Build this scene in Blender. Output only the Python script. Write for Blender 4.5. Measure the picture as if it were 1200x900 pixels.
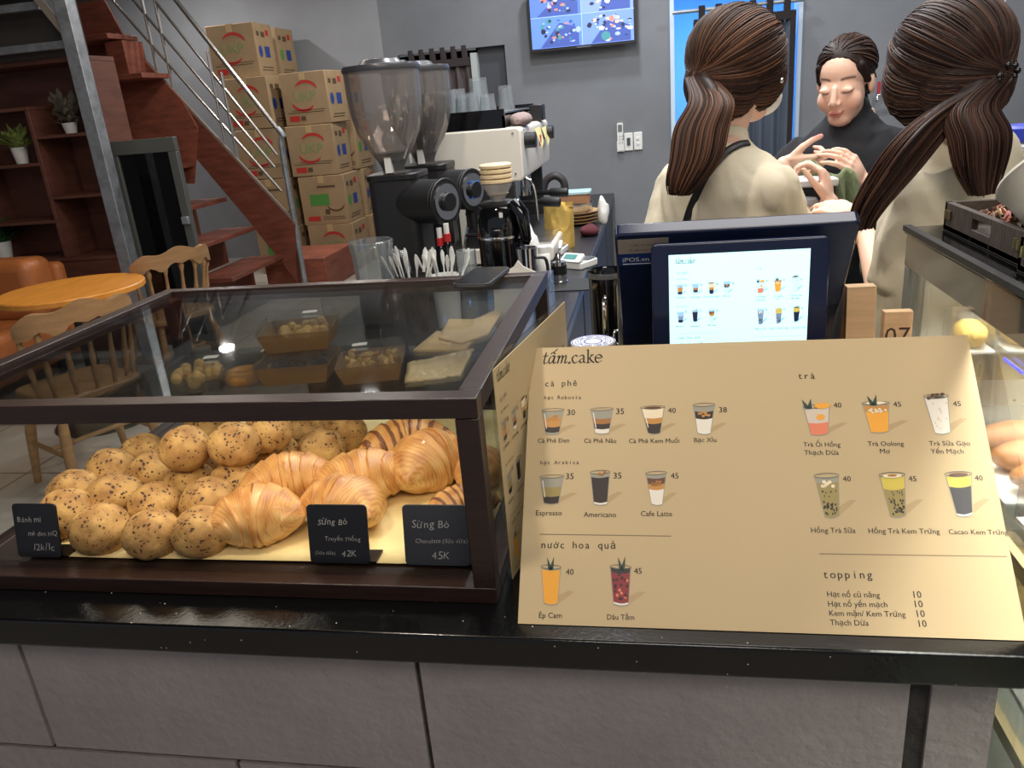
import bpy, bmesh, math, random
from mathutils import Vector, Matrix, Quaternion, noise
SC = bpy.context.scene
for _o in list(bpy.data.objects): bpy.data.objects.remove(_o)
COL = SC.collection
R = math.radians
random.seed(7)
# ------------------------------------------------------------------ camera
FPX, PITCH, ROLL, YAW, CAMH = 926.2, 19.72, -4.99, -11.02, 1.50
def cam_axes():
    p, r, y = R(PITCH), R(ROLL), R(YAW)
    rt = Vector((math.cos(y), -math.sin(y), 0))
    fw = Vector((math.sin(y)*math.cos(p), math.cos(y)*math.cos(p), -math.sin(p)))
    up = rt.cross(fw)
    return rt*math.cos(r)+up*math.sin(r), -rt*math.sin(r)+up*math.cos(r), fw
CR, CU, CF = cam_axes()
CAM = Vector((0, 0, CAMH))
cd = bpy.data.cameras.new('camera'); cam = bpy.data.objects.new('camera', cd); COL.objects.link(cam)
cd.sensor_fit = 'HORIZONTAL'; cd.sensor_width = 36.0; cd.lens = FPX/1200*36.0
cd.clip_start = 0.02; cd.clip_end = 60
cam.matrix_world = Matrix((( CR.x, CU.x, -CF.x, 0), (CR.y, CU.y, -CF.y, 0), (CR.z, CU.z, -CF.z, CAMH), (0, 0, 0, 1)))
SC.camera = cam
# ------------------------------------------------------------------ light and exposure
SC.view_settings.view_transform = 'Standard'
SC.view_settings.look = 'None'
SC.view_settings.gamma = 1.0
SC.view_settings.use_curve_mapping = False
SC.view_settings.exposure = 0.0
wd = bpy.data.worlds.new('world'); SC.world = wd; wd.use_nodes = True
wd.node_tree.nodes['Background'].inputs[0].default_value = (0.80, 0.86, 1.0, 1)
wd.node_tree.nodes['Background'].inputs[1].default_value = 0.30
def area(name, loc, sx, sy, power, col=(1, 1, 1), aim=None, spread=None):
    l = bpy.data.lights.new(name, 'AREA'); l.shape = 'RECTANGLE'; l.size = sx; l.size_y = sy
    l.energy = power; l.color = col
    if spread: l.spread = R(spread)
    o = bpy.data.objects.new(name, l); COL.objects.link(o); o.location = loc
    d = (Vector(aim)-Vector(loc)) if aim else Vector((0, 0, -1))
    o.rotation_euler = d.to_track_quat('-Z', 'Y').to_euler()
    return o
area('ceiling_lamp_bar', (0.5, 2.2, 2.95), 1.5, 1.6, 52, (1.0, 0.97, 0.93))
for _x, _y in ((-0.25, 2.75), (-0.35, 3.75), (-0.2, 4.7), (1.5, 4.3)):  # last position is an added fill that brightens the right back wall
    area('machine_spot_and_wall_fill', (_x, _y, 3.1), .14, .14, 23, (0.95, 0.97, 1.0))
area('ceiling_lamp_front', (0.55, -0.75, 2.95), 1.2, 0.8, 27, (1.0, 0.90, 0.78), (0.3, 0.9, 0.9))
area('ceiling_lamp_lounge', (-2.7, 3.6, 2.95), 1.0, 1.0, 15, (1.0, 0.88, 0.72))
for _x, _y in ((-2.4, 6.0), (-2.3, 7.4), (-4.6, 7.6)):
    area('ceiling_spot_stair', (_x, _y, 3.1), .12, .12, 26, (1.0, 0.95, 0.88))
area('ceiling_spot_case', (-.75, .75, 3.0), .15, .15, 20, (1.0, .90, .76), (-.65, 1.2, .9))  # added unseen fill that brightens the boxes and buns in the case
area('back_room_lamp', (0.55, 6.3, 2.3), 0.9, 0.7, 46, (0.12, 0.42, 1.0))
# ------------------------------------------------------------------ pixel -> place on a known plane
def ray(x, y): return CR*((x-600)/FPX) - CU*((y-450)/FPX) + CF
def P(x, y, Y=None, Z=None, X=None):
    d = ray(x, y)
    t = (Y/d.y) if Y is not None else ((Z-CAMH)/d.z if Z is not None else X/d.x)
    return CAM + d*t
def S(n, pt): return n*((Vector(pt)-CAM).dot(CF))/FPX        # pixel length -> metres at that depth
# ------------------------------------------------------------------ materials
def lin(c):
    return tuple(((v/255)/12.92 if v/255 <= 0.04045 else ((v/255+0.055)/1.055)**2.4) for v in c[:3])+(1.0,)
MATS = {}
def mat(name, col, rough=0.5, metal=0.0, spec=0.5, var=0.0, vscale=8.0, bump=0.0, bscale=40.0, stretch=(1, 1, 1), col2=None, emit=0.0, trans=0.0, coat=0.0, sss=0.0, attr=None, detail=4):
    if name in MATS: return MATS[name]
    m = bpy.data.materials.new(name); m.use_nodes = True; MATS[name] = m
    nt = m.node_tree; b = nt.nodes['Principled BSDF']; L = nt.links
    b.inputs['Base Color'].default_value = lin(col); b.inputs['Roughness'].default_value = rough
    b.inputs['Metallic'].default_value = metal; b.inputs['Specular IOR Level'].default_value = spec
    b.inputs['Coat Weight'].default_value = coat
    if trans: b.inputs['Transmission Weight'].default_value = trans
    if sss:
        b.inputs['Subsurface Weight'].default_value = sss; b.inputs['Subsurface Radius'].default_value = (0.010, 0.004, 0.002)
        b.inputs['Subsurface Scale'].default_value = 1.0
    if emit:
        b.inputs['Emission Color'].default_value = lin(col); b.inputs['Emission Strength'].default_value = emit
    if attr:
        a = nt.nodes.new('ShaderNodeAttribute'); a.attribute_name = attr
        L.new(a.outputs['Color'], b.inputs['Base Color'])
    if var or bump:
        tc = nt.nodes.new('ShaderNodeTexCoord'); mp = nt.nodes.new('ShaderNodeMapping')
        mp.inputs['Scale'].default_value = stretch; L.new(tc.outputs['Object'], mp.inputs['Vector'])
    if var:
        n = nt.nodes.new('ShaderNodeTexNoise'); n.inputs['Scale'].default_value = vscale; n.inputs['Detail'].default_value = detail
        n.inputs['Roughness'].default_value = 0.6
        L.new(mp.outputs['Vector'], n.inputs['Vector'])
        r = nt.nodes.new('ShaderNodeValToRGB'); c = Vector(lin(col)[:3])
        lo = Vector(lin(col2)[:3]) if col2 else c*(1-var)
        hi = c if col2 else c*(1+var*0.6)
        r.color_ramp.elements[0].position = 0.35; r.color_ramp.elements[1].position = 0.65
        r.color_ramp.elements[0].color = (*lo, 1); r.color_ramp.elements[1].color = (*hi, 1)
        L.new(n.outputs['Fac'], r.inputs['Fac']); L.new(r.outputs['Color'], b.inputs['Base Color'])
    if bump:
        n2 = nt.nodes.new('ShaderNodeTexNoise'); n2.inputs['Scale'].default_value = bscale; n2.inputs['Detail'].default_value = 5
        L.new(mp.outputs['Vector'], n2.inputs['Vector'])
        bp = nt.nodes.new('ShaderNodeBump'); bp.inputs['Strength'].default_value = bump; bp.inputs['Distance'].default_value = 0.01
        L.new(n2.outputs['Fac'], bp.inputs['Height']); L.new(bp.outputs['Normal'], b.inputs['Normal'])
    return m
def glass_mat(name, tint=(255, 255, 255), gloss=0.06, rough=0.02, edge=0.75, blend=0.12, sparkle_fill=0.0):
    """thin pane: light goes straight through, a mirror share that grows at grazing angles"""
    if name in MATS: return MATS[name]
    m = bpy.data.materials.new(name); m.use_nodes = True; MATS[name] = m
    nt = m.node_tree; nt.nodes.clear(); L = nt.links
    out = nt.nodes.new('ShaderNodeOutputMaterial'); t = nt.nodes.new('ShaderNodeBsdfTransparent'); g = nt.nodes.new('ShaderNodeBsdfGlossy')
    t.inputs['Color'].default_value = lin(tint); g.inputs['Roughness'].default_value = rough
    lw = nt.nodes.new('ShaderNodeLayerWeight'); lw.inputs['Blend'].default_value = blend
    mr = nt.nodes.new('ShaderNodeMapRange'); mr.inputs['To Min'].default_value = gloss; mr.inputs['To Max'].default_value = edge
    mx = nt.nodes.new('ShaderNodeMixShader')
    L.new(lw.outputs['Fresnel'], mr.inputs['Value']); L.new(mr.outputs['Result'], mx.inputs['Fac'])
    L.new(t.outputs[0], mx.inputs[1]); L.new(g.outputs[0], mx.inputs[2]); 
    if sparkle_fill:  # white diffuse share stands in for bright reflections the glass lacks
        df = nt.nodes.new('ShaderNodeBsdfDiffuse'); df.inputs['Color'].default_value = (.9, .92, .93, 1); m2 = nt.nodes.new('ShaderNodeMixShader'); m2.inputs['Fac'].default_value = sparkle_fill
        L.new(mx.outputs[0], m2.inputs[1]); L.new(df.outputs[0], m2.inputs[2]); L.new(m2.outputs[0], out.inputs['Surface'])
    else: L.new(mx.outputs[0], out.inputs['Surface'])
    return m
# ------------------------------------------------------------------ building helpers
def tag(o, label=None, cat=None, group=None, kind=None):
    if label: o['label'] = label
    if cat: o['category'] = cat
    if group: o['group'] = group
    if kind: o['kind'] = kind
    return o
def thing(name, label, cat, loc=(0, 0, 0), rz=0.0, group=None):
    o = bpy.data.objects.new(name, None); COL.objects.link(o); o.empty_display_size = 0.05
    o.location = loc; o.rotation_euler = (0, 0, rz)
    return tag(o, label, cat, group)
def rootmat(o):
    m = Matrix.LocRotScale(o.location, o.rotation_euler, o.scale)
    return rootmat(o.parent) @ m if o.parent else m
def dup(root, loc, rz=None, label=None, group=None, scale=None, rot=None):
    def cp(o, par):
        c = o.copy(); COL.objects.link(c); c.parent = par
        for ch in o.children: cp(ch, c)
        return c
    r = cp(root, None); r.location = loc
    if rz is not None: r.rotation_euler = (0, 0, rz)
    if rot is not None: r.rotation_euler = rot
    if scale is not None: r.scale = (scale,)*3 if isinstance(scale, (int, float)) else scale
    if label: r['label'] = label
    if group: r['group'] = group
    return r
class MB:
    """collects shapes; build() links them as ONE mesh object. X is a matrix put on every later shape."""
    def __init__(s, X=None): s.v = []; s.f = []; s.fm = []; s.mi = 0; s.X = X; s.col = None; s.vc = []
    def add(s, vs, fs):
        n = len(s.v)
        for p in vs:
            p = Vector(p); s.v.append(s.X @ p if s.X else p); s.vc.append(s.col)
        for f in fs: s.f.append(tuple(i+n for i in f)); s.fm.append(s.mi)
        return s
    def box(s, lo, hi, M=None):
        a, b = Vector(lo), Vector(hi)
        vs = [Vector((x, y, z)) for z in (a.z, b.z) for y in (a.y, b.y) for x in (a.x, b.x)]
        if M: vs = [M @ v for v in vs]
        return s.add(vs, [(0, 2, 3, 1), (4, 5, 7, 6), (0, 1, 5, 4), (2, 6, 7, 3), (0, 4, 6, 2), (1, 3, 7, 5)])
    def cbox(s, c, size, rot=None, M=None):
        h = Vector(size)/2
        T = Matrix.Translation(c) @ (rot.to_4x4() if rot else Matrix.Identity(4))
        if M: T = M @ T
        return s.box(-h, h, T)
    def rbox(s, lo, hi, r=0.01, n=3, M=None, axis=2):
        """box with rounded vertical (axis) edges"""
        a, b = Vector(lo), Vector(hi); ax = [i for i in range(3) if i != axis]
        pts = []
        for cx, cy, a0 in ((b[ax[0]]-r, b[ax[1]]-r, 0), (a[ax[0]]+r, b[ax[1]]-r, 90), (a[ax[0]]+r, a[ax[1]]+r, 180), (b[ax[0]]-r, a[ax[1]]+r, 270)):
            for k in range(n+1):
                t = R(a0+90*k/n); pts.append((cx+r*math.cos(t), cy+r*math.sin(t)))
        vs = []
        for q in (a[axis], b[axis]):
            for p in pts:
                v = [0, 0, 0]; v[ax[0]], v[ax[1]] = p; v[axis] = q; vs.append(Vector(v))
        if M: vs = [M @ v for v in vs]
        N = len(pts)
        return s.add(vs, [tuple(range(N-1, -1, -1)), tuple(range(N, 2*N))]+[(i, (i+1) % N, (i+1) % N+N, i+N) for i in range(N)])
    def prism(s, pts, d):
        """polygon (3D points) pushed along d"""
        d = Vector(d); N = len(pts); a = [Vector(p) for p in pts]
        return s.add(a+[p+d for p in a], [tuple(range(N-1, -1, -1)), tuple(range(N, 2*N))]+[(i, (i+1) % N, (i+1) % N+N, i+N) for i in range(N)])
    def poly(s, pts): return s.add(pts, [tuple(range(len(pts)))])
    def lathe(s, prof, c=(0, 0, 0), n=24, M=None, cap=(True, True), arc=1.0):
        vs, fs = [], []
        for r, z in prof:
            for k in range(n):
                t = 2*math.pi*k/n; v = Vector((r*math.cos(t), r*math.sin(t), z))
                vs.append((M @ v if M else v)+Vector(c))
        for i in range(len(prof)-1):
            for k in range(n):
                fs.append((i*n+k, i*n+(k+1) % n, (i+1)*n+(k+1) % n, (i+1)*n+k))
        if cap[0]: fs.append(tuple(range(n-1, -1, -1)))
        if cap[1]: fs.append(tuple((len(prof)-1)*n+k for k in range(n)))
        return s.add(vs, fs)
    def tube(s, path, rad, n=8, flat=None, up=None):
        """tube along points; rad number or list; flat (list) = second radius along the up side"""
        p = [Vector(q) for q in path]; N = len(p)
        rs = rad if isinstance(rad, (list, tuple)) else [rad]*N
        r2 = flat if isinstance(flat, (list, tuple)) else ([flat]*N if flat else rs)
        vs, fs = [], []; u = Vector(up) if up else None
        for i in range(N):
            t = (p[min(i+1, N-1)]-p[max(i-1, 0)])
            t = t.normalized() if t.length > 1e-9 else Vector((0, 0, 1))
            if u is None: u = t.orthogonal()
            u = (u-t*u.dot(t))
            u = u.normalized() if u.length > 1e-6 else t.orthogonal().normalized()
            w = t.cross(u)
            for k in range(n):
                a = 2*math.pi*k/n; vs.append(p[i]+w*(math.cos(a)*rs[i])+u*(math.sin(a)*r2[i]))
        for i in range(N-1):
            for k in range(n): fs.append((i*n+k, i*n+(k+1) % n, (i+1)*n+(k+1) % n, (i+1)*n+k))
        fs.append(tuple(range(n-1, -1, -1))); fs.append(tuple((N-1)*n+k for k in range(n)))
        return s.add(vs, fs)
    def cyl(s, a, b, r, r2=None, n=16): return s.tube([a, b], [r, r2 if r2 is not None else r], n)
    def ell(s, c, r, nu=16, nv=10, rot=None):
        r = (r, r, r) if isinstance(r, (int, float)) else r
        vs = [Vector((0, 0, -r[2]))]
        for j in range(1, nv):
            t = math.pi*j/nv-math.pi/2
            for k in range(nu):
                a = 2*math.pi*k/nu; vs.append(Vector((r[0]*math.cos(t)*math.cos(a), r[1]*math.cos(t)*math.sin(a), r[2]*math.sin(t))))
        vs.append(Vector((0, 0, r[2])))
        fs = [(0, 1+(k+1) % nu, 1+k) for k in range(nu)]
        for j in range(nv-2):
            for k in range(nu):
                b = 1+j*nu; fs.append((b+k, b+(k+1) % nu, b+nu+(k+1) % nu, b+nu+k))
        b = 1+(nv-2)*nu; fs += [(b+k, b+(k+1) % nu, len(vs)-1) for k in range(nu)]
        c = Vector(c)
        return s.add([(rot @ v if rot else v)+c for v in vs], fs)
    def cap(s, a, b, ra, rb, n=14):
        """tapered limb piece with round ends"""
        s.tube([a, b], [ra, rb], n); s.ell(a, ra, n, 8); s.ell(b, rb, n, 8); return s
    def mesh(s, name, mats, smooth=True):
        me = bpy.data.meshes.new(name); me.from_pydata(s.v, [], s.f)
        for m in (mats if isinstance(mats, (list, tuple)) else [mats]): me.materials.append(m)
        me.polygons.foreach_set('material_index', s.fm)
        if any(c is not None for c in s.vc):
            ca = me.color_attributes.new('tone', 'FLOAT_COLOR', 'POINT')
            ca.data.foreach_set('color', [x for c in s.vc for x in (lin(c) if c else (0, 0, 0, 1))])
        me.update()
        if smooth:
            me.polygons.foreach_set('use_smooth', [True]*len(me.polygons))
            try: me.set_sharp_from_angle(angle=R(38))
            except Exception: pass
        return me
    def build(s, name, mats, parent=None, smooth=True, world=False, bev=0.0, bseg=2, loc=None):
        """world=True: the shapes were given in world space, parent (an Empty) may sit anywhere"""
        if world and parent is not None:
            W = rootmat(parent).inverted(); s.v = [W @ v for v in s.v]
        o = bpy.data.objects.new(name, s.mesh(name, mats, smooth)); COL.objects.link(o)
        if parent is not None: o.parent = parent
        if bev:
            m = o.modifiers.new('bevel', 'BEVEL'); m.width = bev; m.segments = bseg; m.limit_method = 'ANGLE'; m.angle_limit = R(40)
        return o
def solo(mb, name, mats, label, cat, base=None, rz=0, group=None, smooth=True, bev=0.0):
    """a thing that is one mesh; the shapes are in world space, origin put at base"""
    if base is not None:
        W = (Matrix.Translation(base) @ Matrix.Rotation(rz, 4, 'Z')).inverted(); mb.v = [W @ v for v in mb.v]
    o = mb.build(name, mats, None, smooth, bev=bev)
    if base is not None: o.location = base; o.rotation_euler = (0, 0, rz)
    return tag(o, label, cat, group)
def under(part, *names):
    """hangs sister parts below a part they belong to"""
    for c in list(part.parent.children):
        if c is not part and c.name.split('.')[0] in names: c.parent = part
def struct(mb, name, mats, smooth=False):
    o = mb.build(name, mats, None, smooth); o['kind'] = 'structure'; return o
def baked(o, mods):
    """applies modifiers by taking the evaluated mesh"""
    for k, kw in mods:
        m = o.modifiers.new(k.lower(), k)
        for a, v in kw.items(): setattr(m, a, v)
    dg = bpy.context.evaluated_depsgraph_get(); dg.update()
    me = bpy.data.meshes.new_from_object(o.evaluated_get(dg)); o.modifiers.clear()
    old = o.data; o.data = me; bpy.data.meshes.remove(old)
    return o
def catmull(pts, n=6):
    p = [Vector(q) for q in pts]; p = [p[0]*2-p[1]]+p+[p[-1]*2-p[-2]]; out = []
    for i in range(1, len(p)-2):
        for k in range(n):
            t = k/n; a, b, c, d = p[i-1], p[i], p[i+1], p[i+2]
            out.append(0.5*((2*b)+(c-a)*t+(2*a-5*b+4*c-d)*t*t+(3*b-3*c+d-a)*t**3))
    return out+[p[-2]]
# ------------------------------------------------------------------ lettering
TXT = {}
HORN = {'\u0110': 'D', '\u0111': 'd', '\u01a1': 'o', '\u01b0': 'u', '\u01a0': 'O', '\u01af': 'U', '\u1edb': '\u00f3'}   # letters put together from a base letter and a bar or horn
def text_geo(s, shear=0.0, offset=0.0):
    """flat outline of a line of writing, height 1 = font size, starting at x 0"""
    k = (s, shear, offset)
    if k in TXT: return TXT[k]
    if any(c in HORN for c in s):
        base = ''.join(HORN.get(c, c) for c in s)
        vs, fs, x0, x1 = text_geo(base, shear, offset); vs, fs = list(vs), list(fs); w = .06+offset
        for i, c in enumerate(s):
            if c not in HORN: continue
            l = text_geo(base[:i]+'|', shear, offset)[3]+.03 if i else 0.0; r = text_geo(base[:i+1], shear, offset)[3]
            def quad(*p): n = len(vs); vs.extend(Vector((x+shear*y, y, 0)) for x, y in p); fs.append((n, n+1, n+2, n+3))
            if c == '\u0110': quad((l-.04, .31), (l+.22, .31), (l+.22, .31+w), (l-.04, .31+w))
            elif c == '\u0111': quad((r-.26, .56), (r+.07, .56), (r+.07, .56+w), (r-.26, .56+w))
            else:
                y = .42 if c in '\u01a1\u01b0\u1edb' else .64
                quad((r-.09, y-.06), (r+.03, y-.02), (r+.03, y-.02+w), (r-.09, y-.06+w)); quad((r+.02, y-.02), (r+.09, y+.10), (r+.03, y+.12), (r-.03, y+.02))
        TXT[k] = (vs, fs, x0, x1); return TXT[k]
    cu = bpy.data.curves.new('lettering', 'FONT'); cu.body = s; cu.size = 1.0; cu.resolution_u = 2; cu.shear = shear; cu.offset = offset
    o = bpy.data.objects.new('lettering', cu); COL.objects.link(o)
    dg = bpy.context.evaluated_depsgraph_get(); dg.update()
    me = bpy.data.meshes.new_from_object(o.evaluated_get(dg))
    vs = [v.co.copy() for v in me.vertices]; fs = [tuple(p.vertices) for p in me.polygons]
    bpy.data.objects.remove(o); bpy.data.meshes.remove(me); bpy.data.curves.remove(cu)
    x0 = min((v.x for v in vs), default=0); x1 = max((v.x for v in vs), default=1)
    TXT[k] = (vs, fs, x0, x1); return TXT[k]
def put_text(mb, s, M, width=None, size=None, mono=False, shear=0.0, offset=0.0, jitter=0.0, bold=0.0):
    """writing laid on the plane of M (x right, y up); width fits it, else size"""
    if mono:
        n = len(s); pitch = width/n; sz = pitch/0.62
        for i, ch in enumerate(s):
            if ch == ' ': continue
            vs, fs, x0, x1 = text_geo(ch, shear, offset)
            w = (x1-x0); k = sz*min(1.0, 0.60/w) if w > 0.60 else sz
            T = M @ Matrix.Translation((pitch*i+pitch/2-(x0+x1)/2*k, 0, 0)) @ Matrix.Diagonal((k, sz, 1, 1))
            for dx in ((0, bold) if bold else (0,)): mb.add([T @ (v+Vector((dx, 0, 0))) for v in vs], fs)
        return
    if jitter:
        x = 0.0; parts = []
        for ch in s:
            if ch == ' ': x += 0.30; continue
            vs, fs, x0, x1 = text_geo(ch, shear, offset)
            T = Matrix.Translation((x-x0, random.uniform(-.5, .5)*jitter, 0)) @ Matrix.Rotation(random.uniform(-1, 1)*jitter, 4, 'Z') @ Matrix.Scale(random.uniform(1-jitter, 1+jitter), 4)
            parts.append(([T @ v for v in vs], fs)); x += (x1-x0)+0.07
        k = width/x if width else size
        for vs, fs in parts: mb.add([M @ (v*k) for v in vs], fs)
        return
    vs, fs, x0, x1 = text_geo(s, shear, offset)
    k = width/(x1-x0) if width else size
    for dx in ((0, bold) if bold else (0,)): mb.add([M @ Vector(((v.x-x0+dx)*k, v.y*k, 0)) for v in vs], fs)
def nib(mb, pts, M, w=0.16, th=0.045, ang=28, smooth=True):
    """a broad-nib pen stroke on the plane of M"""
    a = R(ang); u = Vector((math.cos(a), math.sin(a), 0)); v = Vector((-math.sin(a), math.cos(a), 0))
    p = catmull([(x, y, 0) for x, y in pts], 5) if smooth and len(pts) > 2 else [Vector((x, y, 0)) for x, y in pts]
    q = [u*w/2+v*th/2, -u*w/2+v*th/2, -u*w/2-v*th/2, u*w/2-v*th/2]
    for i in range(len(p)-1):
        for k in range(4):
            A, B = q[k], q[(k+1) % 4]; f = [p[i]+A, p[i]+B, p[i+1]+B, p[i+1]+A]
            n = (f[1]-f[0]).cross(f[2]-f[0])
            if abs(n.z) < 1e-7: continue
            mb.poly([M @ x for x in (f if n.z > 0 else f[::-1])])
    for c in (p[0], p[-1]): mb.poly([M @ (c+x) for x in q])
LOGO = [  # strokes of the shop's serif word mark, x-height 1
 [(.42, 1.38), (.30, .85), (.20, .28), (.26, .03), (.42, .06), (.58, .22)], [(.10, .98), (.62, .98)],
 [(1.38, .86), (1.18, .99), (.92, .80), (.76, .42), (.80, .08), (.98, .06), (1.22, .38), (1.40, .92)], [(1.44, .98), (1.32, .45), (1.28, .12), (1.38, .02), (1.58, .2)],
 [(.98, 1.22), (1.22, 1.46), (1.42, 1.2)], [(1.42, 1.52), (1.66, 1.82)],
 [(1.72, .82), (1.88, .99), (1.90, .75), (1.76, .02)], [(1.86, .5), (2.08, .9), (2.28, .97), (2.30, .7), (2.16, .02)], [(2.26, .5), (2.48, .9), (2.68, .97), (2.70, .7), (2.58, .18), (2.66, .02), (2.86, .2)],
 [(3.08, .05), (3.13, .05)],
 [(4.0, .82), (3.78, .98), (3.52, .82), (3.42, .46), (3.56, .1), (3.80, .02), (4.04, .18)],
 [(4.28, .82), (4.50, .98), (4.72, .86), (4.74, .5), (4.74, .12), (4.92, .04)], [(4.72, .58), (4.40, .46), (4.26, .22), (4.40, .03), (4.60, .1), (4.74, .26)],
 [(5.10, 1.62), (5.22, 1.62), (5.22, .02)], [(5.08, .01), (5.40, .01)], [(5.26, .46), (5.66, .92)], [(5.40, .56), (5.60, .22), (5.88, .01)], [(5.52, .96), (5.82, .96)],
 [(6.06, .56), (6.74, .58), (6.66, .88), (6.40, .98), (6.12, .8), (6.02, .46), (6.16, .1), (6.42, .02), (6.72, .2)]]
def logo(mb, M, width):
    k = width/6.8; T = M @ Matrix.Scale(k, 4)
    for i, s in enumerate(LOGO): nib(mb, s, T, w=(0.26 if i == 9 else 0.17), th=(0.2 if i == 9 else 0.05), smooth=i not in (1, 13, 14, 15, 16, 17))
# ================================================================== materials of the place
M_GRANITE = mat('black_granite', (10, 10, 11), 0.16, spec=0.45, bump=0.04, bscale=180, var=0.5, vscale=260)
def painted_glints(m):  # glints on the polished stone, painted into its colour as pale dots
    nt = m.node_tree; b = nt.nodes['Principled BSDF']; L = nt.links; tc = nt.nodes.new('ShaderNodeTexCoord')
    v = nt.nodes.new('ShaderNodeTexVoronoi'); v.inputs['Scale'].default_value = 130; L.new(tc.outputs['Object'], v.inputs['Vector'])
    sp = nt.nodes.new('ShaderNodeSeparateColor'); L.new(v.outputs['Color'], sp.inputs[0])
    th = nt.nodes.new('ShaderNodeMath'); th.operation = 'GREATER_THAN'; th.inputs[1].default_value = .955; L.new(sp.outputs[0], th.inputs[0])
    ds = nt.nodes.new('ShaderNodeMath'); ds.operation = 'LESS_THAN'; ds.inputs[1].default_value = .11; L.new(v.outputs['Distance'], ds.inputs[0])
    mu = nt.nodes.new('ShaderNodeMath'); mu.operation = 'MULTIPLY'; L.new(th.outputs[0], mu.inputs[0]); L.new(ds.outputs[0], mu.inputs[1])
    mx = nt.nodes.new('ShaderNodeMix'); mx.data_type = 'RGBA'; src = b.inputs['Base Color'].links[0].from_socket
    L.new(src, mx.inputs[6]); mx.inputs[7].default_value = lin((210, 206, 190)); L.new(mu.outputs[0], mx.inputs[0]); L.new(mx.outputs[2], b.inputs['Base Color'])
painted_glints(M_GRANITE)
M_BLOCK = mat('aerated_block', (150, 142, 140), 0.92, var=0.10, vscale=5, bump=0.45, bscale=60)
M_MORTAR = mat('mortar', (58, 54, 52), 0.95, var=0.4, vscale=30, bump=0.5, bscale=80)
M_FRAME = mat('dark_stained_wood', (46, 29, 24), 0.30, spec=0.5, var=0.25, vscale=10, stretch=(1, 12, 12), bump=0.08, bscale=60)
M_CONC = mat('grey_plaster', (124, 127, 132), 0.9, var=0.13, vscale=1.6, bump=0.12, bscale=14, detail=8)
M_PALE = mat('pale_plaster', (150, 154, 162), 0.9, var=0.08, vscale=1.8, bump=0.1, bscale=14, detail=8)
M_STAIRWALL = mat('stair_wall_plaster', (188, 186, 182), 0.9, var=0.05, vscale=2.0)
M_WHITEPAINT = mat('white_paint', (225, 225, 220), 0.6)
M_DARKPANEL = mat('dark_grey_paint', (70, 72, 78), 0.7, var=0.08, vscale=4)
M_REDWOOD = mat('red_brown_wood', (118, 66, 52), 0.45, var=0.28, vscale=5, stretch=(1, 1, 5), bump=0.05, bscale=30)
M_REDPLY = mat('red_stained_plywood', (142, 80, 62), 0.5, var=0.30, vscale=3.5, stretch=(1.5, 1, 6), bump=0.05, bscale=30, detail=7)
M_STEEL = mat('galvanised_steel', (165, 170, 176), 0.45, metal=0.7, var=0.25, vscale=14)
M_RAIL = mat('stainless_rail', (190, 188, 184), 0.3, metal=0.9)
M_CHROME = mat('chrome', (215, 215, 218), 0.12, metal=1.0)
M_BRUSH = mat('brushed_steel', (190, 190, 190), 0.28, metal=1.0, var=0.12, vscale=6, stretch=(8, 8, 1))
M_BLACKP = mat('black_plastic', (22, 22, 24), 0.42)
M_BLACKG = mat('gloss_black', (9, 10, 14), 0.08, coat=0.4)
M_BLACKM = mat('matte_black_metal', (30, 30, 32), 0.5)
M_WHITEP = mat('white_plastic', (228, 228, 224), 0.4)
M_CREAMP = mat('machine_white', (222, 216, 204), 0.35)
M_LEATHER = mat('tan_leather', (176, 104, 56), 0.45, var=0.15, vscale=3, bump=0.15, bscale=90)
M_ORANGEWOOD = mat('orange_table_wood', (226, 150, 62), 0.35, var=0.12, vscale=4, stretch=(6, 1, 1))
M_CHAIRWOOD = mat('chair_wood', (160, 122, 82), 0.45, var=0.2, vscale=6, stretch=(1, 1, 5))
M_CARD = mat('brown_cardboard', (172, 146, 112), 0.85, var=0.10, vscale=4)
M_GREEN = mat('leaf_green', (92, 132, 52), 0.6, var=0.3, vscale=20)
M_GLASS = glass_mat('clear_pane', (244, 246, 246), 0.025, edge=0.6, blend=0.10)
M_TUMBLER = glass_mat('tumbler_glass', (240, 244, 246), 0.09, edge=0.8, blend=0.14, rough=0.05, sparkle_fill=.09)
M_CLEARP = glass_mat('clear_plastic', (242, 243, 242), 0.05, edge=0.7, blend=0.14, rough=0.08, sparkle_fill=.04)
M_SMOKE = glass_mat('smoked_pane', (60, 58, 56), 0.06, edge=0.6, blend=0.12)
M_INK = mat('black_ink', (26, 24, 24), 0.7)
M_PAPER = mat('white_paper', (236, 236, 232), 0.8)

# ================================================================== setting
def floor_mat():
    m = mat('floor_tile', (178, 170, 158), 0.32, var=0.08, vscale=1.2)
    nt = m.node_tree; b = nt.nodes['Principled BSDF']; L = nt.links
    tc = nt.nodes.new('ShaderNodeTexCoord'); br = nt.nodes.new('ShaderNodeTexBrick')
    br.offset = 0; br.inputs['Scale'].default_value = 1.0; br.inputs['Brick Width'].default_value = 0.6; br.inputs['Row Height'].default_value = 0.6
    br.inputs['Mortar Size'].default_value = 0.006
    br.inputs['Color1'].default_value = lin((176, 168, 156)); br.inputs['Color2'].default_value = lin((168, 160, 149)); br.inputs['Mortar'].default_value = lin((110, 104, 96))
    L.new(tc.outputs['Object'], br.inputs['Vector']); L.new(br.outputs['Color'], b.inputs['Base Color'])
    return m
struct(MB().box((-7.0, -2.0, -0.08), (3.2, 9.0, 0)), 'floor', floor_mat())
struct(MB().box((-7.0, -2.0, 3.20), (3.2, 9.0, 3.3)), 'ceiling', mat('ceiling_grey', (120, 118, 116), 0.9))
WY = 5.35
b = MB()
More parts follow.
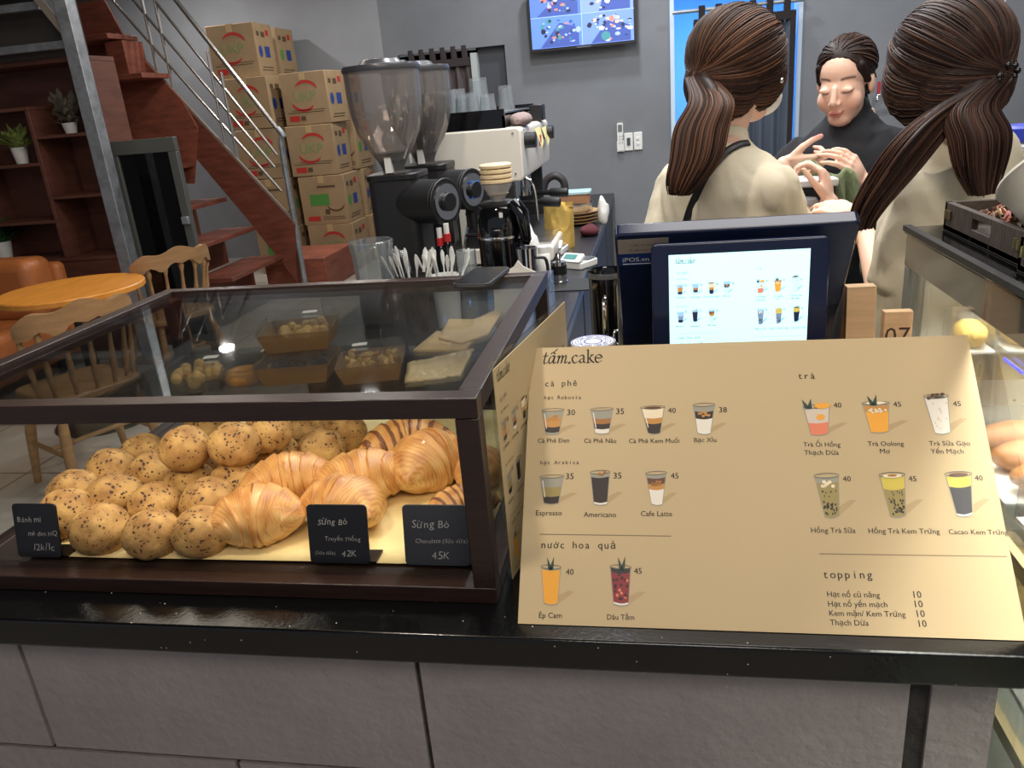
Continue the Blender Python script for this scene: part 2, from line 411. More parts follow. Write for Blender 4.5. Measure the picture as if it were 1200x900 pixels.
b.box((-1.70, WY, 0), (-1.605, WY+0.15, 3.2)); b.box((-1.605, WY, 1.83), (-0.90, WY+0.15, 3.2))
b.box((-0.90, WY, 0), (0.135, WY+0.15, 3.2)); b.box((0.135, WY, 2.16), (0.885, WY+0.15, 3.2)); b.box((0.885, WY, 0), (3.2, WY+0.15, 3.2))
struct(b, 'wall_back', M_CONC)
# unpainted plaster drips on the right of the back wall
b = MB()
for x0, y0, x1, y1, w in ((1178, 0, 1162, 130, 3.2), (1150, 0, 1141, 20, 9), (1158, 90, 1160, 128, 5)):
    pts = []
    n = 9
    L_, R_ = [], []
    for i in range(n+1):
        t = i/n; x = x0+(x1-x0)*t; y = y0+(y1-y0)*t; ww = w*random.uniform(.25, .6)
        L_.append(P(x-ww, y, Y=WY-0.002)); R_.append(P(x+ww, y, Y=WY-0.002))
    for i in range(n): b.poly([L_[i], L_[i+1], R_[i+1], R_[i]])
struct(b, 'trim_1', mat('bare_plaster', (205, 203, 196), 0.9))
# passage left of the back wall
struct(MB().box((-1.70, 6.3, 0), (-0.7, 6.4, 3.2)), 'wall_passage', M_DARKPANEL)
struct(MB().box((-0.90, WY+0.15, 0), (-0.84, 6.3, 3.2)), 'wall_passage_right', M_CONC)
struct(MB().box((-1.70, WY+0.15, 0), (-1.64, 6.3, 3.2)), 'wall_passage_left', M_CONC)
def doorcase():
    b = MB()
    for x0, x1 in ((-1.607, -1.565), (-1.125, -1.085)): b.box((x0, WY-0.012, 0), (x1, WY+0.14, 1.80))
    return b
struct(doorcase(), 'trim_2', mat('pale_green_frame', (176, 184, 182), 0.5))
struct(MB().box((-1.085, WY+0.05, 0), (-0.903, WY+0.10, 1.83)), 'door_2', M_DARKPANEL)
struct(MB().box((-7.0, 8.7, 0), (-0.5, 8.85, 3.2)), 'wall_far', M_PALE)
struct(MB().box((-1.70, 6.4, 0), (-1.60, 8.7, 3.2)), 'wall_store', M_PALE)
struct(MB().box((-7.0, -2.0, 0), (-6.85, 8.7, 3.2)), 'wall_left', M_CONC)
struct(MB().box((3.05, -2.0, 0), (3.2, 5.35, 3.2)), 'wall_right', M_CONC)
# the blue-lit room behind the right doorway
b = MB()
b.box((-0.5, 7.4, 0), (1.7, 7.5, 2.6)); b.box((-0.6, 5.5, 0), (-0.5, 7.5, 2.6)); b.box((1.7, 5.5, 0), (1.8, 7.5, 2.6)); b.box((-0.6, 5.5, 2.6), (1.8, 7.5, 2.7))
struct(b, 'wall_blue_room', mat('blue_room_paint', (205, 225, 245), 0.9))
struct(MB().box((0.125, WY-0.012, 0), (0.150, WY+0.16, 2.17)).box((0.870, WY-0.012, 0), (0.895, WY+0.16, 2.17)), 'trim_3', mat('blue_white_frame', (196, 214, 232), 0.5))

# doorway curtains
def curtain(name, label, x0, x1, ztop, zbot, Y, col, tabs, tabcol, waves, rodx, border=None):
    t = thing(name, label, 'curtain', ((x0+x1)/2, Y, zbot))
    b = MB(); n = 120; vs = []; fs = []
    for j in range(14):
        z = ztop+(zbot-ztop)*j/13
        for i in range(n+1):
            u = i/n; a = 0.012+0.020*(j/13)
            vs.append((x0+(x1-x0)*u, Y+a*math.sin(u*waves*6.283+0.7*math.sin(u*9))+0.006*math.sin(u*37+j*.35), z))
    for j in range(13):
        for i in range(n): fs.append((j*(n+1)+i, (j+1)*(n+1)+i, (j+1)*(n+1)+i+1, j*(n+1)+i+1))
    b.add(vs, fs)
    o = b.build('curtain_cloth', col, t, world=True); o.modifiers.new('thickness', 'SOLIDIFY').thickness = 0.002
    b = MB()
    for k in range(tabs):
        x = x0+(x1-x0)*(k+0.5)/tabs
        b.rbox((x-0.018, Y-0.022, ztop-0.01), (x+0.018, Y+0.022, ztop+0.085), 0.006, axis=2)
    b.box((x0, Y-0.026, ztop-0.035), (x1, Y-0.019, ztop+0.012))
    if border:
        b.box((x1-0.03, Y-0.028, zbot), (x1, Y-0.018, ztop)); b.box((x0, Y-0.028, zbot), (x0+0.014, Y-0.018, ztop))
    b.build('curtain_tabs', tabcol, t, world=True)
    MB().tube([(rodx[0], Y, ztop+0.062), (rodx[1], Y, ztop+0.062)], 0.011, 10).build('rod', M_STEEL, t, world=True)
    return t
c1 = mat('slate_curtain_cloth', (74, 84, 98), 0.9, var=0.12, vscale=3, stretch=(6, 1, 1))
c2 = mat('brown_grey_curtain_cloth', (84, 76, 76), 0.9, var=0.12, vscale=3, stretch=(6, 1, 1))
M_DKTAB = mat('black_brown_cloth', (34, 26, 26), 0.9)
curtain('doorway_curtain', 'slate grey tab-top curtain with dark borders in the blue-lit doorway', 0.262, 0.845, 1.845, 0.35, WY-0.06, c1, 6, M_DKTAB, 7, (0.14, 0.89), True)
curtain('doorway_curtain', 'brownish grey curtain in the narrow passage behind the espresso machine', -1.555, -1.130, 1.765, 0.3, WY+0.02, c2, 6, mat('brown_tab_cloth', (56, 48, 50), 0.9), 6, (-1.60, -1.09))

# ---------------------------------------------------------------- wall things
def tv():
    Y = WY-0.07
    a, c = P(624, 60, Y=Y), P(744, 47, Y=Y); x0, x1 = a.x-0.01, c.x+0.012; z0 = (a.z+c.z)/2-0.012; z1 = z0+(x1-x0)*0.58
    t = thing('wall_monitor', 'wall-mounted monitor showing four surveillance views above the espresso bar', 'monitor', ((x0+x1)/2, WY, z0))
    MB().rbox((x0, Y-0.012, z0), (x1, Y+0.022, z1), 0.008, axis=1).build('casing', M_BLACKP, t, world=True)
    MB().box(((x0+x1)/2-.1, Y+.02, z0+.1), ((x0+x1)/2+.1, WY, z1-.1)).build('wall_bracket', M_BLACKM, t, world=True)
    W, H = x1-x0-0.026, z1-z0-0.026; xo, zo = x0+0.013, z0+0.016
    rnd = random.Random(3)
    base = [(92, 128, 214), (108, 138, 216), (84, 116, 205), (122, 146, 220)]
    pal = [(30, 34, 60), (196, 120, 108), (220, 228, 250), (60, 80, 150), (150, 170, 235), (64, 130, 140), (238, 180, 150), (40, 40, 70), (200, 210, 250)]
    for k in range(4):
        b = MB(); u0, v0 = (k % 2)*W/2, (k//2)*H/2
        m = [mat('feed_blue_%d' % k, base[k], 0.5, emit=0.85)]
        b.box((xo+u0, Y-0.0135, zo+v0), (xo+u0+W/2-0.003, Y-0.0125, zo+v0+H/2-0.003))
        for i, c in enumerate(pal): m.append(mat('feed_tone_%d' % i, c, 0.5, emit=0.9))
        b.mi = 4
        q = [(rnd.uniform(.1, .4), .02), (.96, .02), (.96, rnd.uniform(.5, .7)), (rnd.uniform(.5, .7), .8)]
        b.poly([(xo+u0+W/2*p*0.97, Y-0.0138, zo+v0+H/2*r_*0.97) for p, r_ in q])
        for i in range(46):
            b.mi = rnd.choice([1, 1, 2, 3, 3, 4, 5, 7, 8, 9]) if k % 2 else rnd.choice([1, 2, 4, 5, 5, 6, 8, 3])
            if k == 0 and i < 8: b.mi = 6
            if k == 2 and i < 6: b.mi = 2
            cx, cz = xo+u0+W/2*rnd.gauss(.55, .2), zo+v0+H/2*rnd.gauss(.5, .22); r = rnd.uniform(.006, .020)
            cx = min(max(cx, xo+u0+.02), xo+u0+W/2-.025); cz = min(max(cz, zo+v0+.02), zo+v0+H/2-.025)
            n = rnd.randint(4, 7); a0 = rnd.random()*6; th = rnd.uniform(.3, 1.0)
            b.poly([(cx+r*math.cos(a0+6.283*j/n)*rnd.uniform(.7, 1.1), Y-0.0140-i*1e-5, cz+r*th*math.sin(a0+6.283*j/n)) for j in range(n)][::-1])
        if k == 1:
            b.mi = 6; cx, cz, r = xo+u0+W/2*.45, zo+v0+H/2*.22, .028
            b.poly([(cx+r*math.cos(6.283*j/20), Y-0.0146, cz+r*.9*math.sin(6.283*j/20)) for j in range(20)][::-1])
        b.build('camera_view', m, t, world=True, smooth=False)
    b = MB(); b.box((xo+W/2-.003, Y-.015, zo), (xo+W/2-.0005, Y-.0125, zo+H)); b.box((xo, Y-.015, zo+H/2-.003), (xo+W, Y-.0125, zo+H/2-.0005))
    b.build('view_divider', mat('feed_line', (170, 200, 255), .5, emit=0.9), t, world=True)
    MB().box(((x0+x1)/2-.04, Y-.0135, z0+.003), ((x0+x1)/2+.05, Y-.0122, z0+.009)).build('maker_strip', M_CHROME, t, world=True)
tv()
def wall_controls():
    Y = WY
    a, c = P(723, 144, Y=Y), P(731, 176, Y=Y)
    t = thing('remote_holder', 'slim white air-conditioner remote in a wall holder', 'remote control', ((a.x+c.x)/2, Y, c.z))
    MB().rbox((a.x, Y-.022, c.z), (c.x, Y-.002, a.z), .006, axis=1).build('remote_body', M_WHITEP, t, world=True)
    MB().box((a.x+.006, Y-.024, a.z-.055), (c.x-.006, Y-.0215, a.z-.012)).build('display', mat('lcd_grey', (110, 116, 116), .3), t, world=True)
    b = MB()
    for i in range(3):
        for j in range(2): b.cbox((a.x+.016+.017*j, Y-.0235, a.z-.08-.02*i), (.009, .003, .009))
    b.build('buttons', mat('button_grey', (180, 182, 180), .5), t, world=True)
    MB().rbox((a.x-.004, Y-.018, c.z-.006), (c.x+.004, Y-.0, c.z+.06), .004, axis=1).build('holder', M_WHITEP, t, world=True)
    a, c = P(731.5, 156, Y=Y), P(742, 176, Y=Y)
    t = thing('wall_switch', 'white wall plate with a dark breaker, beside the remote', 'switch', ((a.x+c.x)/2, Y, c.z))
    MB().box((a.x, Y-.012, c.z), (c.x, Y, a.z)).build('plate', M_WHITEP, t, world=True, bev=.003)
    MB().box((a.x+.016, Y-.02, c.z+.035), (c.x-.016, Y-.011, a.z-.03)).build('rocker', mat('rocker_grey', (70, 78, 84), .4), t, world=True)
    a, c = P(742.5, 155, Y=Y), P(753, 175, Y=Y)
    t = thing('wall_switch', 'white wall switch plate, rightmost of the cluster under the monitor', 'switch', ((a.x+c.x)/2, Y, c.z))
    MB().box((a.x, Y-.012, c.z), (c.x, Y, a.z)).build('plate', M_WHITEP, t, world=True, bev=.003)
    for k in range(2): MB().box((a.x+.018, Y-.016, c.z+.03+.03*k), (c.x-.018, Y-.011, c.z+.05+.03*k)).build('rocker', M_WHITEP, t, world=True, bev=.002)
    # cold tap on the wall behind the woman in black
    Y = WY; a = P(1041, 110, Y=Y)
    t = thing('wall_tap', 'small chrome wall tap with a red lever behind the women', 'tap', a)
    q = P(1030, 110, Y=Y-.09)
    MB().tube([(a.x+.02, Y, a.z), (a.x+.02, Y-.06, a.z), (q.x, Y-.06, a.z), (q.x-.005, Y-.06, a.z-.04)], .009, 10).build('spout', M_CHROME, t, world=True)
    MB().cbox((q.x+.005, Y-.06, a.z+.045), (.016, .014, .06)).cyl((q.x+.005, Y-.06, a.z), (q.x+.005, Y-.06, a.z+.02), .007).build('lever', mat('tap_red', (170, 50, 60), .4), t, world=True)
    a = P(1049, 62, Y=Y)
    solo(MB().box((a.x-.03, Y-.05, a.z-.16), (a.x+.08, Y, a.z+.03)).box((a.x-.045, Y-.055, a.z+.02), (a.x+.09, Y, a.z+.036)), 'fuse_box', mat('box_brown_grey', (70, 64, 62), .6), 'dark box on the wall half behind the right woman\'s hair', 'box', (a.x, Y, a.z), bev=.002)
wall_controls()

# ---------------------------------------------------------------- mezzanine, post
struct(MB().box((-6.85, 4.75, 2.36), (-3.55, 5.40, 2.46)), 'trim_4', M_DARKPANEL)
b = MB()
for x0, y0, x1, y1, yy in ((0, 13, 44, 4, 4.8), (0, 62, 80, 49, 4.86)):
    a, c = P(x0, y0, Y=yy), P(x1, y1, Y=yy); z = (a.z+c.z)/2
    b.box((-6.8, yy, z-.022), (c.x, yy+.05, z+.022))
struct(b, 'trim_5', M_STEEL)
struct(MB().box((-6.85, 4.95, 2.0), (-3.55, 5.0, 2.36)), 'trim_6', mat('mezzanine_board', (62, 58, 54), 0.8))
t = thing('steel_post', 'galvanised square steel post in front of the red stairs', 'post', (-3.44, 4.74, 0))
MB().box((-3.495, 4.70, 0), (-3.405, 4.79, 3.2)).build('post_shaft', M_STEEL, t, world=True, bev=.006)
MB().box((-3.55, 4.65, 0), (-3.35, 4.85, .012)).build('base_plate', M_STEEL, t, world=True)
a, c = P(40, 0, Y=4.74), P(72, 38, Y=4.74)
MB().prism([(a.x-.03, 4.72, a.z+.06), (a.x+.02, 4.72, a.z+.06), (-3.49, 4.72, c.z+.035), (-3.49, 4.72, c.z-.035)], (0, .045, 0)).build('knee_brace', mat('brace_grey', (120, 112, 104), .6), t, world=True)
MB().prism([(a.x+.03, 4.735, a.z+.06), (-3.49, 4.735, c.z+.05), (-3.49, 4.735, c.z+.3), (a.x+.03, 4.735, c.z+.3)], (0, .01, 0)).build('gusset_plate', M_STEEL, t, world=True)
# ================================================================== stairs
SY = 6.6
t = thing('staircase', 'red-brown wooden staircase rising to the upper left behind the steel post', 'stairs', (-3.4, SY, 0))
def SP(x, y, dy=0.0): return P(x, y, Y=SY+dy)
up = [SP(86, -20), SP(140, 40), SP(205, 110), SP(295, 207), SP(347, 263)]
lo = [SP(349, 330), SP(290, 255), SP(212, 163), SP(150, 88), SP(60, -20)]
MB().prism([(p.x, SY-.02, p.z) for p in up+lo][::-1], (0, .045, 0)).build('stringer', M_REDWOOD, t, world=True)
b = MB()   # grey metal edge along the top of the stringer
for i in range(4): b.tube([(up[i].x, SY-.0, up[i].z+.012), (up[i+1].x, SY-.0, up[i+1].z+.012)], .016, 6)
b.build('stringer_edge', mat('edge_grey', (120, 108, 100), .5), t, world=True)
for i, (x, y) in enumerate([(231, 191), (267, 232), (300, 266), (333, 299)]):
    p = SP(x, y)
    MB().box((p.x-.34, SY-.95, p.z-.025), (p.x, SY-.02, p.z+.01)).build('tread', M_REDWOOD, t, world=True, bev=.004)
    MB().box((p.x-.34, SY-.93, p.z-.30), (p.x-.315, SY-.02, p.z-.025)).build('riser', M_REDWOOD, t, world=True)
for (x, y, x2, y2) in [(157, 43, 95, 45), (195, 87, 133, 90)]:
    p, q = P(x, y, Y=SY-.07), P(x2, y2, Y=SY-.07)
    MB().box((q.x, SY-.42, p.z-.03), (p.x, SY-.025, p.z+.008)).build('tread', M_REDPLY, t, world=True, bev=.004)
p, q = P(131, 50, Y=SY-.2), P(161, 90, Y=SY-.2)
MB().box((p.x, SY-.30, q.z), (q.x, SY-.025, p.z)).build('riser', M_REDPLY, t, world=True)
pl = [P(x, y, Y=SY-.04) for x, y in [(84, -20), (112, -20), (150, 50), (214, 118), (232, 150), (228, 215), (128, 215)]]
MB().prism([(p.x, SY-.05, p.z) for p in pl][::-1], (0, .02, 0)).build('side_panel', M_REDPLY, t, world=True)
p = P(350, 293, Z=.26); q = P(403, 291, Z=.26)
MB().box((-3.52, 6.72, 0), (-2.93, 7.45, .30)).build('landing_step', M_REDPLY, t, world=True, bev=.006)
# railing
t = thing('stair_railing', 'grey steel railing of four sloping bars along the red staircase', 'railing', (-3.2, SY, .6))
for x0, y0, x1, y1, r in ((205, -1, 332, 160, .019), (180, -1, 325, 182, .012), (155, -1, 322, 196, .012), (130, -1, 330, 224, .012)):
    a, c = SP(x0, y0, .01), SP(x1, y1, .01); d = (a-c)*.25
    MB().tube([a+d, c], r, 10).build('handrail' if r > .015 else 'rail_bar', M_RAIL, t, world=True)
for x0, y0, x1, y1 in ((166, -2, 185, 86), (181, -1, 204, 108), (244, 60, 265, 172), (261, 84, 279, 188)):
    a, c = SP(x0, y0, .01), SP(x1, y1, .01)
    MB().tube([(c.x, SY+.01, c.z), (c.x, SY+.01, a.z)], .013, 8).build('baluster', M_RAIL, t, world=True)
a, c = SP(332, 160, .01), SP(358, 335, .01)
MB().tube(catmull([SP(325, 150, .01), a, (c.x, SY+.01, a.z-.08), (c.x, SY+.01, .6), (c.x, SY+.01, .0)], 4), .026, 10).build('newel_post', M_STEEL, t, world=True)

# ================================================================== cartons
def carton(kind, label, loc, rz=0, name='cardboard_carton', size=(.48, .42, .475)):
    t = thing(name, label, 'carton', loc, rz, 'cardboard cartons stacked behind the stairs')
    w, d, h = size
    b = MB(); b.box((-w/2, 0, 0), (w/2, d, h)); cbody = b.build('carton_body', M_CARD, t, bev=.006)
    tape = MB().box((-.03, -.0012, h-.07), (.03, .002, h+.001)).box((-.03, 0, h-.001), (.03, d, h+.0015))
    tape.build('packing_tape', mat('carton_tape', (200, 172, 128), .4), t)
    red, grn, blu, blk = mat('carton_red', (196, 52, 48), .8), mat('carton_green', (84, 150, 70), .8), mat('carton_blue', (40, 72, 150), .8), mat('carton_brown_ink', (96, 76, 56), .8)
    pale = mat('carton_pale_green', (128, 156, 96), .8)
    b = MB(); b2 = MB(); F = Matrix.Translation((0, -.002, 0)) @ Matrix.Rotation(R(90), 4, 'X')
    SD = Matrix.Translation((w/2+.002, d/2, 0)) @ Matrix.Rotation(R(90), 4, 'Z') @ Matrix.Rotation(R(90), 4, 'X')
    def rect(T, x0, y0, x1, y1):
        b2.mi = b.mi; (b if T is F else b2).poly([T @ Vector(p) for p in ((x0, y0, 0), (x1, y0, 0), (x1, y1, 0), (x0, y1, 0))])
    def arc(T, cx, cy, r, a0, a1, wd):
        n = 12
        for i in range(n):
            def q(j, s):
                u = j/n; a = R(a0+(a1-a0)*u); ww = wd*math.sin(math.pi*u)**.6
                return T @ Vector((cx+(r+s*ww/2)*math.cos(a), cy+(r+s*ww/2)*math.sin(a)*.75, 0))
            b.poly([q(i, -1), q(i, 1), q(i+1, 1), q(i+1, -1)] if a1 < a0 else [q(i, -1), q(i, 1), q(i+1, 1), q(i+1, -1)][::-1])
    if kind == 'arcs':
        b.mi = 0; arc(F, .02, .30, .12, 150, 10, .035); arc(F, -.02, .22, .12, 190, 330, .035)
        b.mi = 4; put_text(b, 'UKP', F @ Matrix.Translation((-.115, .215, .0002)), width=.23)
        b.mi = 0; rect(F, -.19, .035, -.08, .085); b.mi = 3; rect(F, -.07, .04, -.02, .08); rect(F, -.2, .11, .18, .117); rect(F, -.15, .13, .2, .136)
    else:
        b.mi = 1; rect(F, -.14, .19, .06, .30); b.mi = 3; arc(F, .12, .20, .09, 190, 350, .025)
        rect(F, .0, .10, .05, .15); rect(F, -.05, .36, .14, .38); b.mi = 0; rect(F, -.19, .04, -.06, .085); b.mi = 3; rect(F, -.03, .05, .2, .056); rect(F, -.03, .07, .2, .076)
    b.mi = 2; rect(SD, -.02, .17, .09, .27); b.mi = 3; rect(SD, -.15, .05, .1, .058); rect(SD, -.13, .075, .12, .083); rect(SD, -.16, .36, -.1, .40); rect(SD, -.06, .35, .02, .4); b.mi = 0; rect(SD, .05, .37, .12, .42)
    b.mi = 1 if kind != 'arcs' else 2
    pts = [SD @ Vector((-.12+.04*math.cos(a*.5236), .22+.055*math.sin(a*.5236), 0)) for a in range(12)]; b2.mi = b.mi; b2.poly(pts)
    b.build('front_print', [red, grn, blu, blk, pale], t, smooth=False); b2.build('side_print', [red, grn, blu, blk, pale], t, smooth=False); under(cbody, 'packing_tape', 'front_print', 'side_print')
    return t
ca = carton('arcs', 'tilted brown carton with red arcs, topmost of the front right stack', (-3.255, 7.62, 1.435), R(-4))
cb = carton('patch', 'brown carton with a green patch, third from the top of the front right stack', (-3.22, 7.60, .475), 0)
def cc(src, loc, label, rz=0): return dup(src, loc, R(rz), label)
cc(ca, (-3.26, 7.60, .955), 'brown carton with red arcs, second from the top of the front right stack', 1)
cc(ca, (-3.20, 7.60, 0.0), 'brown carton with red arcs at the bottom of the front right stack', 0)
cc(cb, (-3.79, 7.62, .475), 'brown carton with a green patch behind the lowest railing bars', 1)
cc(cb, (-3.78, 7.62, .0), 'brown carton at the floor behind the stair foot, left of the newel post', -1)
cc(ca, (-3.80, 7.62, .955), 'brown carton behind the railing with its red arcs crossed by the bars', 0)
cc(ca, (-3.85, 7.62, 1.435), 'brown carton behind the railing, second from the top of the left stack', -3)
cc(ca, (-3.92, 7.66, 1.915), 'shaded brown carton with faint arcs near the top of the left stack', 2)
cc(cb, (-3.93, 8.16, 1.90), 'topmost dark carton at the back of the left stack', 0)
cc(ca, (-3.93, 8.16, 1.425), 'carton at the back left, directly under the topmost dark one', 0)
cc(cb, (-3.23, 8.14, .955), 'carton showing only its patched side, upper one of the rear right stack', -4)
cc(ca, (-3.21, 8.13, .475), 'carton showing only its side, middle one of the rear right stack', 3)
cc(cb, (-3.18, 8.13, .0), 'carton at the floor of the rear right stack by the pale wall', -2)
cc(ca, (-3.25, 8.13, 1.435), 'carton peeping out behind the tilted topmost carton of the right stack', 2)
cc(cb, (-3.93, 8.16, .95), 'carton at the back left, third below the topmost dark one', 0)
cc(ca, (-3.93, 8.16, .475), 'carton low in the rear left stack behind the railing', 0)
cc(cb, (-3.93, 8.16, .0), 'carton near the floor in the rear left stack, mostly hidden', 0)

# ================================================================== bookcase and plants
t = thing('bookcase', 'red-brown open bookcase with uneven shelves under the stairs', 'bookcase', (-4.6, 5.2, 0))
def bx(name, lo, hi): return MB().box(lo, hi).build(name, M_BOOK, t, world=True, bev=.003)
M_BOOK = mat('bookcase_wood', (106, 66, 54), 0.45, var=0.22, vscale=4, stretch=(1, 1, 5), bump=0.05, bscale=30)
x0, x1, xm = -5.7, -3.62, -4.13
bx('side_panel', (x0, 5.0, 0), (x0+.03, 5.35, 1.969)); bx('side_panel', (x1-.03, 5.0, 0), (x1, 5.35, 1.969))
bx('partition', (xm-.0, 5.001, .701), (xm+.03, 5.339, 1.697)); bx('partition', (-4.75, 5.001, .701), (-4.72, 5.339, 1.697))
bx('top_board', (x0, 5.0, 1.97), (x1, 5.35, 2.0)); bx('back_panel', (x0+.03, 5.34, 0), (x1-.03, 5.355, 1.97))
for a, c, z in ((x0+.03, xm+.03, 1.72), (xm+.03, x1-.03, 1.53), (xm+.03, x1-.03, 1.13), (x0+.03, x1-.03, .70), (-4.72, xm, 1.36), (-4.72, xm, .97), (x0+.03, -4.75, 1.2)):
    bx('shelf', (a, 5.002, z-.022), (c, 5.34, z))
bx('base_panel', (x0+.03, 5.01, 0), (x1-.03, 5.03, .68))
def plant(label, p, hpot, rpot, col, n, spread, seed, tall=1.0):
    t = thing('potted_plant', label, 'plant', p)
    b = MB(); b.lathe([(rpot*.72, 0), (rpot, hpot), (rpot*1.02, hpot), (rpot*.9, hpot-.006), (rpot*.85, hpot-.012)], n=18); b.build('pot', M_WHITEP, t)
    MB().lathe([(rpot*.86, hpot-.02), (rpot*.86, hpot-.011)], n=14).build('soil', mat('soil', (50, 38, 30), .9), t); under([c for c in t.children if c.name.startswith('pot')][0], 'soil')
    b = MB(); rnd = random.Random(seed)
    for i in range(n):
        a = rnd.random()*6.283; e = rnd.uniform(.1, 1.45); L = spread*rnd.uniform(.55, 1)
        d = Vector((math.cos(a)*math.cos(e), math.sin(a)*math.cos(e), math.sin(e)*tall)); s = Vector((0, 0, hpot-.02))
        m = s+d*L*.6+Vector((0, 0, .02)); en = s+d*L
        b.tube([s, m], .0022, 5)
        w = d.cross(Vector((0, 0, 1))).normalized()*L*.16 if abs(d.z) < .98 else Vector((L*.16, 0, 0))
        for k in range(3):
            q = s+(m-s)*(.5+.25*k); f = (en-s).normalized()*L*.34; ww = w*rnd.uniform(.7, 1.2)
            tl = Vector((rnd.uniform(-1, 1), rnd.uniform(-1, 1), rnd.uniform(-.3, 1)))*L*.18
            b.poly([q, q+f*.5+ww+tl, q+f+tl*1.6, q+f*.5-ww+tl])
    b.build('foliage', mat(*col), t, smooth=False)
    return t
plant('yellow-green bushy plant in a white pot on the left bookcase shelf', Vector((P(27, 191, Y=5.12).x, 5.12, 1.36)), .11, .055, ('plant_yellow_green', (150, 166, 92), .7, 0, .5, .25, 20), 60, .16, 1)
plant('purplish grey plant in a small white pot on the right bookcase shelf', Vector((P(80, 140, Y=5.12).x, 5.12, 1.53)), .07, .05, ('plant_grey_purple', (104, 100, 88), .7, 0, .5, .3, 20), 46, .19, 2, 1.3)
plant('dark green plant in a white pot above the tan sofa, at the photo\'s left edge', Vector((P(3, 300, Y=5.1).x, 5.12, .70)), .13, .07, ('plant_dark_green', (56, 104, 48), .7, 0, .5, .3, 20), 60, .2, 3)

# tall framed dark glass panel
t = thing('framed_panel', 'tall dark glass panel in a grey metal frame behind the steel post', 'panel', (-3.31, 5.0, 0))
gx0, gx1, gz = -3.575, -3.055, 1.455; M_GF = mat('green_grey_frame', (92, 94, 90), .45, metal=.3)
b = MB(); b.box((gx0, 4.94, 0), (gx0+.09, 4.985, gz-.091)); b.box((gx1-.06, 4.94, 0), (gx1, 4.985, gz-.091)); b.box((gx0, 4.94, gz-.09), (gx1, 4.985, gz)); b.box((gx0+.091, 4.94, .05), (gx1-.061, 4.985, .12)); b.build('panel_frame', M_GF, t, world=True, bev=.003)
MB().box((gx0+.08, 4.96, .1), (gx1-.05, 4.97, gz-.08)).build('dark_glass', mat('dark_mirror_glass', (10, 10, 12), .06, coat=.2), t, world=True)
for z in (1.42, 1.33, 1.30, 1.2): MB().cyl((gx0+.045, 4.942, z), (gx0+.045, 4.936, z), .006, n=8).build('rivet', M_CHROME, t, world=True)
MB().cbox((gx1-.03, 4.93, .92), (.05, .03, .05)).build('latch', M_STEEL, t, world=True, bev=.004)

# ================================================================== sofa, table, chairs
t = thing('sofa', 'tan leather sofa at the left edge behind the orange table', 'sofa', (-4.5, 4.3, 0))
b = MB(); b.box((-5.6, 3.85, .10), (-3.90, 4.62, .42)); b.build('seat', M_LEATHER, t, world=True, bev=.06, bseg=4)
for a, c in ((-5.6, -4.72), (-4.71, -3.90)):
    MB().box((a, 4.36, .40), (c, 4.62, .80)).build('back_cushion', M_LEATHER, t, world=True, bev=.07, bseg=5)
MB().box((-5.6, 4.60, .10), (-3.88, 4.70, .74)).build('back_frame', M_LEATHER, t, world=True, bev=.04, bseg=4)
for x in (-5.5, -4.0):
    for y in (3.95, 4.55): MB().cyl((x, y, 0), (x, y, .11), .022, .03, 10).build('foot', M_BLACKM, t, world=True)
t = thing('cafe_table', 'round orange wooden table in front of the tan sofa', 'table', (-3.04, 3.67, 0))
MB().lathe([(.355, .722), (.362, .728), (.362, .750), (.356, .756)], n=48).build('tabletop', M_ORANGEWOOD, t)
MB().lathe([(.035, .02), (.035, .70), (.12, .722)], n=20).build('pedestal', M_BLACKM, t)
MB().lathe([(.26, 0), (.26, .012), (.05, .03)], n=32).build('base', M_BLACKM, t)
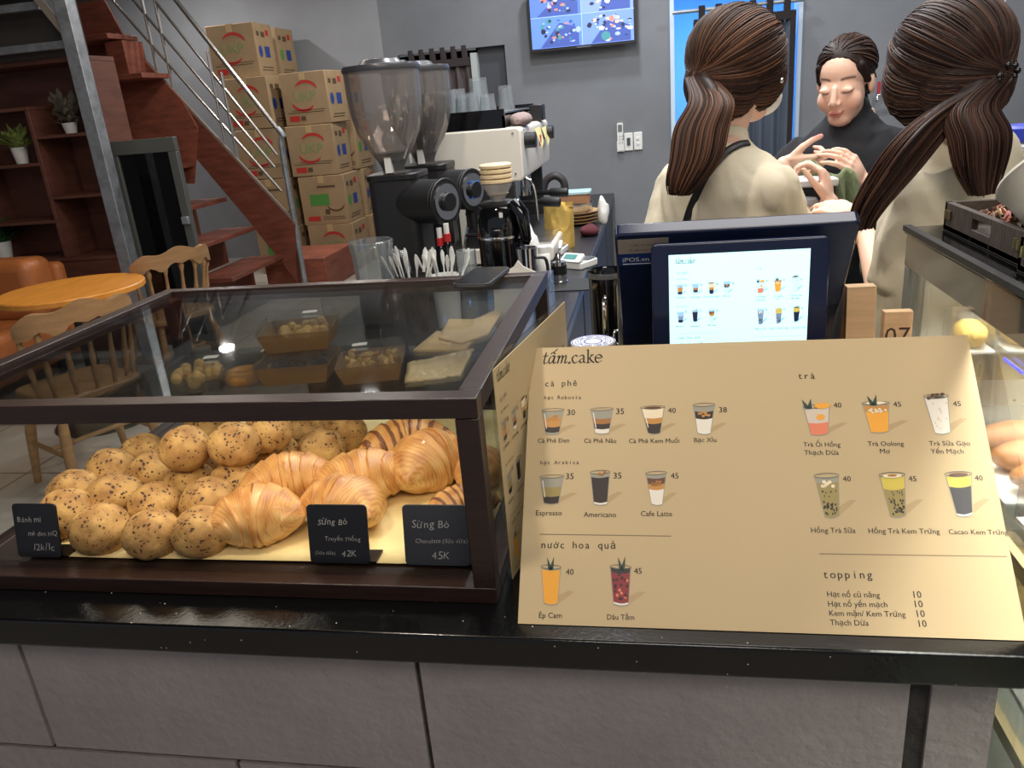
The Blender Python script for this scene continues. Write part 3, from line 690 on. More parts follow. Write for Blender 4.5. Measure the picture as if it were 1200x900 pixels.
def chair(label, loc, rz):
    t = thing('wooden_chair', label, 'chair', loc, rz, 'wooden spindle-back chairs around the orange table')
    # local: faces +y, back at -y
    b = MB(); pts = []
    b.rbox((-.21, -.20, .425), (.21, .22, .46), .07, 6); b.build('seat', M_CHAIRWOOD, t, bev=.008)
    n = 28; top, bot = [], []
    for i in range(n+1):
        u = -1+2*i/n; x = .235*math.sin(u*1.25)/math.sin(1.25); y = -.235+.12*(1-math.cos(u*1.25))/(1-math.cos(1.25))
        zt = .80+.055*math.cos(u*1.5)**1.0+.012*math.cos(u*9); zb = zt-.085-.012*math.cos(u*17) if abs(u) < .93 else zt-.05
        top.append((x, y, zt)); bot.append((x, y, zb))
    b = MB()
    for i in range(n):
        for off, rev in ((0, False), (-.028, True)):
            f = [(p[0]*(1+.1*(off < 0)), p[1]+off, p[2]) for p in (bot[i], bot[i+1], top[i+1], top[i])]; b.poly(f[::-1] if rev else f)
        for r_ in (top, bot):
            p, q = r_[i], r_[i+1]; f = [(p[0], p[1], p[2]), (q[0], q[1], q[2]), (q[0]*1.1, q[1]-.028, q[2]), (p[0]*1.1, p[1]-.028, p[2])]; b.poly(f if r_ is top else f[::-1])
    b.build('crest_rail', M_CHAIRWOOD, t, bev=.006)
    for i in range(7):
        u = -0.95+1.9*i/6; x = .235*math.sin(u*1.25)/math.sin(1.25)*1.03; y = -.245+.12*(1-math.cos(u*1.25))/(1-math.cos(1.25)); zt = .80+.055*math.cos(u*1.5)-.07
        xb, yb = x*.86, min(y+.06, -.10)
        pr = [(.009, 0), (.011, .06), (.017, .09), (.010, .11), (.014, .14), (.010, .18), (.009, .25), (.016, .28), (.009, .31)]
        a, c = Vector((xb, yb, .455)), Vector((x, y, zt)); L = (c-a)
        MB().tube([a+L*(z/.31) for _, z in pr], [r for r, _ in pr], 10).build('spindle', M_CHAIRWOOD, t)
    for sx in (-1, 1):
        for sy in (-1, 1):
            MB().tube([(sx*.16, sy*.15, .43), (sx*.19, sy*.18, .25), (sx*.215, sy*.205, 0)], [.017, .024, .015], 12).build('leg', M_CHAIRWOOD, t)
        MB().tube([(sx*.195, -.187, .20), (sx*.195, .187, .20)], .011, 8).build('stretcher', M_CHAIRWOOD, t)
    MB().tube([(-.195, 0, .20), (.195, 0, .20)], .011, 8).build('stretcher', M_CHAIRWOOD, t)
    return t
ch = chair('wooden spindle-back chair on the near side of the orange table', (-2.58, 3.00, 0), R(62))
dup(ch, (-2.92, 4.28, 0), R(64), 'wooden spindle-back chair on the far right of the orange table, before the dark glass panel')
# ================================================================== front counter
CT = 0.87
t = thing('service_counter', 'black granite topped service counter on a base of pale concrete blocks', 'counter', (-.4, .83, 0))
MB().box((-1.10, .80, CT-.045), (.412, 1.62, CT)).build('countertop', M_GRANITE, t, world=True, bev=.004)
FY = .835
b = MB()
def jx(x, y): return P(x, y, Y=FY).x
v1, v2, v3 = jx(42, 812), jx(497, 836), jx(1069, 850)
zj = P(170, 884, Y=FY).z
edges = [-1.07, v1, v2, v3, 0.395]; top = CT-.045; g = .0035
for i in range(4):
    gg = g*5 if i == 3 else g
    b.box((edges[i]+(gg if i else 0), FY, zj+g), (edges[i+1]-(g*2 if i == 2 else g), FY+.09, top-.002))
rnd = random.Random(5)
z = zj
offs = [-1.07, v1-.12, v1+.31, v2+.03+.25, 0.395]
while z > .02:
    z2 = max(z-.20, 0.0)
    for i in range(len(offs)-1): b.box((offs[i]+g, FY, z2+g), (offs[i+1]-g, FY+.09, z-g))
    offs = [-1.07]+[x+(.08 if int(z*100) % 2 else -.06) for x in offs[1:-1]]+[0.395]
    z = z2
b.build('block_base', M_BLOCK, t, world=True, bev=.002)
MB().box((-1.06, FY+.006, 0), (.38, 1.55, top)).build('mortar_core', M_MORTAR, t, world=True)

# ================================================================== glass pastry case
X0, X1, Y0, Y1, Z0, Z1, fr = -1.075, -.215, .87, 1.585, CT, 1.165, .030
t = thing('pastry_case', 'dark wood framed glass pastry case on the black counter', 'display case', ((X0+X1)/2, (Y0+Y1)/2, Z0))
b = MB()
b.box((X0, Y0, Z0), (X1, Y0+fr, Z0+.024)); b.box((X0, Y1-fr, Z0), (X1, Y1, Z0+.024))
b.box((X0, Y0+fr+.0005, Z0), (X0+fr, Y1-fr-.0005, Z0+.0238)); b.box((X1-fr, Y0+fr+.0005, Z0), (X1, Y1-fr-.0005, Z0+.0238))
b.box((X0, Y0, Z1-.027), (X1, Y0+fr, Z1)); b.box((X0, Y1-fr, Z1-.027), (X1, Y1, Z1))
b.box((X0, Y0+fr, Z1-.0268), (X0+fr, Y1-fr, Z1)); b.box((X1-fr, Y0+fr, Z1-.0268), (X1, Y1-fr, Z1))
for x in (X0, X1-fr):
    for y in (Y0, Y1-fr): b.box((x, y, Z0+.0245), (x+fr, y+fr, Z1-.0275))
b.build('frame', M_FRAME, t, world=True, bev=.0015)
MB().box((X0+fr, Y0+fr*.2, Z0+.012), (X1-fr, Y1-fr, Z0+.022)).build('deck', mat('case_deck', (40, 27, 22), .4), t, world=True)
MB().box((X0+fr-.006, Y0+fr-.006, Z1-.008), (X1-fr+.006, Y1-fr+.006, Z1-.003)).build('top_pane', M_GLASS, t, world=True)
for x in (X0+.013, X1-.017): MB().box((x, Y0+fr-.004, Z0+.02), (x+.004, Y1-fr+.004, Z1-.024)).build('side_pane', M_GLASS, t, world=True)
MB().box((X0+fr, Y0+.024, Z0+.022), (X1-fr, Y0+.028, Z0+.034)).build('front_lip', M_GLASS, t, world=True)
xm = (X0+X1)/2
MB().box((X0+fr-.004, Y1-.012, Z0+.02), (xm+.06, Y1-.008, Z1-.024)).build('rear_pane', M_GLASS, t, world=True)
MB().box((xm-.06, Y1-.022, Z0+.02), (X1-fr+.004, Y1-.018, Z1-.024)).build('rear_pane', M_GLASS, t, world=True)
SHZ = 1.030
MB().box((X0+.02, 1.205, SHZ-.006), (X1-.02, 1.555, SHZ)).build('glass_shelf', M_GLASS, t, world=True)
b = MB()
for x in (X0+.017, X1-.030):
    b.box((x, 1.2, SHZ-.014), (x+.013, 1.556, SHZ-.006))
b.build('shelf_bracket', M_FRAME, t, world=True)
MB().box((X0+fr, Y0+fr, Z1-.026), (X1-fr, Y0+fr+.012, Z1-.017)).build('led_strip', mat('warm_led', (255, 226, 170), .5, emit=1.5), t, world=True)
l = area('case_lamp', (xm, Y0+fr+.013, Z1-.030), X1-X0-.08, .012, .75, (1.0, .85, .62), (xm, 1.22, .90)); l.parent = t; l.matrix_parent_inverse = rootmat(t).inverted()

# parchment on the deck
b = MB(); n, m = 24, 16; vs = []; fs = []
px0, px1, py0, py1 = X0+.12, X1-.034, Y0+.052, 1.50
for j in range(m+1):
    for i in range(n+1):
        x, y = px0+(px1-px0)*i/n, py0+(py1-py0)*j/m
        cx = max(0, (x-(px1-.12))/.12)*max(0, (py0+.14-y)/.14)
        z = Z0+.0246+.006*cx**2+.0012*noise.noise((x*9, y*9, 0))+.0012
        vs.append((x-.06*(j/m)*(i == 0), y, z))
for j in range(m):
    for i in range(n): fs.append((j*(n+1)+i, j*(n+1)+i+1, (j+1)*(n+1)+i+1, (j+1)*(n+1)+i))
b.add(vs, fs)
o = solo(b, 'parchment_sheet', mat('parchment', (232, 208, 146), .7, var=.06, vscale=25), 'cream parchment sheet under the buns and croissants', 'paper', (xm, 1.2, Z0+.024))
o.modifiers.new('thickness', 'SOLIDIFY').thickness = .0006; o.modifiers['thickness'].offset = 1

# ---------------------------------------------------------------- buns
def bun_mat():
    m = mat('seeded_bun_crust', (200, 160, 96), .75, bump=.35, bscale=3.2)
    nt = m.node_tree; bs = nt.nodes['Principled BSDF']; L = nt.links
    tc = nt.nodes.new('ShaderNodeTexCoord')
    n1 = nt.nodes.new('ShaderNodeTexNoise'); n1.inputs['Scale'].default_value = 1.6; n1.inputs['Detail'].default_value = 4
    r1 = nt.nodes.new('ShaderNodeValToRGB'); r1.color_ramp.elements[0].position = .3; r1.color_ramp.elements[1].position = .72
    r1.color_ramp.elements[0].color = lin((150, 106, 56)); r1.color_ramp.elements[1].color = lin((206, 164, 98))
    v = nt.nodes.new('ShaderNodeTexVoronoi'); v.inputs['Scale'].default_value = 8.5; v.inputs['Randomness'].default_value = 1
    mp = nt.nodes.new('ShaderNodeMapping'); mp.inputs['Scale'].default_value = (1, .62, .9); L.new(tc.outputs['Object'], mp.inputs['Vector'])
    n2 = nt.nodes.new('ShaderNodeTexNoise'); n2.inputs['Scale'].default_value = 3.0; L.new(tc.outputs['Object'], n2.inputs['Vector'])
    L.new(mp.outputs[0], v.inputs['Vector'])
    a = nt.nodes.new('ShaderNodeMath'); a.operation = 'MULTIPLY_ADD'; a.inputs[1].default_value = 1.5; L.new(n2.outputs['Fac'], a.inputs[0]); L.new(v.outputs['Distance'], a.inputs[2])
    r2 = nt.nodes.new('ShaderNodeValToRGB'); r2.color_ramp.elements[0].position = .90; r2.color_ramp.elements[1].position = .98
    r2.color_ramp.elements[0].color = (0, 0, 0, 1); r2.color_ramp.elements[1].color = (1, 1, 1, 1)
    L.new(a.outputs[0], r2.inputs['Fac'])
    mx = nt.nodes.new('ShaderNodeMix'); mx.data_type = 'RGBA'
    mx.inputs[6].default_value = lin((70, 46, 28)); L.new(r1.outputs['Color'], mx.inputs[7]); L.new(r2.outputs['Color'], mx.inputs[0])
    L.new(tc.outputs['Object'], n1.inputs['Vector']); L.new(n1.outputs['Fac'], r1.inputs['Fac']); L.new(mx.outputs[2], bs.inputs['Base Color'])
    return m
M_BUN = bun_mat()
def bun_mesh(seed):
    b = MB(); b.ell((0, 0, 0), 1.0, 36, 24)
    o = Vector((seed*7.3, seed*3.1, 0)); out = []
    for v in b.v:
        n = noise.noise(v*1.6+o)*.05+noise.noise(v*4+o)*.018
        cr = abs(noise.noise(v*2.6+o*2)); n -= .05*max(0, .10-cr)/.10*(1 if v.z > .1 else 0)
        w = v*(1+n); w.z *= .90
        if w.z < -.66: w.z = -.66-(w.z+.66)*-.15
        out.append(w)
    b.v = out
    return b.mesh('seeded_bun', M_BUN)
BUNM = [bun_mesh(k) for k in range(5)]
BR = .0445
# (pixel centre, layer height of the centre above the deck paper, words)
buns = [
 (118, 621, 0, 'front row bun beside the left price sign'), (178, 626, 0, 'front row bun, second from the left price sign'), (236, 624, 0, 'front row bun touching the front left croissant'),
 (80, 603, 0, 'bun half behind the left price sign'), (88, 578, 0, 'leftmost bun of the second row'), (135, 585, 0, 'cracked bun of the second row behind the first front bun'),
 (182, 592, 0, 'second row bun behind the gap of the two middle front buns'), (245, 590, 0, 'second row bun beside the croissants'),
 (131, 553, 0, 'leftmost bun of the third row'), (181, 556, 0, 'third row bun beneath the left big top bun'), (223, 566, 0, 'third row bun in front of the two big top buns'),
 (278, 566, 0, 'cracked bun behind the front left croissant'), (168, 531, 0, 'leftmost bun of the rear row'), (217, 526, 1, 'big bun on top of the heap at the left'),
 (275, 521, 1, 'big bun on top of the heap right of the middle'), (322, 534, 0, 'bun behind the second croissant'), (377, 527, 0, 'cracked bun at the right end of the heap'),
 (355, 509, 0, 'small bun of the rear row behind the cracked right bun'), (404, 507, 0, 'rearmost right bun under the front top rail'), (314, 506, 1, 'bun under the front top rail right of the big top bun'),
 (242, 508, 0, 'rear bun between the two big top buns'), (248, 546, 0, 'dark bun wedged deep between the big top buns'), (372, 497, 0, 'bun hidden mostly by the top rail, above the cracked right one')]
for k, (x, y, lay, words) in enumerate(buns):
    z = Z0+.026+BR*.64+(.066 if lay else 0)
    if 'wedged' in words: z = Z0+.026+BR*.64
    p = P(x, y, Z=z); sc = BR*random.uniform(.95, 1.05)
    if 'small' in words: sc *= .92
    if lay == 0: p.z = Z0+.0262+.66*sc
    o = bpy.data.objects.new('seeded_bun', BUNM[k % 5]); COL.objects.link(o)
    o.location = p; o.scale = (sc, sc, sc); o.rotation_euler = (random.uniform(-.12, .12)*lay, random.uniform(-.12, .12)*lay, random.uniform(0, 6.28))
    tag(o, 'seeded '+words, 'bun', 'seeded buns heaped in the pastry case')

# ---------------------------------------------------------------- croissants
M_CRO = mat('croissant_crust', (200, 130, 60), .38, attr='tone', bump=.18, bscale=120, coat=.15)
def croissant_mesh(seed, choc=False, bend=.5, segs=7):
    rnd = random.Random(seed); n, m = 90, 40; b = MB(); vs, fs = [], []
    for i in range(n+1):
        t = i/n; s = -1+2*t
        ang = s*bend; L = 1.0
        c = Vector((math.sin(ang)/max(bend, .01)*L if bend > .02 else s, (1-math.cos(ang))/max(bend, .01)*-L if bend > .02 else 0, 0))
        tg = Vector((math.cos(ang), -math.sin(ang), 0)); nr = Vector((math.sin(ang), math.cos(ang), 0))
        env = max(0.03, (1-abs(s)**2.0))**.85*.58+.06*(1-abs(s)**8)
        q = abs(s)*segs/2+.35; st = q-math.floor(q)      # each wrap is a step that steepens away from the middle
        ridge = (1-st)**.7*.30+.0
        r = env*(.82+ridge)
        for k in range(m):
            a = 2*math.pi*k/m
            sp = .10*math.sin(2*a+seed)*s
            qq = abs(s+sp*.6)**.8*segs/2+.2+.16*math.sin(a*2+seed*1.7)+.12*noise.noise((s*2, a, seed)); st2 = qq-math.floor(qq); rr = env*(.90+.13*min(1, st2/.12)*(1-st2)**.7)
            rr *= 1+.05*noise.noise((s*3, math.cos(a)*2+seed, math.sin(a)*2))
            v = c+nr*(math.cos(a)*rr)+Vector((0, 0, math.sin(a)*rr*.86))
            vs.append(v)
            lam = .5+.5*math.sin((st2*34)+5*noise.noise((s*5+seed, a*2, 0)))
            ed = (1-st2)
            up = .5+.5*math.sin(a)
            g = .22*ed+.35*noise.noise((s*4, a*2, seed))+.38*up
            lo, mi_, hi = (242, 212, 152), (212, 156, 88), (158, 96, 48)
            w = min(max(g+.26*lam, 0), 1)
            col = [lo[j]+(mi_[j]-lo[j])*min(w*2, 1)+(hi[j]-mi_[j])*max(w*2-1, 0) for j in range(3)]
            if choc:
                band = .5+.5*math.sin(qq*6.283*1.0+.8)
                if band > .62: col = [c_*.30+d*.70 for c_, d in zip(col, (84, 40, 24))]
            vs[-1] = (v, col)
    for i in range(n):
        for k in range(m): fs.append((i*m+k, i*m+(k+1) % m, (i+1)*m+(k+1) % m, (i+1)*m+k))
    fs.append(tuple(range(m-1, -1, -1))); fs.append(tuple(n*m+k for k in range(m)))
    for v, c in vs: b.v.append(v); b.vc.append(c)
    for f in fs: b.f.append(f); b.fm.append(0)
    zmin = min(v.z for v in b.v)
    b.v = [Vector((v.x, v.y, max(v.z-zmin*.80, 0.0))) for v in b.v]
    me = b.mesh('croissant', M_CRO)
    return me
def croissant(x, y, half, rz, me, label, lift=0.0, tilt=0.0, fat=1.0):
    z = Z0+.027+lift; p = P(x, y, Z=z+.035); p.z = z
    o = bpy.data.objects.new('croissant', me); COL.objects.link(o); o.location = p
    o.scale = (half, half*fat, half*fat); o.rotation_euler = (tilt, 0, R(rz))
    return tag(o, label, 'croissant', 'croissants in the pastry case')
CM = [croissant_mesh(1, bend=.75), croissant_mesh(2, bend=.35), croissant_mesh(3, bend=.6, segs=8), croissant_mesh(5, True, bend=.55, segs=9), croissant_mesh(4, bend=.9, segs=6)]
croissant(303, 606, .078, 20, CM[0], 'big plump croissant at the front, left of the middle price sign', fat=1.12)
croissant(338, 563, .082, 26, CM[2], 'croissant behind the big front one, leaning on the seeded buns', .012, fat=1.0)
croissant(424, 562, .094, 27, CM[1], 'long pointed croissant in the middle behind the middle price sign', fat=.92)
croissant(405, 590, .078, -14, CM[4], 'croissant half hidden by the middle price sign', fat=1.05)
croissant(502, 545, .082, 52, CM[4], 'smooth fat croissant lying free on the parchment at the right', fat=1.18)
croissant(475, 518, .090, 24, CM[3], 'dark striped chocolate croissant behind the fat smooth one', fat=.9)
croissant(540, 586, .062, 30, CM[3], 'striped chocolate croissant above the right price sign, by the frame post', fat=.95)
croissant(562, 545, .062, 70, CM[1], 'croissant beside the right frame post, partly behind it', fat=1.05)

# ---------------------------------------------------------------- chalk price signs
M_SIGN = mat('chalkboard_black', (16, 16, 19), .35)
M_CHALK = mat('chalk', (150, 148, 146), .9)
def sign(label, c0, c1, lines, col=M_SIGN, yaw=0):
    y = Y0+.046
    a = P(*c0, Y=y); c = P(*c1, Y=y); w, h = c.x-a.x, a.z-c.z
    zb = Z0+.0275
    t = thing('price_sign', label, 'price sign', ((a.x+c.x)/2, y, zb), R(yaw), 'black chalk price signs in the pastry case')
    T = Matrix.Rotation(R(-12), 4, 'X')
    b = MB(); b.rbox((-w/2, 0, 0), (w/2, .003, h*1.02), .006, axis=1, M=T); plate = b.build('sign_plate', col, t, bev=.0006)
    MB().box((-w/2+.012, .003, 0), (w/2+.008, .034, .003)).build('sign_foot', col, t)
    b = MB()
    for s, x, yy, ww, sh in lines:
        put_text(b, s, T @ Matrix.Translation((-w/2+w*x, -.0006, h*yy)) @ Matrix.Rotation(R(90), 4, 'X') @ Matrix.Rotation(R(sh), 4, 'Z'), width=w*ww, shear=.12, jitter=.10)
    b.build('chalk_writing', M_CHALK, t, smooth=False); under(plate, 'chalk_writing')
sign('black chalk sign for the seeded buns at the left end of the case', (2, 595), (72, 652), [('Bánh mì', .1, .68, .55, 0), ('mè đen HQ', .30, .42, .68, 0), ('12k/1c', .40, .14, .48, 0)])
sign('black chalk sign in the middle in front of the plain croissants', (351, 593), (433, 656), [('Sừng Bò', .18, .68, .50, 0), ('Truyền Thống', .28, .40, .60, 0), ('(Sữa dừa)', .10, .16, .34, 0), ('42K', .54, .13, .26, 0)])
sign('charcoal chalk sign at the right end in front of the striped croissants', (465, 592), (551, 657), [('Sừng Bò', .14, .64, .58, 0), ('Chocolate (Sữa dừa)', .18, .38, .80, 1), ('45K', .42, .12, .28, 0)], mat('chalkboard_slate', (44, 46, 52), .5))

# ---------------------------------------------------------------- pastry boxes on the glass shelf
M_KRAFT = mat('kraft_tray', (142, 106, 62), .8, var=.1, vscale=30)
M_STICK = mat('sticker_white', (236, 232, 222), .6)
M_FLAKE = mat('baked_flakes', (218, 176, 104), .7, var=.3, vscale=60)
M_FLAKED = mat('dark_flakes', (96, 70, 46), .7, var=.4, vscale=60)
def pastry_box(label, loc, w, d, h, rz, content, flare=.012, lid=.02, tray=True, sticker=(.02, .02), seed=1, mat_c=None):
    t = thing('pastry_box', label, 'pastry box', loc, R(rz), 'clear-lidded pastry boxes on the glass shelf')
    rnd = random.Random(seed)
    def shell(w0, d0, z0, w1, d1, z1, th=.0012):
        b = MB(); lo = [(-w0/2, -d0/2, z0), (w0/2, -d0/2, z0), (w0/2, d0/2, z0), (-w0/2, d0/2, z0)]; hi = [(-w1/2, -d1/2, z1), (w1/2, -d1/2, z1), (w1/2, d1/2, z1), (-w1/2, d1/2, z1)]
        k = 1-.02
        b.add(lo+hi, [(3, 2, 1, 0)]+[(i, (i+1) % 4, (i+1) % 4+4, i+4) for i in range(4)])
        li = [(p[0]*k, p[1]*k, z0+.001) for p in lo]; hh = [(p[0]*k, p[1]*k, z1) for p in hi]
        b.add(li+hh, [(0, 1, 2, 3)]+[(i+4, (i+1) % 4+4, (i+1) % 4, i) for i in range(4)])
        b.add(hi+hh, [(i, (i+1) % 4, (i+1) % 4+4, i+4) for i in range(4)])
        return b
    shell(w, d, 0, w+2*flare, d+2*flare, h).build('tray', M_KRAFT if tray else M_CLEARP, t, smooth=False)
    lw, ld = w+2*flare+.004, d+2*flare+.004
    b = MB(); lo = [(-lw/2, -ld/2, h), (lw/2, -ld/2, h), (lw/2, ld/2, h), (-lw/2, ld/2, h)]; hi = [(p[0]*.86, p[1]*.86, h+lid) for p in lo]
    b.add(lo+hi, [(4, 5, 6, 7)]+[(i, (i+1) % 4, (i+1) % 4+4, i+4) for i in range(4)]); b.build('clear_lid', M_CLEARP, t, smooth=False)
    sx, sy = sticker
    MB().box((sx-.014, sy-.009, h+lid+.0004), (sx+.014, sy+.009, h+lid+.001)).build('sticker', M_STICK, t)
    b = MB()
    if content == 'flakes':
        for i in range(70):
            c = Vector((rnd.uniform(-.44, .44)*w, rnd.uniform(-.44, .44)*d, rnd.uniform(.006, h+.004))); q = Quaternion((rnd.gauss(0, 1), rnd.gauss(0, 1), rnd.gauss(0, 1), rnd.gauss(0, 1))).normalized().to_matrix()
            b.ell(c, (rnd.uniform(.007, .012), rnd.uniform(.005, .009), rnd.uniform(.002, .004)), 8, 5, q)
    elif content == 'balls':
        for i in range(22):
            c = Vector((rnd.uniform(-.42, .42)*w, rnd.uniform(-.42, .42)*d, rnd.uniform(.010, h-.002))); b.ell(c, rnd.uniform(.009, .013), 10, 7)
    elif content == 'rings':
        for cx, cy in ((-.24, -.2), (.22, .22)):
            n = 20; pts = [(cx*w+.026*math.cos(6.283*k/n), cy*d+.026*math.sin(6.283*k/n), .014) for k in range(n+1)]; b.tube(pts, .0125, 10)
    o = b.build('pastries', mat_c or M_FLAKE, t); o['kind'] = 'stuff'
    return t
sz = SHZ+.0005
p = P(340, 452, Z=sz)
pastry_box('lower box of the two stacked kraft pastry boxes, filled with dark flakes', (p.x, p.y+.055, sz), .118, .095, .038, 8, 'flakes', seed=2, mat_c=M_FLAKED)
pastry_box('upper box of the two stacked kraft pastry boxes, with pale puffs', (p.x+.006, p.y+.068, sz+.0595), .112, .092, .038, 12, 'balls', seed=3)
p2 = P(418, 452, Z=sz)
pastry_box('kraft box of pale flakes right of the stacked pair', (p2.x+.012, p2.y+.06, sz), .10, .09, .036, 14, 'flakes', seed=4, sticker=(-.02, .02))
p3 = P(288, 456, Z=sz)
pastry_box('clear box with glazed rings left of the stacked kraft boxes', (p3.x-.002, p3.y+.065, sz), .098, .11, .034, 10, 'rings', tray=False, flare=.004, lid=.014, seed=5, mat_c=mat('glazed_ring', (206, 140, 52), .3, var=.3, vscale=40))
p4 = P(225, 462, Z=sz)
pastry_box('leftmost clear box, holding pale round puffs', (p4.x-.012, p4.y+.058, sz), .105, .11, .032, 12, 'balls', tray=False, flare=.004, lid=.014, seed=6)
p5 = P(452, 463, Z=sz)
# brown paper bags and plastic sleeve lying on the right of the shelf
M_BAG = mat('kraft_bag_paper', (214, 180, 128), .75, var=.06, vscale=14)
def bag(label, pts, z, hole=None, th=.006):
    b = MB(); q = [P(x, y, Z=z) for x, y in pts]
    b.prism([(p.x, p.y, z) for p in q], (0, 0, th))
    c = sum(q, Vector())/len(q)
    t = thing('paper_bag', label, 'paper bag', (c.x, c.y, z))
    b.build('bag_body', M_BAG, t, world=True, bev=.002)
    if hole:
        hp = [P(x, y, Z=z+th) for x, y in hole]
        MB().tube(catmull([(p.x, p.y, z+th+.0003) for p in hp], 4), [.002, .007, .007, .007, .008, .008, .008, .008, .007, .007, .007, .007, .002][:len(catmull(hp, 4))] if False else .0065, 8, flat=.0008, up=(0, 0, 1)).build('handle_slot', mat('slot_dark', (50, 40, 30), .8), t, world=True)
bag('creased brown paper bag lying behind the one with a handle slot', [(514, 398), (526, 376), (556, 376), (584, 364), (588, 368), (572, 394), (540, 404)], SHZ+.0075, th=.005)
bag('brown paper bag with a dark handle slot on the glass shelf', [(484, 413), (512, 390), (542, 396), (556, 400), (546, 412)], SHZ+.001, [(521, 398), (527, 393), (534, 390)], th=.006)
b = MB(); q = [P(x, y, Z=SHZ+.001) for x, y in ((478, 428), (500, 418), (556, 410), (556, 428), (540, 442), (474, 450))]
n = 22; vs = []; fs = []
for j in range(n+1):
    for i in range(n+1):
        u, v = i/n, j/n
        a_ = q[5].lerp(q[4], u); c_ = q[0].lerp(q[2], u); p = a_.lerp(c_, v)
        vs.append((p.x, p.y, SHZ+.004+.006*abs(noise.noise((u*7, v*9, 1)))+.003*abs(noise.noise((u*19, v*17, 4)))))
for j in range(n):
    for i in range(n): fs.append((j*(n+1)+i, j*(n+1)+i+1, (j+1)*(n+1)+i+1, (j+1)*(n+1)+i))
b.add(vs, fs)
m_ = mat('crinkled_film_sleeve', (206, 180, 132), .35, spec=.6)
o = solo(b, 'plastic_sleeve', m_, 'crinkled clear plastic sleeve of waffle wafers before the paper bags', 'wrapper', (q[4].x, q[4].y, SHZ)); o.modifiers.new('thickness', 'SOLIDIFY').thickness = .003

# phone on the case
t = thing('smartphone', 'black smartphone lying on the rear of the glass case top', 'phone', P(563, 333, Z=Z1))
pts = [P(x, y, Z=Z1) for x, y in ((531, 338), (552, 318), (598, 318), (579, 338))]
ux = (pts[3]-pts[0]); ux.z = 0; ang = math.atan2(ux.y, ux.x)
w_, l_ = .078, .155
T = Matrix.Translation((sum(p.x for p in pts)/4, sum(p.y for p in pts)/4, Z1)) @ Matrix.Rotation(R(-6), 4, 'Z')
MB(T).rbox((-w_/2, -l_/2, 0), (w_/2, l_/2, .0095), .014, 5).build('phone_body', M_BLACKM, t, world=True, bev=.002)
MB(T).rbox((-w_/2+.0035, -l_/2+.0035, .0095), (w_/2-.0035, l_/2-.0035, .0101), .012, 5).build('phone_screen', mat('phone_glass', (8, 9, 12), .16, spec=.3), t, world=True)
MB(T).rbox((-w_/2-.0004, -l_/2-.0004, .004), (w_/2+.0004, l_/2+.0004, .0065), .014, 5).build('side_band', mat('phone_edge', (120, 120, 122), .25, metal=.8), t, world=True)
# ================================================================== menu artwork, laid out in metres on the board (x right, y up the slope)
BY0, BZ0, BY1, BZ1 = .829, CT+.001, 1.100, 1.154
BX0, BX1 = -.181, .411
BN = Vector((0, BY1-BY0, BZ1-BZ0)); BH = BN.length; BN.normalize(); BW = BX1-BX0
def UV(x, y):
    d = ray(x, y); o = Vector((BX0, BY0, BZ0)); nrm = Vector((1, 0, 0)).cross(BN)
    t = (o-CAM).dot(nrm)/d.dot(nrm); q = CAM+d*t-o
    return Vector((q.x, q.dot(BN), 0))
INKC = {'ink': (34, 30, 28), 'line': (120, 100, 74), 'shadow': (176, 150, 108), 'glass': (150, 146, 130), 'rim': (96, 92, 84), 'dark': (40, 24, 20), 'brown': (92, 54, 30), 'amber': (190, 134, 62),
        'caramel': (160, 104, 46), 'milk': (226, 218, 204), 'foam': (232, 216, 182), 'orange': (232, 160, 44), 'pink': (222, 122, 88), 'pale': (206, 190, 172), 'red': (132, 34, 40), 'darkred': (66, 22, 28), 'leaf': (34, 58, 50),
        'olive': (150, 132, 74), 'yellow': (206, 184, 70), 'cocoa': (36, 34, 40), 'grey': (120, 116, 108), 'pearl': (46, 40, 30)}
KEYS = list(INKC)
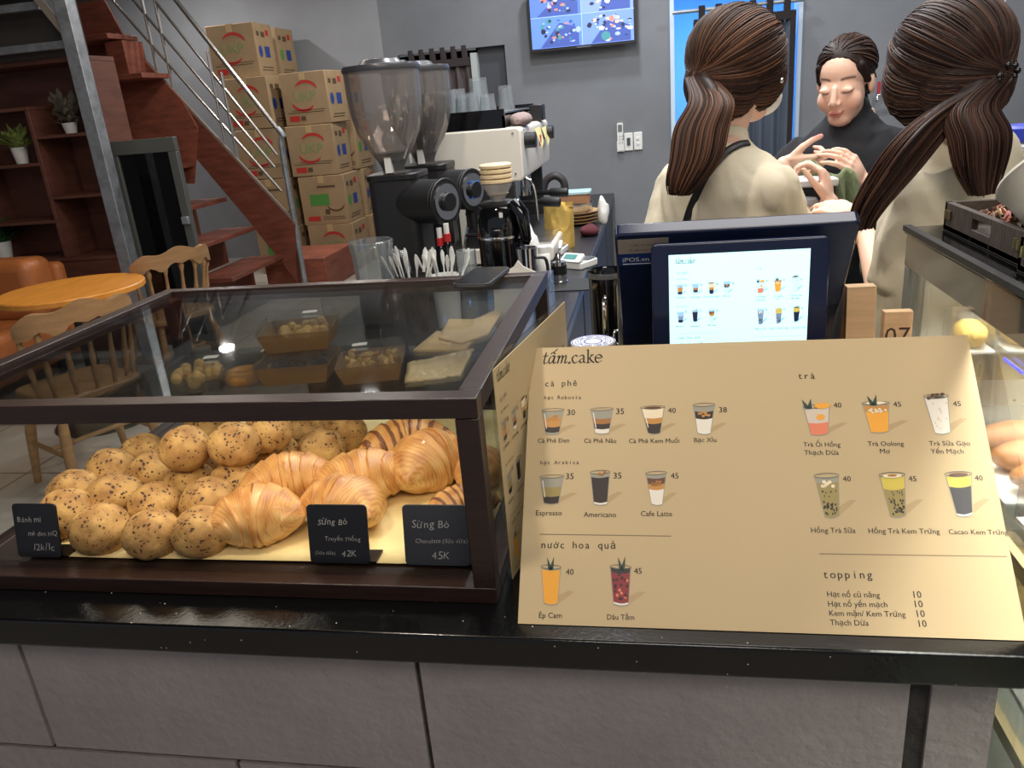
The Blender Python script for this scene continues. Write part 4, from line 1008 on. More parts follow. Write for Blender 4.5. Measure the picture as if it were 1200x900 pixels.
DR = [  # quad TL TR BR BL, layers (from, to, ink), garnish
 ('short', (635, 481), (661, 480), (655.5, 508), (639, 508), [(0, .07, 'glass'), (.07, .30, 'dark'), (.30, .68, 'amber'), (.68, 1, 'glass')], 'ice'),
 ('short', (692, 480), (718.7, 479), (714, 507), (697, 507), [(0, .18, 'milk'), (.18, .40, 'dark'), (.40, .62, 'caramel'), (.62, 1, 'glass')], ''),
 ('short', (751, 478), (779, 477), (774, 507), (759, 507), [(0, .38, 'dark'), (.38, .60, 'amber'), (.60, .96, 'foam')], 'cocoa'),
 ('tall', (812, 475), (838, 474), (833, 507.5), (817, 507), [(0, .52, 'milk'), (.52, .78, 'dark'), (.78, 1, 'glass')], 'ice'),
 ('short', (632.5, 559), (661, 558), (655, 589), (637, 589), [(0, .26, 'dark'), (.26, .62, 'olive'), (.62, 1, 'glass')], ''),
 ('tall', (691.5, 554), (715, 553), (712, 590), (695.5, 590), [(0, .06, 'milk'), (.06, .86, 'dark'), (.86, 1, 'glass')], 'icetop'),
 ('tall', (756.5, 555), (781.3, 554), (776.5, 590.5), (763, 590), [(0, .48, 'milk'), (.48, .66, 'amber'), (.66, .86, 'brown'), (.86, 1, 'glass')], 'ice'),
 ('tall', (634, 664), (657.5, 665), (654, 707), (637, 706), [(0, .94, 'orange'), (.94, 1, 'glass')], 'leaf'),
 ('tall', (714.7, 664), (739.5, 665), (737, 708), (718.5, 707), [(0, .05, 'milk'), (.05, .86, 'red'), (.86, 1, 'cocoa')], 'leafred'),
 ('tall', (941, 477), (972.5, 476), (971, 507.5), (950, 509), [(0, .06, 'pink'), (.06, .42, 'pink'), (.42, .96, 'pale')], 'leaforange'),
 ('tall', (1010, 473), (1042, 472), (1042, 505), (1020, 506), [(0, .70, 'orange'), (.70, .94, 'amber'), (.94, 1, 'glass')], 'leafyellow'),
 ('tall', (1082, 465), (1111, 464), (1114, 506), (1095, 507), [(0, .97, 'milk')], 'crumble'),
 ('tall', (954, 558), (983, 557), (984, 603.5), (966, 605), [(0, .44, 'olive'), (.44, .84, 'olive'), (.84, 1, 'glass')], 'pearls'),
 ('tall', (1030, 557), (1060.5, 556), (1062, 603), (1043, 604.5), [(0, .66, 'olive'), (.66, .96, 'yellow')], 'pearlscream'),
 ('tall', (1107, 556), (1138.5, 555), (1140, 602), (1121, 603.5), [(0, .04, 'milk'), (.04, .70, 'cocoa'), (.70, .96, 'yellow')], 'cocoa')]
WR = [  # line, left baseline px, right px, mono
 ('cà phê', (637.5, 453), (677, 452), 1), ('hạt Robusta', (637, 468), (681.5, 467.5), 1), ('Cà Phê Đen', (630, 519), (667, 518.5), 0), ('Cà Phê Nâu', (684.5, 519), (722, 519), 0), ('Cà Phê Kem Muối', (737, 519.3), (796, 519), 0), ('Bạc Xỉu', (813.5, 518.3), (839.5, 518), 0),
 ('hạt Arabica', (632.5, 544.3), (679, 544), 1), ('Espresso', (628, 604), (658.3, 604), 0), ('Americano', (684, 605.7), (722, 606), 0), ('Cafe Latte', (751, 604.7), (787.7, 605), 0), ('nước hoa quả', (633, 642.3), (722, 643), 1), ('Ép Cam', (631.5, 724), (658.3, 724.3), 0), ('Dâu Tằm', (711.5, 726), (743.3, 726.3), 0),
 ('trà', (934, 444), (956.3, 444), 1), ('Trà Ổi Hồng', (941.6, 523.5), (985, 523.5), 0), ('Thạch Dừa', (942.7, 533), (983, 533), 0), ('Trà Oolong', (1017, 522.7), (1059.3, 522.5), 0), ('Mơ', (1031.5, 531.5), (1042.7, 531.5), 0), ('Trà Sữa Gạo', (1089, 522.3), (1137, 522.3), 0), ('Yến Mạch', (1091, 531.6), (1129.4, 531.6), 0),
 ('Hồng Trà Sữa', (950.7, 624.3), (1002.7, 624.6), 0), ('Hồng Trà Kem Trứng', (1018, 625), (1101.4, 625.6), 0), ('Cacao Kem Trứng', (1112, 626), (1181.5, 626.8), 0), ('topping', (963.5, 677.5), (1023.6, 678), 1),
 ('Hạt nổ củ năng', (969.6, 699.3), (1031.3, 700.3), 0), ('Hạt nổ yến mạch', (970.7, 710.7), (1040, 711.5), 0), ('Kem mặn/ Kem Trứng', (972, 721.5), (1061.4, 723), 0), ('Thạch Dừa', (973, 732.5), (1018.2, 733.3), 0)]
for s_, x_, y_ in (('30', 664.5, 486.5), ('35', 722, 485.3), ('40', 782.7, 484), ('38', 842.7, 483.3), ('35', 663, 561.5), ('35', 719, 560.7), ('45', 786, 560.7), ('40', 663, 673.5), ('45', 743, 672.4), ('40', 977, 477.6), ('45', 1047, 476.6), ('45', 1117, 476), ('40', 988, 564), ('45', 1065, 564), ('40', 1142.7, 563),
                   ('10', 1071, 700.6), ('10', 1072.6, 711.6), ('10', 1075, 723), ('10', 1077.2, 734.7)):
    WR.append((s_, (x_, y_), (x_+9.2, y_), 0))
def drink(b, d, M, eps):
    kind, tl, tr, br, bl, layers, gar = d
    TL, TR, BR_, BL = (UV(*q) for q in (tl, tr, br, bl)); rnd = random.Random(int(tl[0]))
    ink = lambda k: setattr(b, 'mi', KEYS.index(k))
    def pt(s, t, lift): q = BL.lerp(BR_, s).lerp(TL.lerp(TR, s), t); return M @ Vector((q.x, q.y, lift*eps))
    def sheet(t0, t1, lift, s0=0.0, s1=1.0):
        n = 10; sag = .045
        lo = [pt(s0+(s1-s0)*i/n, t0-sag*math.sin(math.pi*(s0+(s1-s0)*i/n)), lift) for i in range(n+1)]
        hi = [pt(s0+(s1-s0)*i/n, t1-sag*math.sin(math.pi*(s0+(s1-s0)*i/n)), lift) for i in range(n+1)]
        b.poly(lo+hi[::-1])
    def disc(s, t, rs, rt, lift, n=8):
        b.poly([pt(s+rs*math.cos(6.283*k/n), t+rt*math.sin(6.283*k/n), lift) for k in range(n)])
    ink('shadow'); b.poly([pt(.95, -.02, 1), pt(1.9, .34, 1), pt(1.55, .36, 1), pt(1.0, .22, 1)])
    ink('glass'); sheet(-.03, 1.0, 2)
    for i, (a, c, k) in enumerate(layers): ink(k); sheet(a, c, 3, .04, .96)
    ink('rim'); n = 20   # rim ellipse
    for i in range(n):
        a0, a1 = 6.283*i/n, 6.283*(i+1)/n
        b.poly([pt(.5+.5*math.cos(a0), 1+.05*math.sin(a0), 6), pt(.5+.52*math.cos(a0), 1+.07*math.sin(a0), 6), pt(.5+.52*math.cos(a1), 1+.07*math.sin(a1), 6), pt(.5+.5*math.cos(a1), 1+.05*math.sin(a1), 6)][::-1])
    ink('milk'); b.poly([pt(.10, .2, 5), pt(.16, .2, 5), pt(.13, .85, 5), pt(.08, .85, 5)]) if kind == 'short' else None
    def leaf(x, lift=8):
        ink('leaf'); b.poly([pt(x-.06, .92, lift), pt(x+.16, .92, lift), pt(x-.10, 1.28, lift)]); b.poly([pt(x-.02, .92, lift), pt(x+.20, .92, lift), pt(x+.22, 1.30, lift)])
    if gar in ('ice', 'icetop'):
        for i in range(7 if gar == 'ice' else 3):
            ink('amber' if gar == 'ice' and layers[1][2] != 'amber' else 'caramel'); disc(rnd.uniform(.25, .75), rnd.uniform(.58, .74) if gar == 'ice' else rnd.uniform(.9, 1.05), .1, .05, 7, 5)
    if gar == 'cocoa': ink('brown'); disc(.5, .98, .36, .045, 7, 14)
    if gar == 'crumble':
        for i in range(16): ink(rnd.choice(['grey', 'brown', 'pale'])); disc(rnd.uniform(.15, .85), rnd.uniform(.93, 1.07), .09, .035, 7, 6)
        for i in range(12): ink('pale'); disc(rnd.uniform(.1, .9), rnd.uniform(.1, .85), .04, .04, 4, 5)
    if gar.startswith('pearls'):
        for i in range(26): ink('pearl'); disc(rnd.uniform(.1, .9), rnd.uniform(.03, .36), .055, .034, 5, 7)
        for i in range(8): ink('pearl'); disc(rnd.uniform(.15, .85), rnd.uniform(.4, .62), .03, .03, 5, 5)
        if gar == 'pearlscream': ink('foam'); disc(.5, .97, .38, .05, 7, 12); ink('caramel'); disc(.5, .98, .2, .03, 8, 8)
        else: [(ink('foam'), disc(rnd.uniform(.2, .8), rnd.uniform(.72, .86), .1, .05, 6, 5)) for _ in range(6)]
    if gar == 'leaf': leaf(.42)
    if gar == 'leafred':
        for i in range(26): ink(rnd.choice(['darkred', 'red', 'darkred', 'pink'])); disc(rnd.uniform(.12, .88), rnd.uniform(.1, .8), .09, .045, 4, 6)
        leaf(.5)
    if gar == 'leaforange':
        ink('orange'); disc(.62, .60, .2, .12, 5, 6); disc(.72, 1.02, .3, .11, 7, 12); leaf(.12)
    if gar == 'leafyellow':
        for i in range(12): ink('foam'); disc(rnd.uniform(.15, .85), rnd.uniform(.66, .8), .06, .04, 5, 7)
        ink('foam'); disc(.5, 1.0, .36, .06, 7, 12); leaf(.34)
def menu_parts(parent, M, eps, mats, lines=False):
    """M maps board metres (x right, y up, z out) to the parent's local space"""
    b = MB(); w = UV(705, 425).x-UV(635, 426).x
    logo(b, M @ Matrix.Translation(UV(635.5, 426.5)+Vector((0, 0, 2*eps))), w); b.build('logo', mats[KEYS.index('ink')], parent, smooth=False)
    b = MB()
    for s, l, r, mono in WR:
        a, c = UV(*l), UV(*r); T = M @ Matrix.Translation((a.x, a.y, 2*eps)) @ Matrix.Rotation(math.atan2(c.y-a.y, c.x-a.x), 4, 'Z')
        put_text(b, s, T, width=(c-a).length, mono=bool(mono), bold=.014)
        if lines: b.build('section_heading' if mono else 'price' if s.isdigit() else 'drink_name', mats[KEYS.index('ink')], parent, smooth=False); b = MB()
    if not lines: b.build('menu_lettering', mats[KEYS.index('ink')], parent, smooth=False)
    for d in DR:
        b = MB(); drink(b, d, M, eps); b.build('drink_picture', mats, parent, smooth=False)
    for a, c in (((632.5, 626), (786.7, 628.3)), ((960, 649), (1180, 652.3))):
        p, q = UV(*a), UV(*c); h = .0006
        MB().poly([M @ Vector(v) for v in ((p.x, p.y-h, eps), (q.x, q.y-h, eps), (q.x, q.y+h, eps), (p.x, p.y+h, eps))]).build('divider_line', mats[KEYS.index('line')], parent, smooth=False)
M_BOARD = mat('tan_board_print', (192, 169, 129), .6, var=.02, vscale=3)
INKS = [mat('print_'+k, c, .45) for k, c in INKC.items()]
def on_plane(o, u, v): u = u.normalized(); v = v.normalized(); n = u.cross(v); return Matrix(((u.x, v.x, n.x, o.x), (u.y, v.y, n.y, o.y), (u.z, v.z, n.z, o.z), (0, 0, 0, 1)))
t = thing('menu_board', 'large tan drinks menu board leaning back on the counter', 'menu board', (0, 0, 0))
t.location = (BX0, BY0, BZ0); Mb = on_plane(Vector((0, 0, 0)), Vector((1, 0, 0)), BN)
panel = MB(Mb).box((0, 0, -.004), (BW, BH, 0)).build('panel', M_BOARD, t, smooth=False)
MB().tube([(BW/2, BY1-BY0+.004, BZ1-BZ0-.02), (BW/2, BY1-BY0+.08, .0)], .005, 8).build('back_strut', M_BLACKM, t)
menu_parts(panel, Mb, .00012, INKS, True)

M_ACRYL = glass_mat('acrylic_sheet', (244, 246, 246), .03, edge=.22, blend=.1)
# second menu in an acrylic holder, turned sideways between the case and the board
a = P(583, 428, Z=1.19); c = P(668, 347, Z=1.19); u = Vector((c.x-a.x, c.y-a.y, 0)); W2 = u.length; u.normalize(); H2 = 1.19-CT
t = thing('menu_stand', 'small acrylic stand with a copy of the menu, turned sideways beside the pastry case', 'menu stand', (a.x-.008, a.y, CT))
Ms = on_plane(Vector((0, 0, .004)), u, Vector((0, 0, 1))); hh = H2-.012
sheet = MB(Ms).box((.004, 0, -.001), (W2-.004, hh, 0)).build('menu_sheet', M_BOARD, t, smooth=False)
MB(Ms).box((0, -.004, -.0045), (W2, hh+.008, -.0025)).build('back_acrylic', M_ACRYL, t, smooth=False)
n = u.cross(Vector((0, 0, 1)))
MB(Ms).box((W2*.2, -.004, -.07), (W2*.8, -.001, .07)).build('acrylic_foot', M_ACRYL, t, smooth=False)
menu_parts(sheet, Ms @ Matrix.Translation((.004, 0, 0)) @ Matrix.Diagonal(((W2-.008)/BW, hh/BH, 1, 1)), .0001, INKS, True)

# ================================================================== point-of-sale terminal
t = thing('pos_terminal', 'dark point-of-sale terminal with a lit customer display behind the menu board', 'terminal', (.12, 1.33, CT))
M_NAVY = mat('pos_navy_black', (24, 33, 62), .22, spec=.6)
a, c = P(720, 277, Y=1.20), P(1010, 258, Y=1.20); zt = (a.z+c.z)/2; xl, xr = a.x, c.x
d, e = P(727, 400, Y=1.345), P(985, 397, Y=1.345); zb_ = (d.z+e.z)/2
vv = Vector((0, 1.345-1.20, zb_-zt)); vv = vv*1.06
Mp = on_plane(Vector((xl, 1.20, zt)), Vector((1, 0, 0)), -vv)   # origin top left; y up the slope
Lp = vv.length
MB(Mp).rbox((0, -Lp, -.024), (xr-xl, 0, 0), .008, 4).build('main_screen_back', M_NAVY, t, world=True, bev=.003)
MB(Mp).rbox((.004, -Lp+.004, -.0255), (xr-xl-.004, -.004, -.024), .006, 3).build('cashier_screen', M_BLACKG, t, world=True)
b = MB(); b.box((.06, 1.30, CT), (.19, 1.42, CT+.02)); b.box((.10, 1.355, CT+.02), (.15, 1.385, zb_+.03)); b.rbox((.03, 1.22, CT), (.22, 1.46, CT+.014), .03, 5); b.build('stand', M_BLACKP, t, world=True, bev=.003)
Y2 = 1.185
a, c, d = P(762.5, 288, Y=Y2), P(974, 276, Y=Y2), P(764, 403, Y=Y2); zt2 = (a.z+c.z)/2
MB().rbox((a.x, Y2, 1.085), (c.x, Y2+.016, zt2), .009, 5, axis=1).build('customer_display', mat('display_navy', (20, 30, 62), .18, spec=.6), t, world=True, bev=.002)
MB().box((.09, Y2+.014, 1.10), (.17, 1.31, 1.16)).build('display_arm', M_BLACKP, t, world=True)
sa, sc_, sd = P(783.5, 300, Y=Y2), P(950, 290, Y=Y2), P(786, 402, Y=Y2)
sw, sh = sc_.x-sa.x, sa.z*.5+sc_.z*.5-1.095
Mq = on_plane(Vector((sa.x, Y2-.0008, 1.095)), Vector((1, 0, 0)), Vector((0, 0, 1)))
def scr(k, c):
    c2 = {'ink': (60, 84, 104), 'line': (140, 180, 190), 'shadow': (150, 190, 225), 'glass': (150, 190, 225), 'rim': (70, 90, 130), 'milk': (190, 240, 255), 'pale': (190, 225, 245), 'dark': (36, 34, 60), 'cocoa': (30, 36, 58), 'olive': (120, 140, 170)}.get(k, tuple(int(v*.85+20) for v in c))
    return mat('lit_'+k, c2, .3, emit=.95)
SINK = [scr(k, c) for k, c in INKC.items()]
MB(Mq).box((0, 0, -.0004), (sw, sh, 0)).build('lit_screen', mat('lit_page', (200, 250, 250), .3, emit=1.0), t, world=True, smooth=False)
def menu_on_screen():
    e = bpy.data.objects.new('screen_page', None)
    # the page fills the screen; the shapes are given in the terminal's local space
    Wt = rootmat(t).inverted() @ Mq @ Matrix.Translation((.004, -.002, 0)) @ Matrix.Diagonal(((sw-.006)/BW, sh/BH, 1, 1))
    bpy.data.objects.remove(e); menu_parts(t, Wt, .00006, SINK, True)
menu_on_screen()
for c in list(t.children):
    if c.name.startswith('customer_display'): cdisp = c
    if c.name.startswith('main_screen_back'): mback = c
under(cdisp, 'lit_screen', 'logo', 'section_heading', 'drink_name', 'price', 'drink_picture', 'divider_line')
# stickers on the terminal's back
s0 = Mp @ Matrix.Translation((.004, -.010, .0006))
MB(s0).box((0, -.030, 0), (.076, 0, .0004)).build('silver_sticker', mat('sticker_silver', (150, 140, 128), .4), t, world=True, smooth=False)
b = MB(s0); put_text(b, 'Cảm ơn quý khách', Matrix.Translation((.020, -.014, .0006)), width=.048, shear=.15); put_text(b, 'đã đến với cửa hàng', Matrix.Translation((.016, -.025, .0006)), width=.054, shear=.15); b.build('silver_sticker_lettering', mat('brown_ink', (90, 60, 50), .6), t, world=True, smooth=False)
MB(s0).box((0, -.056, 0), (.076, -.031, .0004)).build('blue_sticker', mat('sticker_blue', (26, 52, 110), .35), t, world=True, smooth=False)
b = MB(s0); put_text(b, 'iPOS.vn', Matrix.Translation((.006, -.047, .0006)), width=.040, bold=.02); b.box((.058, -.051, .0004), (.071, -.037, .0008)); b.box((.006, -.0525, .0004), (.05, -.0515, .0008)); b.build('blue_sticker_lettering', M_PAPER, t, world=True, smooth=False)
under(mback, 'silver_sticker', 'silver_sticker_lettering', 'blue_sticker', 'blue_sticker_lettering', 'cashier_screen')

# ---------------------------------------------------------------- things around the terminal
def cylinder_thing(name, label, cat, px, py, Y, prof, mats): pass
p = P(743, 400, Y=1.42)
t = thing('steel_canister', 'shiny steel canister standing left of the terminal display', 'canister', (P(742, 380, Y=1.45).x, 1.45, CT))
r_ = S(18, (t.location.x, 1.45, 1.1)); z0_, z1_ = P(742, 405, Y=1.45).z-CT, P(742, 330, Y=1.45).z-CT
MB().lathe([(r_*.98, z0_-.02), (r_, z0_), (r_, z1_-.012), (r_*.97, z1_-.004), (r_*.86, z1_)], n=40).build('canister_body', M_BRUSH, t)
MB().lathe([(r_*.9, 0), (r_*.9, z0_-.02)], n=30).build('canister_base', M_BLACKP, t)
MB().lathe([(r_*.5, z1_), (r_*.5, z1_+.01), (r_*.4, z1_+.014)], n=24).build('lid_knob', M_CHROME, t)
MB().tube(catmull([(r_*.2, -r_*.3, z1_+.006), (r_*.6, -r_*.55, z1_+.012), (r_*1.05, -r_*.6, z1_+.004)], 4), .006, 8).build('lid_tag', mat('cream_tag', (214, 200, 160), .6), t)
MB().tube(catmull([(-r_*.98, 0, z0_+.0), (-r_*1.25, 0, z0_+.01), (-r_*1.2, 0, z0_+.028), (-r_*.98, 0, z0_+.03)], 4), .003, 8).build('wire_loop', M_CHROME, t)
p = P(706, 316, Y=1.70); r_ = S(21, p)
t = thing('black_pitcher', 'tall glossy black container left of the terminal, by the bar end', 'container', (P(712, 350, Y=1.70).x, 1.70, 0))
MB().lathe([(r_*.9, 0), (r_*.92, .3), (r_, p.z-.03), (r_*1.04, p.z-.005), (r_*1.0, p.z), (r_*.93, p.z-.004), (r_*.9, p.z-.05)], n=40).build('container_body', M_BLACKG, t)
MB().lathe([(r_*1.05, p.z-.014), (r_*1.07, p.z-.008), (r_*1.05, p.z-.002)], n=40, cap=(False, False)).build('rim', mat('smoke_rim', (96, 98, 102), .2), t)
MB().tube(catmull([(-r_*.1, -r_*1.0, p.z-.14), (-r_*.1, -r_*1.3, p.z-.12), (-r_*.1, -r_*1.3, p.z-.06), (-r_*.1, -r_*1.0, p.z-.05)], 4), .005, 8).build('latch', M_CHROME, t)
# round blue and white ticket pad on a short pole
p = P(695, 400, Y=1.30)
t = thing('round_pad', 'round white pad with a blue printed ring, left behind the menu board', 'pad', (p.x, 1.30, CT)); rr = S(26, p); hz = p.z-CT
MB().lathe([(rr*.8, 0), (rr*.8, hz-.02), (rr, hz-.018), (rr, hz)], n=40).build('pad_body', M_WHITEP, t)
b = MB(); n = 48
for i in range(n):
    a0, a1 = 6.283*i/n, 6.283*(i+1)/n
    for r0, r1, on in ((.36, .44, True), (.56, .60, i % 6 != 0), (.66, .70, i % 5 != 1), (.78, .82, i % 7 != 2), (.92, .97, True)):
        if on: b.poly([(rr*r0*math.cos(a0), rr*r0*math.sin(a0), hz+.0006), (rr*r1*math.cos(a0), rr*r1*math.sin(a0), hz+.0006), (rr*r1*math.cos(a1), rr*r1*math.sin(a1), hz+.0006), (rr*r0*math.cos(a1), rr*r0*math.sin(a1), hz+.0006)])
b.build('printed_ring', mat('pad_blue', (52, 70, 150), .5), t, smooth=False)

# wooden number blocks
M_BEECH = mat('beech_block', (214, 178, 136), .5, var=.14, vscale=5, stretch=(1.5, 1, 14))
a, c, d = P(999, 343, Y=1.24), P(1035, 340, Y=1.24), P(1002, 393, Y=1.24)
t = thing('number_block', 'plain wooden wedge block right of the terminal', 'number block', ((a.x+c.x)/2, 1.24, CT), 0, 'wooden table number blocks')
hb = a.z-CT; wb = c.x-a.x
MB().prism([(-wb/2, .0, 0), (wb/2, .0, 0), (wb/2, .035, hb), (-wb/2, .035, hb)], (0, .012, 0)).prism([(-wb/2, .085, 0), (wb/2, .085, 0), (wb/2, .045, hb), (-wb/2, .045, hb)], (0, .012, 0)).build('wood_wedge', M_BEECH, t, bev=.001)
a, c = P(1037, 366, Y=1.28), P(1071, 364, Y=1.28); hb = a.z-CT; wb = c.x-a.x
t = thing('number_block', 'wooden block marked with a dark zero seven, beside the plain one', 'number block', ((a.x+c.x)/2, 1.28, CT), 0, 'wooden table number blocks')
MB().box((-wb/2, 0, 0), (wb/2, .018, hb)).build('wood_plate', M_BEECH, t, bev=.001)
MB().box((-wb/2, .018, 0), (wb/2, .06, .018)).build('wood_foot', M_BEECH, t, bev=.001)
b = MB(); put_text(b, '07', Matrix.Translation((-wb*.44, -.0006, hb-.052)) @ Matrix.Rotation(R(90), 4, 'X'), width=wb*.88, offset=.0); b.build('burnt_number', mat('burnt_brown', (66, 44, 36), .8), t, smooth=False)
# ================================================================== cake display cabinet on the right
FX, FYB, FZ = .420, 1.425, 1.245
t = thing('cake_cabinet', 'tall glass cake display cabinet with black top at the right edge', 'display cabinet', (.85, .9, 0))
FX1, FYF = 1.30, .25
M_BTOP = mat('cabinet_black_glass', (14, 15, 17), .10, spec=.5, coat=.3)
M_CABW = mat('cabinet_inner_white', (236, 230, 212), .5)
MB().box((FX-.004, FYF, FZ-.012), (FX1, FYB+.004, FZ)).build('top_slab', M_BTOP, t, world=True, bev=.003)
MB().box((FX-.006, FYF, FZ-.006), (FX+.006, FYB+.004, FZ+.003)).build('top_trim', M_BLACKM, t, world=True)
MB().box((FX, FYF, FZ-.064), (FX+.012, FYB, FZ-.012)).build('black_band', mat('band_reflect_grey', (84, 83, 78), .08, spec=.6, coat=.5), t, world=True)  # grey base colour stands in for reflections in the black glass
MB().box((FX+.002, FYF+.02, .42), (FX+.008, FYB-.03, FZ-.064)).build('side_pane', M_GLASS, t, world=True)
MB().box((FX, FYB-.03, .42), (FX+.02, FYB, FZ-.064)).build('corner_post', mat('cabinet_post_grey', (120, 122, 118), .3), t, world=True, bev=.003)
MB().box((FX+.02, FYF, .42), (FX1, FYF+.008, FZ-.064)).build('front_pane', M_GLASS, t, world=True)
MB().box((FX, FYF, 0), (FX1, FYB, .42)).build('cabinet_base', mat('cabinet_base_white', (214, 216, 206), .4), t, world=True, bev=.004)
MB().box((FX+.03, FYB-.02, .42), (FX1, FYB-.01, FZ-.064)).build('rear_door', M_CABW, t, world=True)
MB().box((FX1-.02, FYF, .42), (FX1, FYB, FZ-.012)).build('end_panel', M_CABW, t, world=True)
MB().box((FX+.03, FYF+.03, FZ-.085), (FX+.05, FYB-.05, FZ-.068)).build('light_tube', mat('cool_tube', (255, 250, 235), .5, emit=3.0), t, world=True)
l = area('cabinet_lamp', (FX+.25, .9, FZ-.09), .5, .9, 20.0, (1.0, .96, .86), None, 95); l.parent = t; l.matrix_parent_inverse = rootmat(t).inverted()
for z in (.90, .66):
    MB().box((FX+.03, FYF+.04, z-.008), (FX1-.03, FYB-.03, z)).build('glass_shelf', M_GLASS, t, world=True)
    MB().box((FX+.022, FYF+.04, z-.018), (FX+.034, FYB-.03, z+.004)).build('shelf_rail', mat('shelf_rail_beige', (188, 170, 126), .4), t, world=True)
    MB().box((FX+.021, 1.02, z-.022), (FX+.036, 1.05, z+.008)).build('shelf_clip', M_BLACKP, t, world=True)
MB().box((FX+.03, 1.20, 1.052), (FX+.34, FYB-.03, 1.058)).build('glass_shelf', M_GLASS, t, world=True)
MB().tube([(FX+.06, 1.10, 1.058), (FX+.06, 1.10, 1.06)], .002).build('shelf_pin', M_CHROME, t, world=True)
MB().box((FX+.012, .98, 1.140), (FX+.0135, 1.035, 1.144)).build('blue_indicator', mat('indicator_blue', (40, 60, 255), .4, emit=2.0), t, world=True)
# packs of pastries inside
def pack(label, lo, hi, col, name='pastry_pack', seed=1):
    c = ((lo[0]+hi[0])/2, (lo[1]+hi[1])/2, lo[2]); t = thing(name, label, 'pastry pack', c, 0, 'wrapped pastries in the cake cabinet')
    MB().rbox(lo, hi, .008, 3).build('clear_wrap', M_CLEARP, t, world=True)
    rnd = random.Random(seed); n = max(1, int((hi[1]-lo[1])/.055)); w = hi[0]-lo[0]; h = hi[2]-lo[2]
    for k in range(n):
        b = MB(); y0 = lo[1]+(hi[1]-lo[1])*(k+.5)/n
        b.ell((c[0], y0, lo[2]+h*.42), (w*.40, (hi[1]-lo[1])/n*.45, h*.38), 18, 10)
        b.v = [v*(1) + Vector((0, 0, .004*noise.noise(v*60))) for v in b.v]
        b.build('pastry', col, t, world=True)
    MB().box((lo[0]+.004, lo[1]+.004, lo[2]), (hi[0]-.004, hi[1]-.004, lo[2]+.003)).build('white_card', M_PAPER, t, world=True)
M_PASTRY = mat('pastry_brown', (190, 124, 66), .55, var=.35, vscale=40)
M_YELLOW = mat('sponge_yellow', (236, 196, 100), .7, var=.2, vscale=40)
pack('left clear box of golden biscuits on the small top shelf', (FX+.055, 1.30, 1.0585), (FX+.115, 1.385, 1.115), M_YELLOW, seed=2)
pack('right clear box of golden biscuits on the small top shelf', (FX+.125, 1.30, 1.0585), (FX+.185, 1.385, 1.118), M_YELLOW, seed=3)
pack('wrapped brown pastries on white card, farther pack on the middle shelf', (FX+.06, 1.09, .9005), (FX+.24, 1.30, .97), M_PASTRY, seed=4)
pack('wrapped brown pastries on white card, nearer pack on the middle shelf', (FX+.06, .84, .9005), (FX+.24, 1.06, .965), M_PASTRY, seed=5)
pack('wrapped yellow sponge pack, farther one on the lowest shelf', (FX+.06, 1.06, .6605), (FX+.24, 1.30, .74), M_YELLOW, seed=6)
pack('wrapped yellow sponge pack, nearer one on the lowest shelf', (FX+.06, .78, .6605), (FX+.24, 1.02, .74), M_YELLOW, seed=7)

# ---------------------------------------------------------------- trays and tub on the cabinet
M_TRAY = mat('dark_carved_wood', (72, 62, 54), .6, var=.4, vscale=22, stretch=(1, 6, 1), bump=.35, bscale=90)
M_BRASS = mat('aged_brass', (150, 132, 92), .35, metal=.9)
def tray(label, x0, x1, y0, y1, z, h):
    t = thing('wooden_tray', label, 'tray', ((x0+x1)/2, (y0+y1)/2, z), 0, 'dark wooden trays on the cake cabinet')
    th = .010; b = MB(); b.box((x0, y0, z), (x1, y1, z+.008)); b.build('tray_floor', M_TRAY, t, world=True)
    for lo, hi, ax in (((x0, y0, z), (x0+th, y1, z+h), 1), ((x1-th, y0, z), (x1, y1, z+h), 1), ((x0, y0, z), (x1, y0+th, z+h), 0), ((x0, y1-th, z), (x1, y1, z+h), 0)):
        b = MB()
        if ax == 1:      # side with a grip slot
            ym = (y0+y1)/2; g = .035
            b.box(lo, (hi[0], ym-g, hi[2])); b.box((lo[0], ym+g, lo[2]), hi); b.box((lo[0], ym-g, lo[2]), (hi[0], ym+g, z+h*.42)); b.box((lo[0], ym-g, z+h*.78), (hi[0], ym+g, z+h))
        else: b.box(lo, hi)
        b.build('tray_side', M_TRAY, t, world=True, bev=.001)
    for y in (y0+.022, y1-.022):
        for k in (-1, 1): MB().cyl((x0-.002, y+k*.006, z+h*.45), (x0-.002, y+k*.006, z+h*.75), .0035, n=8).build('brass_stud', M_BRASS, t, world=True)
    for k in range(2): MB().ell((x0+.04+.03*k, y0-.001, z+h*.5), (.008, .002, .006), 10, 6).build('brass_stud', M_BRASS, t, world=True)
    return t
tray('dark wooden tray with a bag of dried petals, farther one on the cake cabinet', .462, .76, 1.085, 1.385, FZ+.001, .044)
tray('dark wooden tray, nearer and empty, in front of the petal tray', .450, .76, .76, 1.075, FZ+.001, .044)
b = MB(); rnd = random.Random(9)
for i in range(420):
    c = Vector((.475+rnd.random()*.27, 1.105+rnd.random()*.26, 0)); r = math.hypot((c.x-.61)/.15, (c.y-1.235)/.14)
    c.z = FZ+.016+max(0, .058*(1-r*r*.7))*rnd.uniform(.75, 1); q = Quaternion((rnd.gauss(0, 1), rnd.gauss(0, 1), rnd.gauss(0, 1), rnd.gauss(0, 1))).normalized().to_matrix()
    b.mi = rnd.choice([0, 0, 1, 1, 2, 3, 0]); b.ell(c, (rnd.uniform(.006, .013), rnd.uniform(.003, .006), .0015), 6, 4, q)
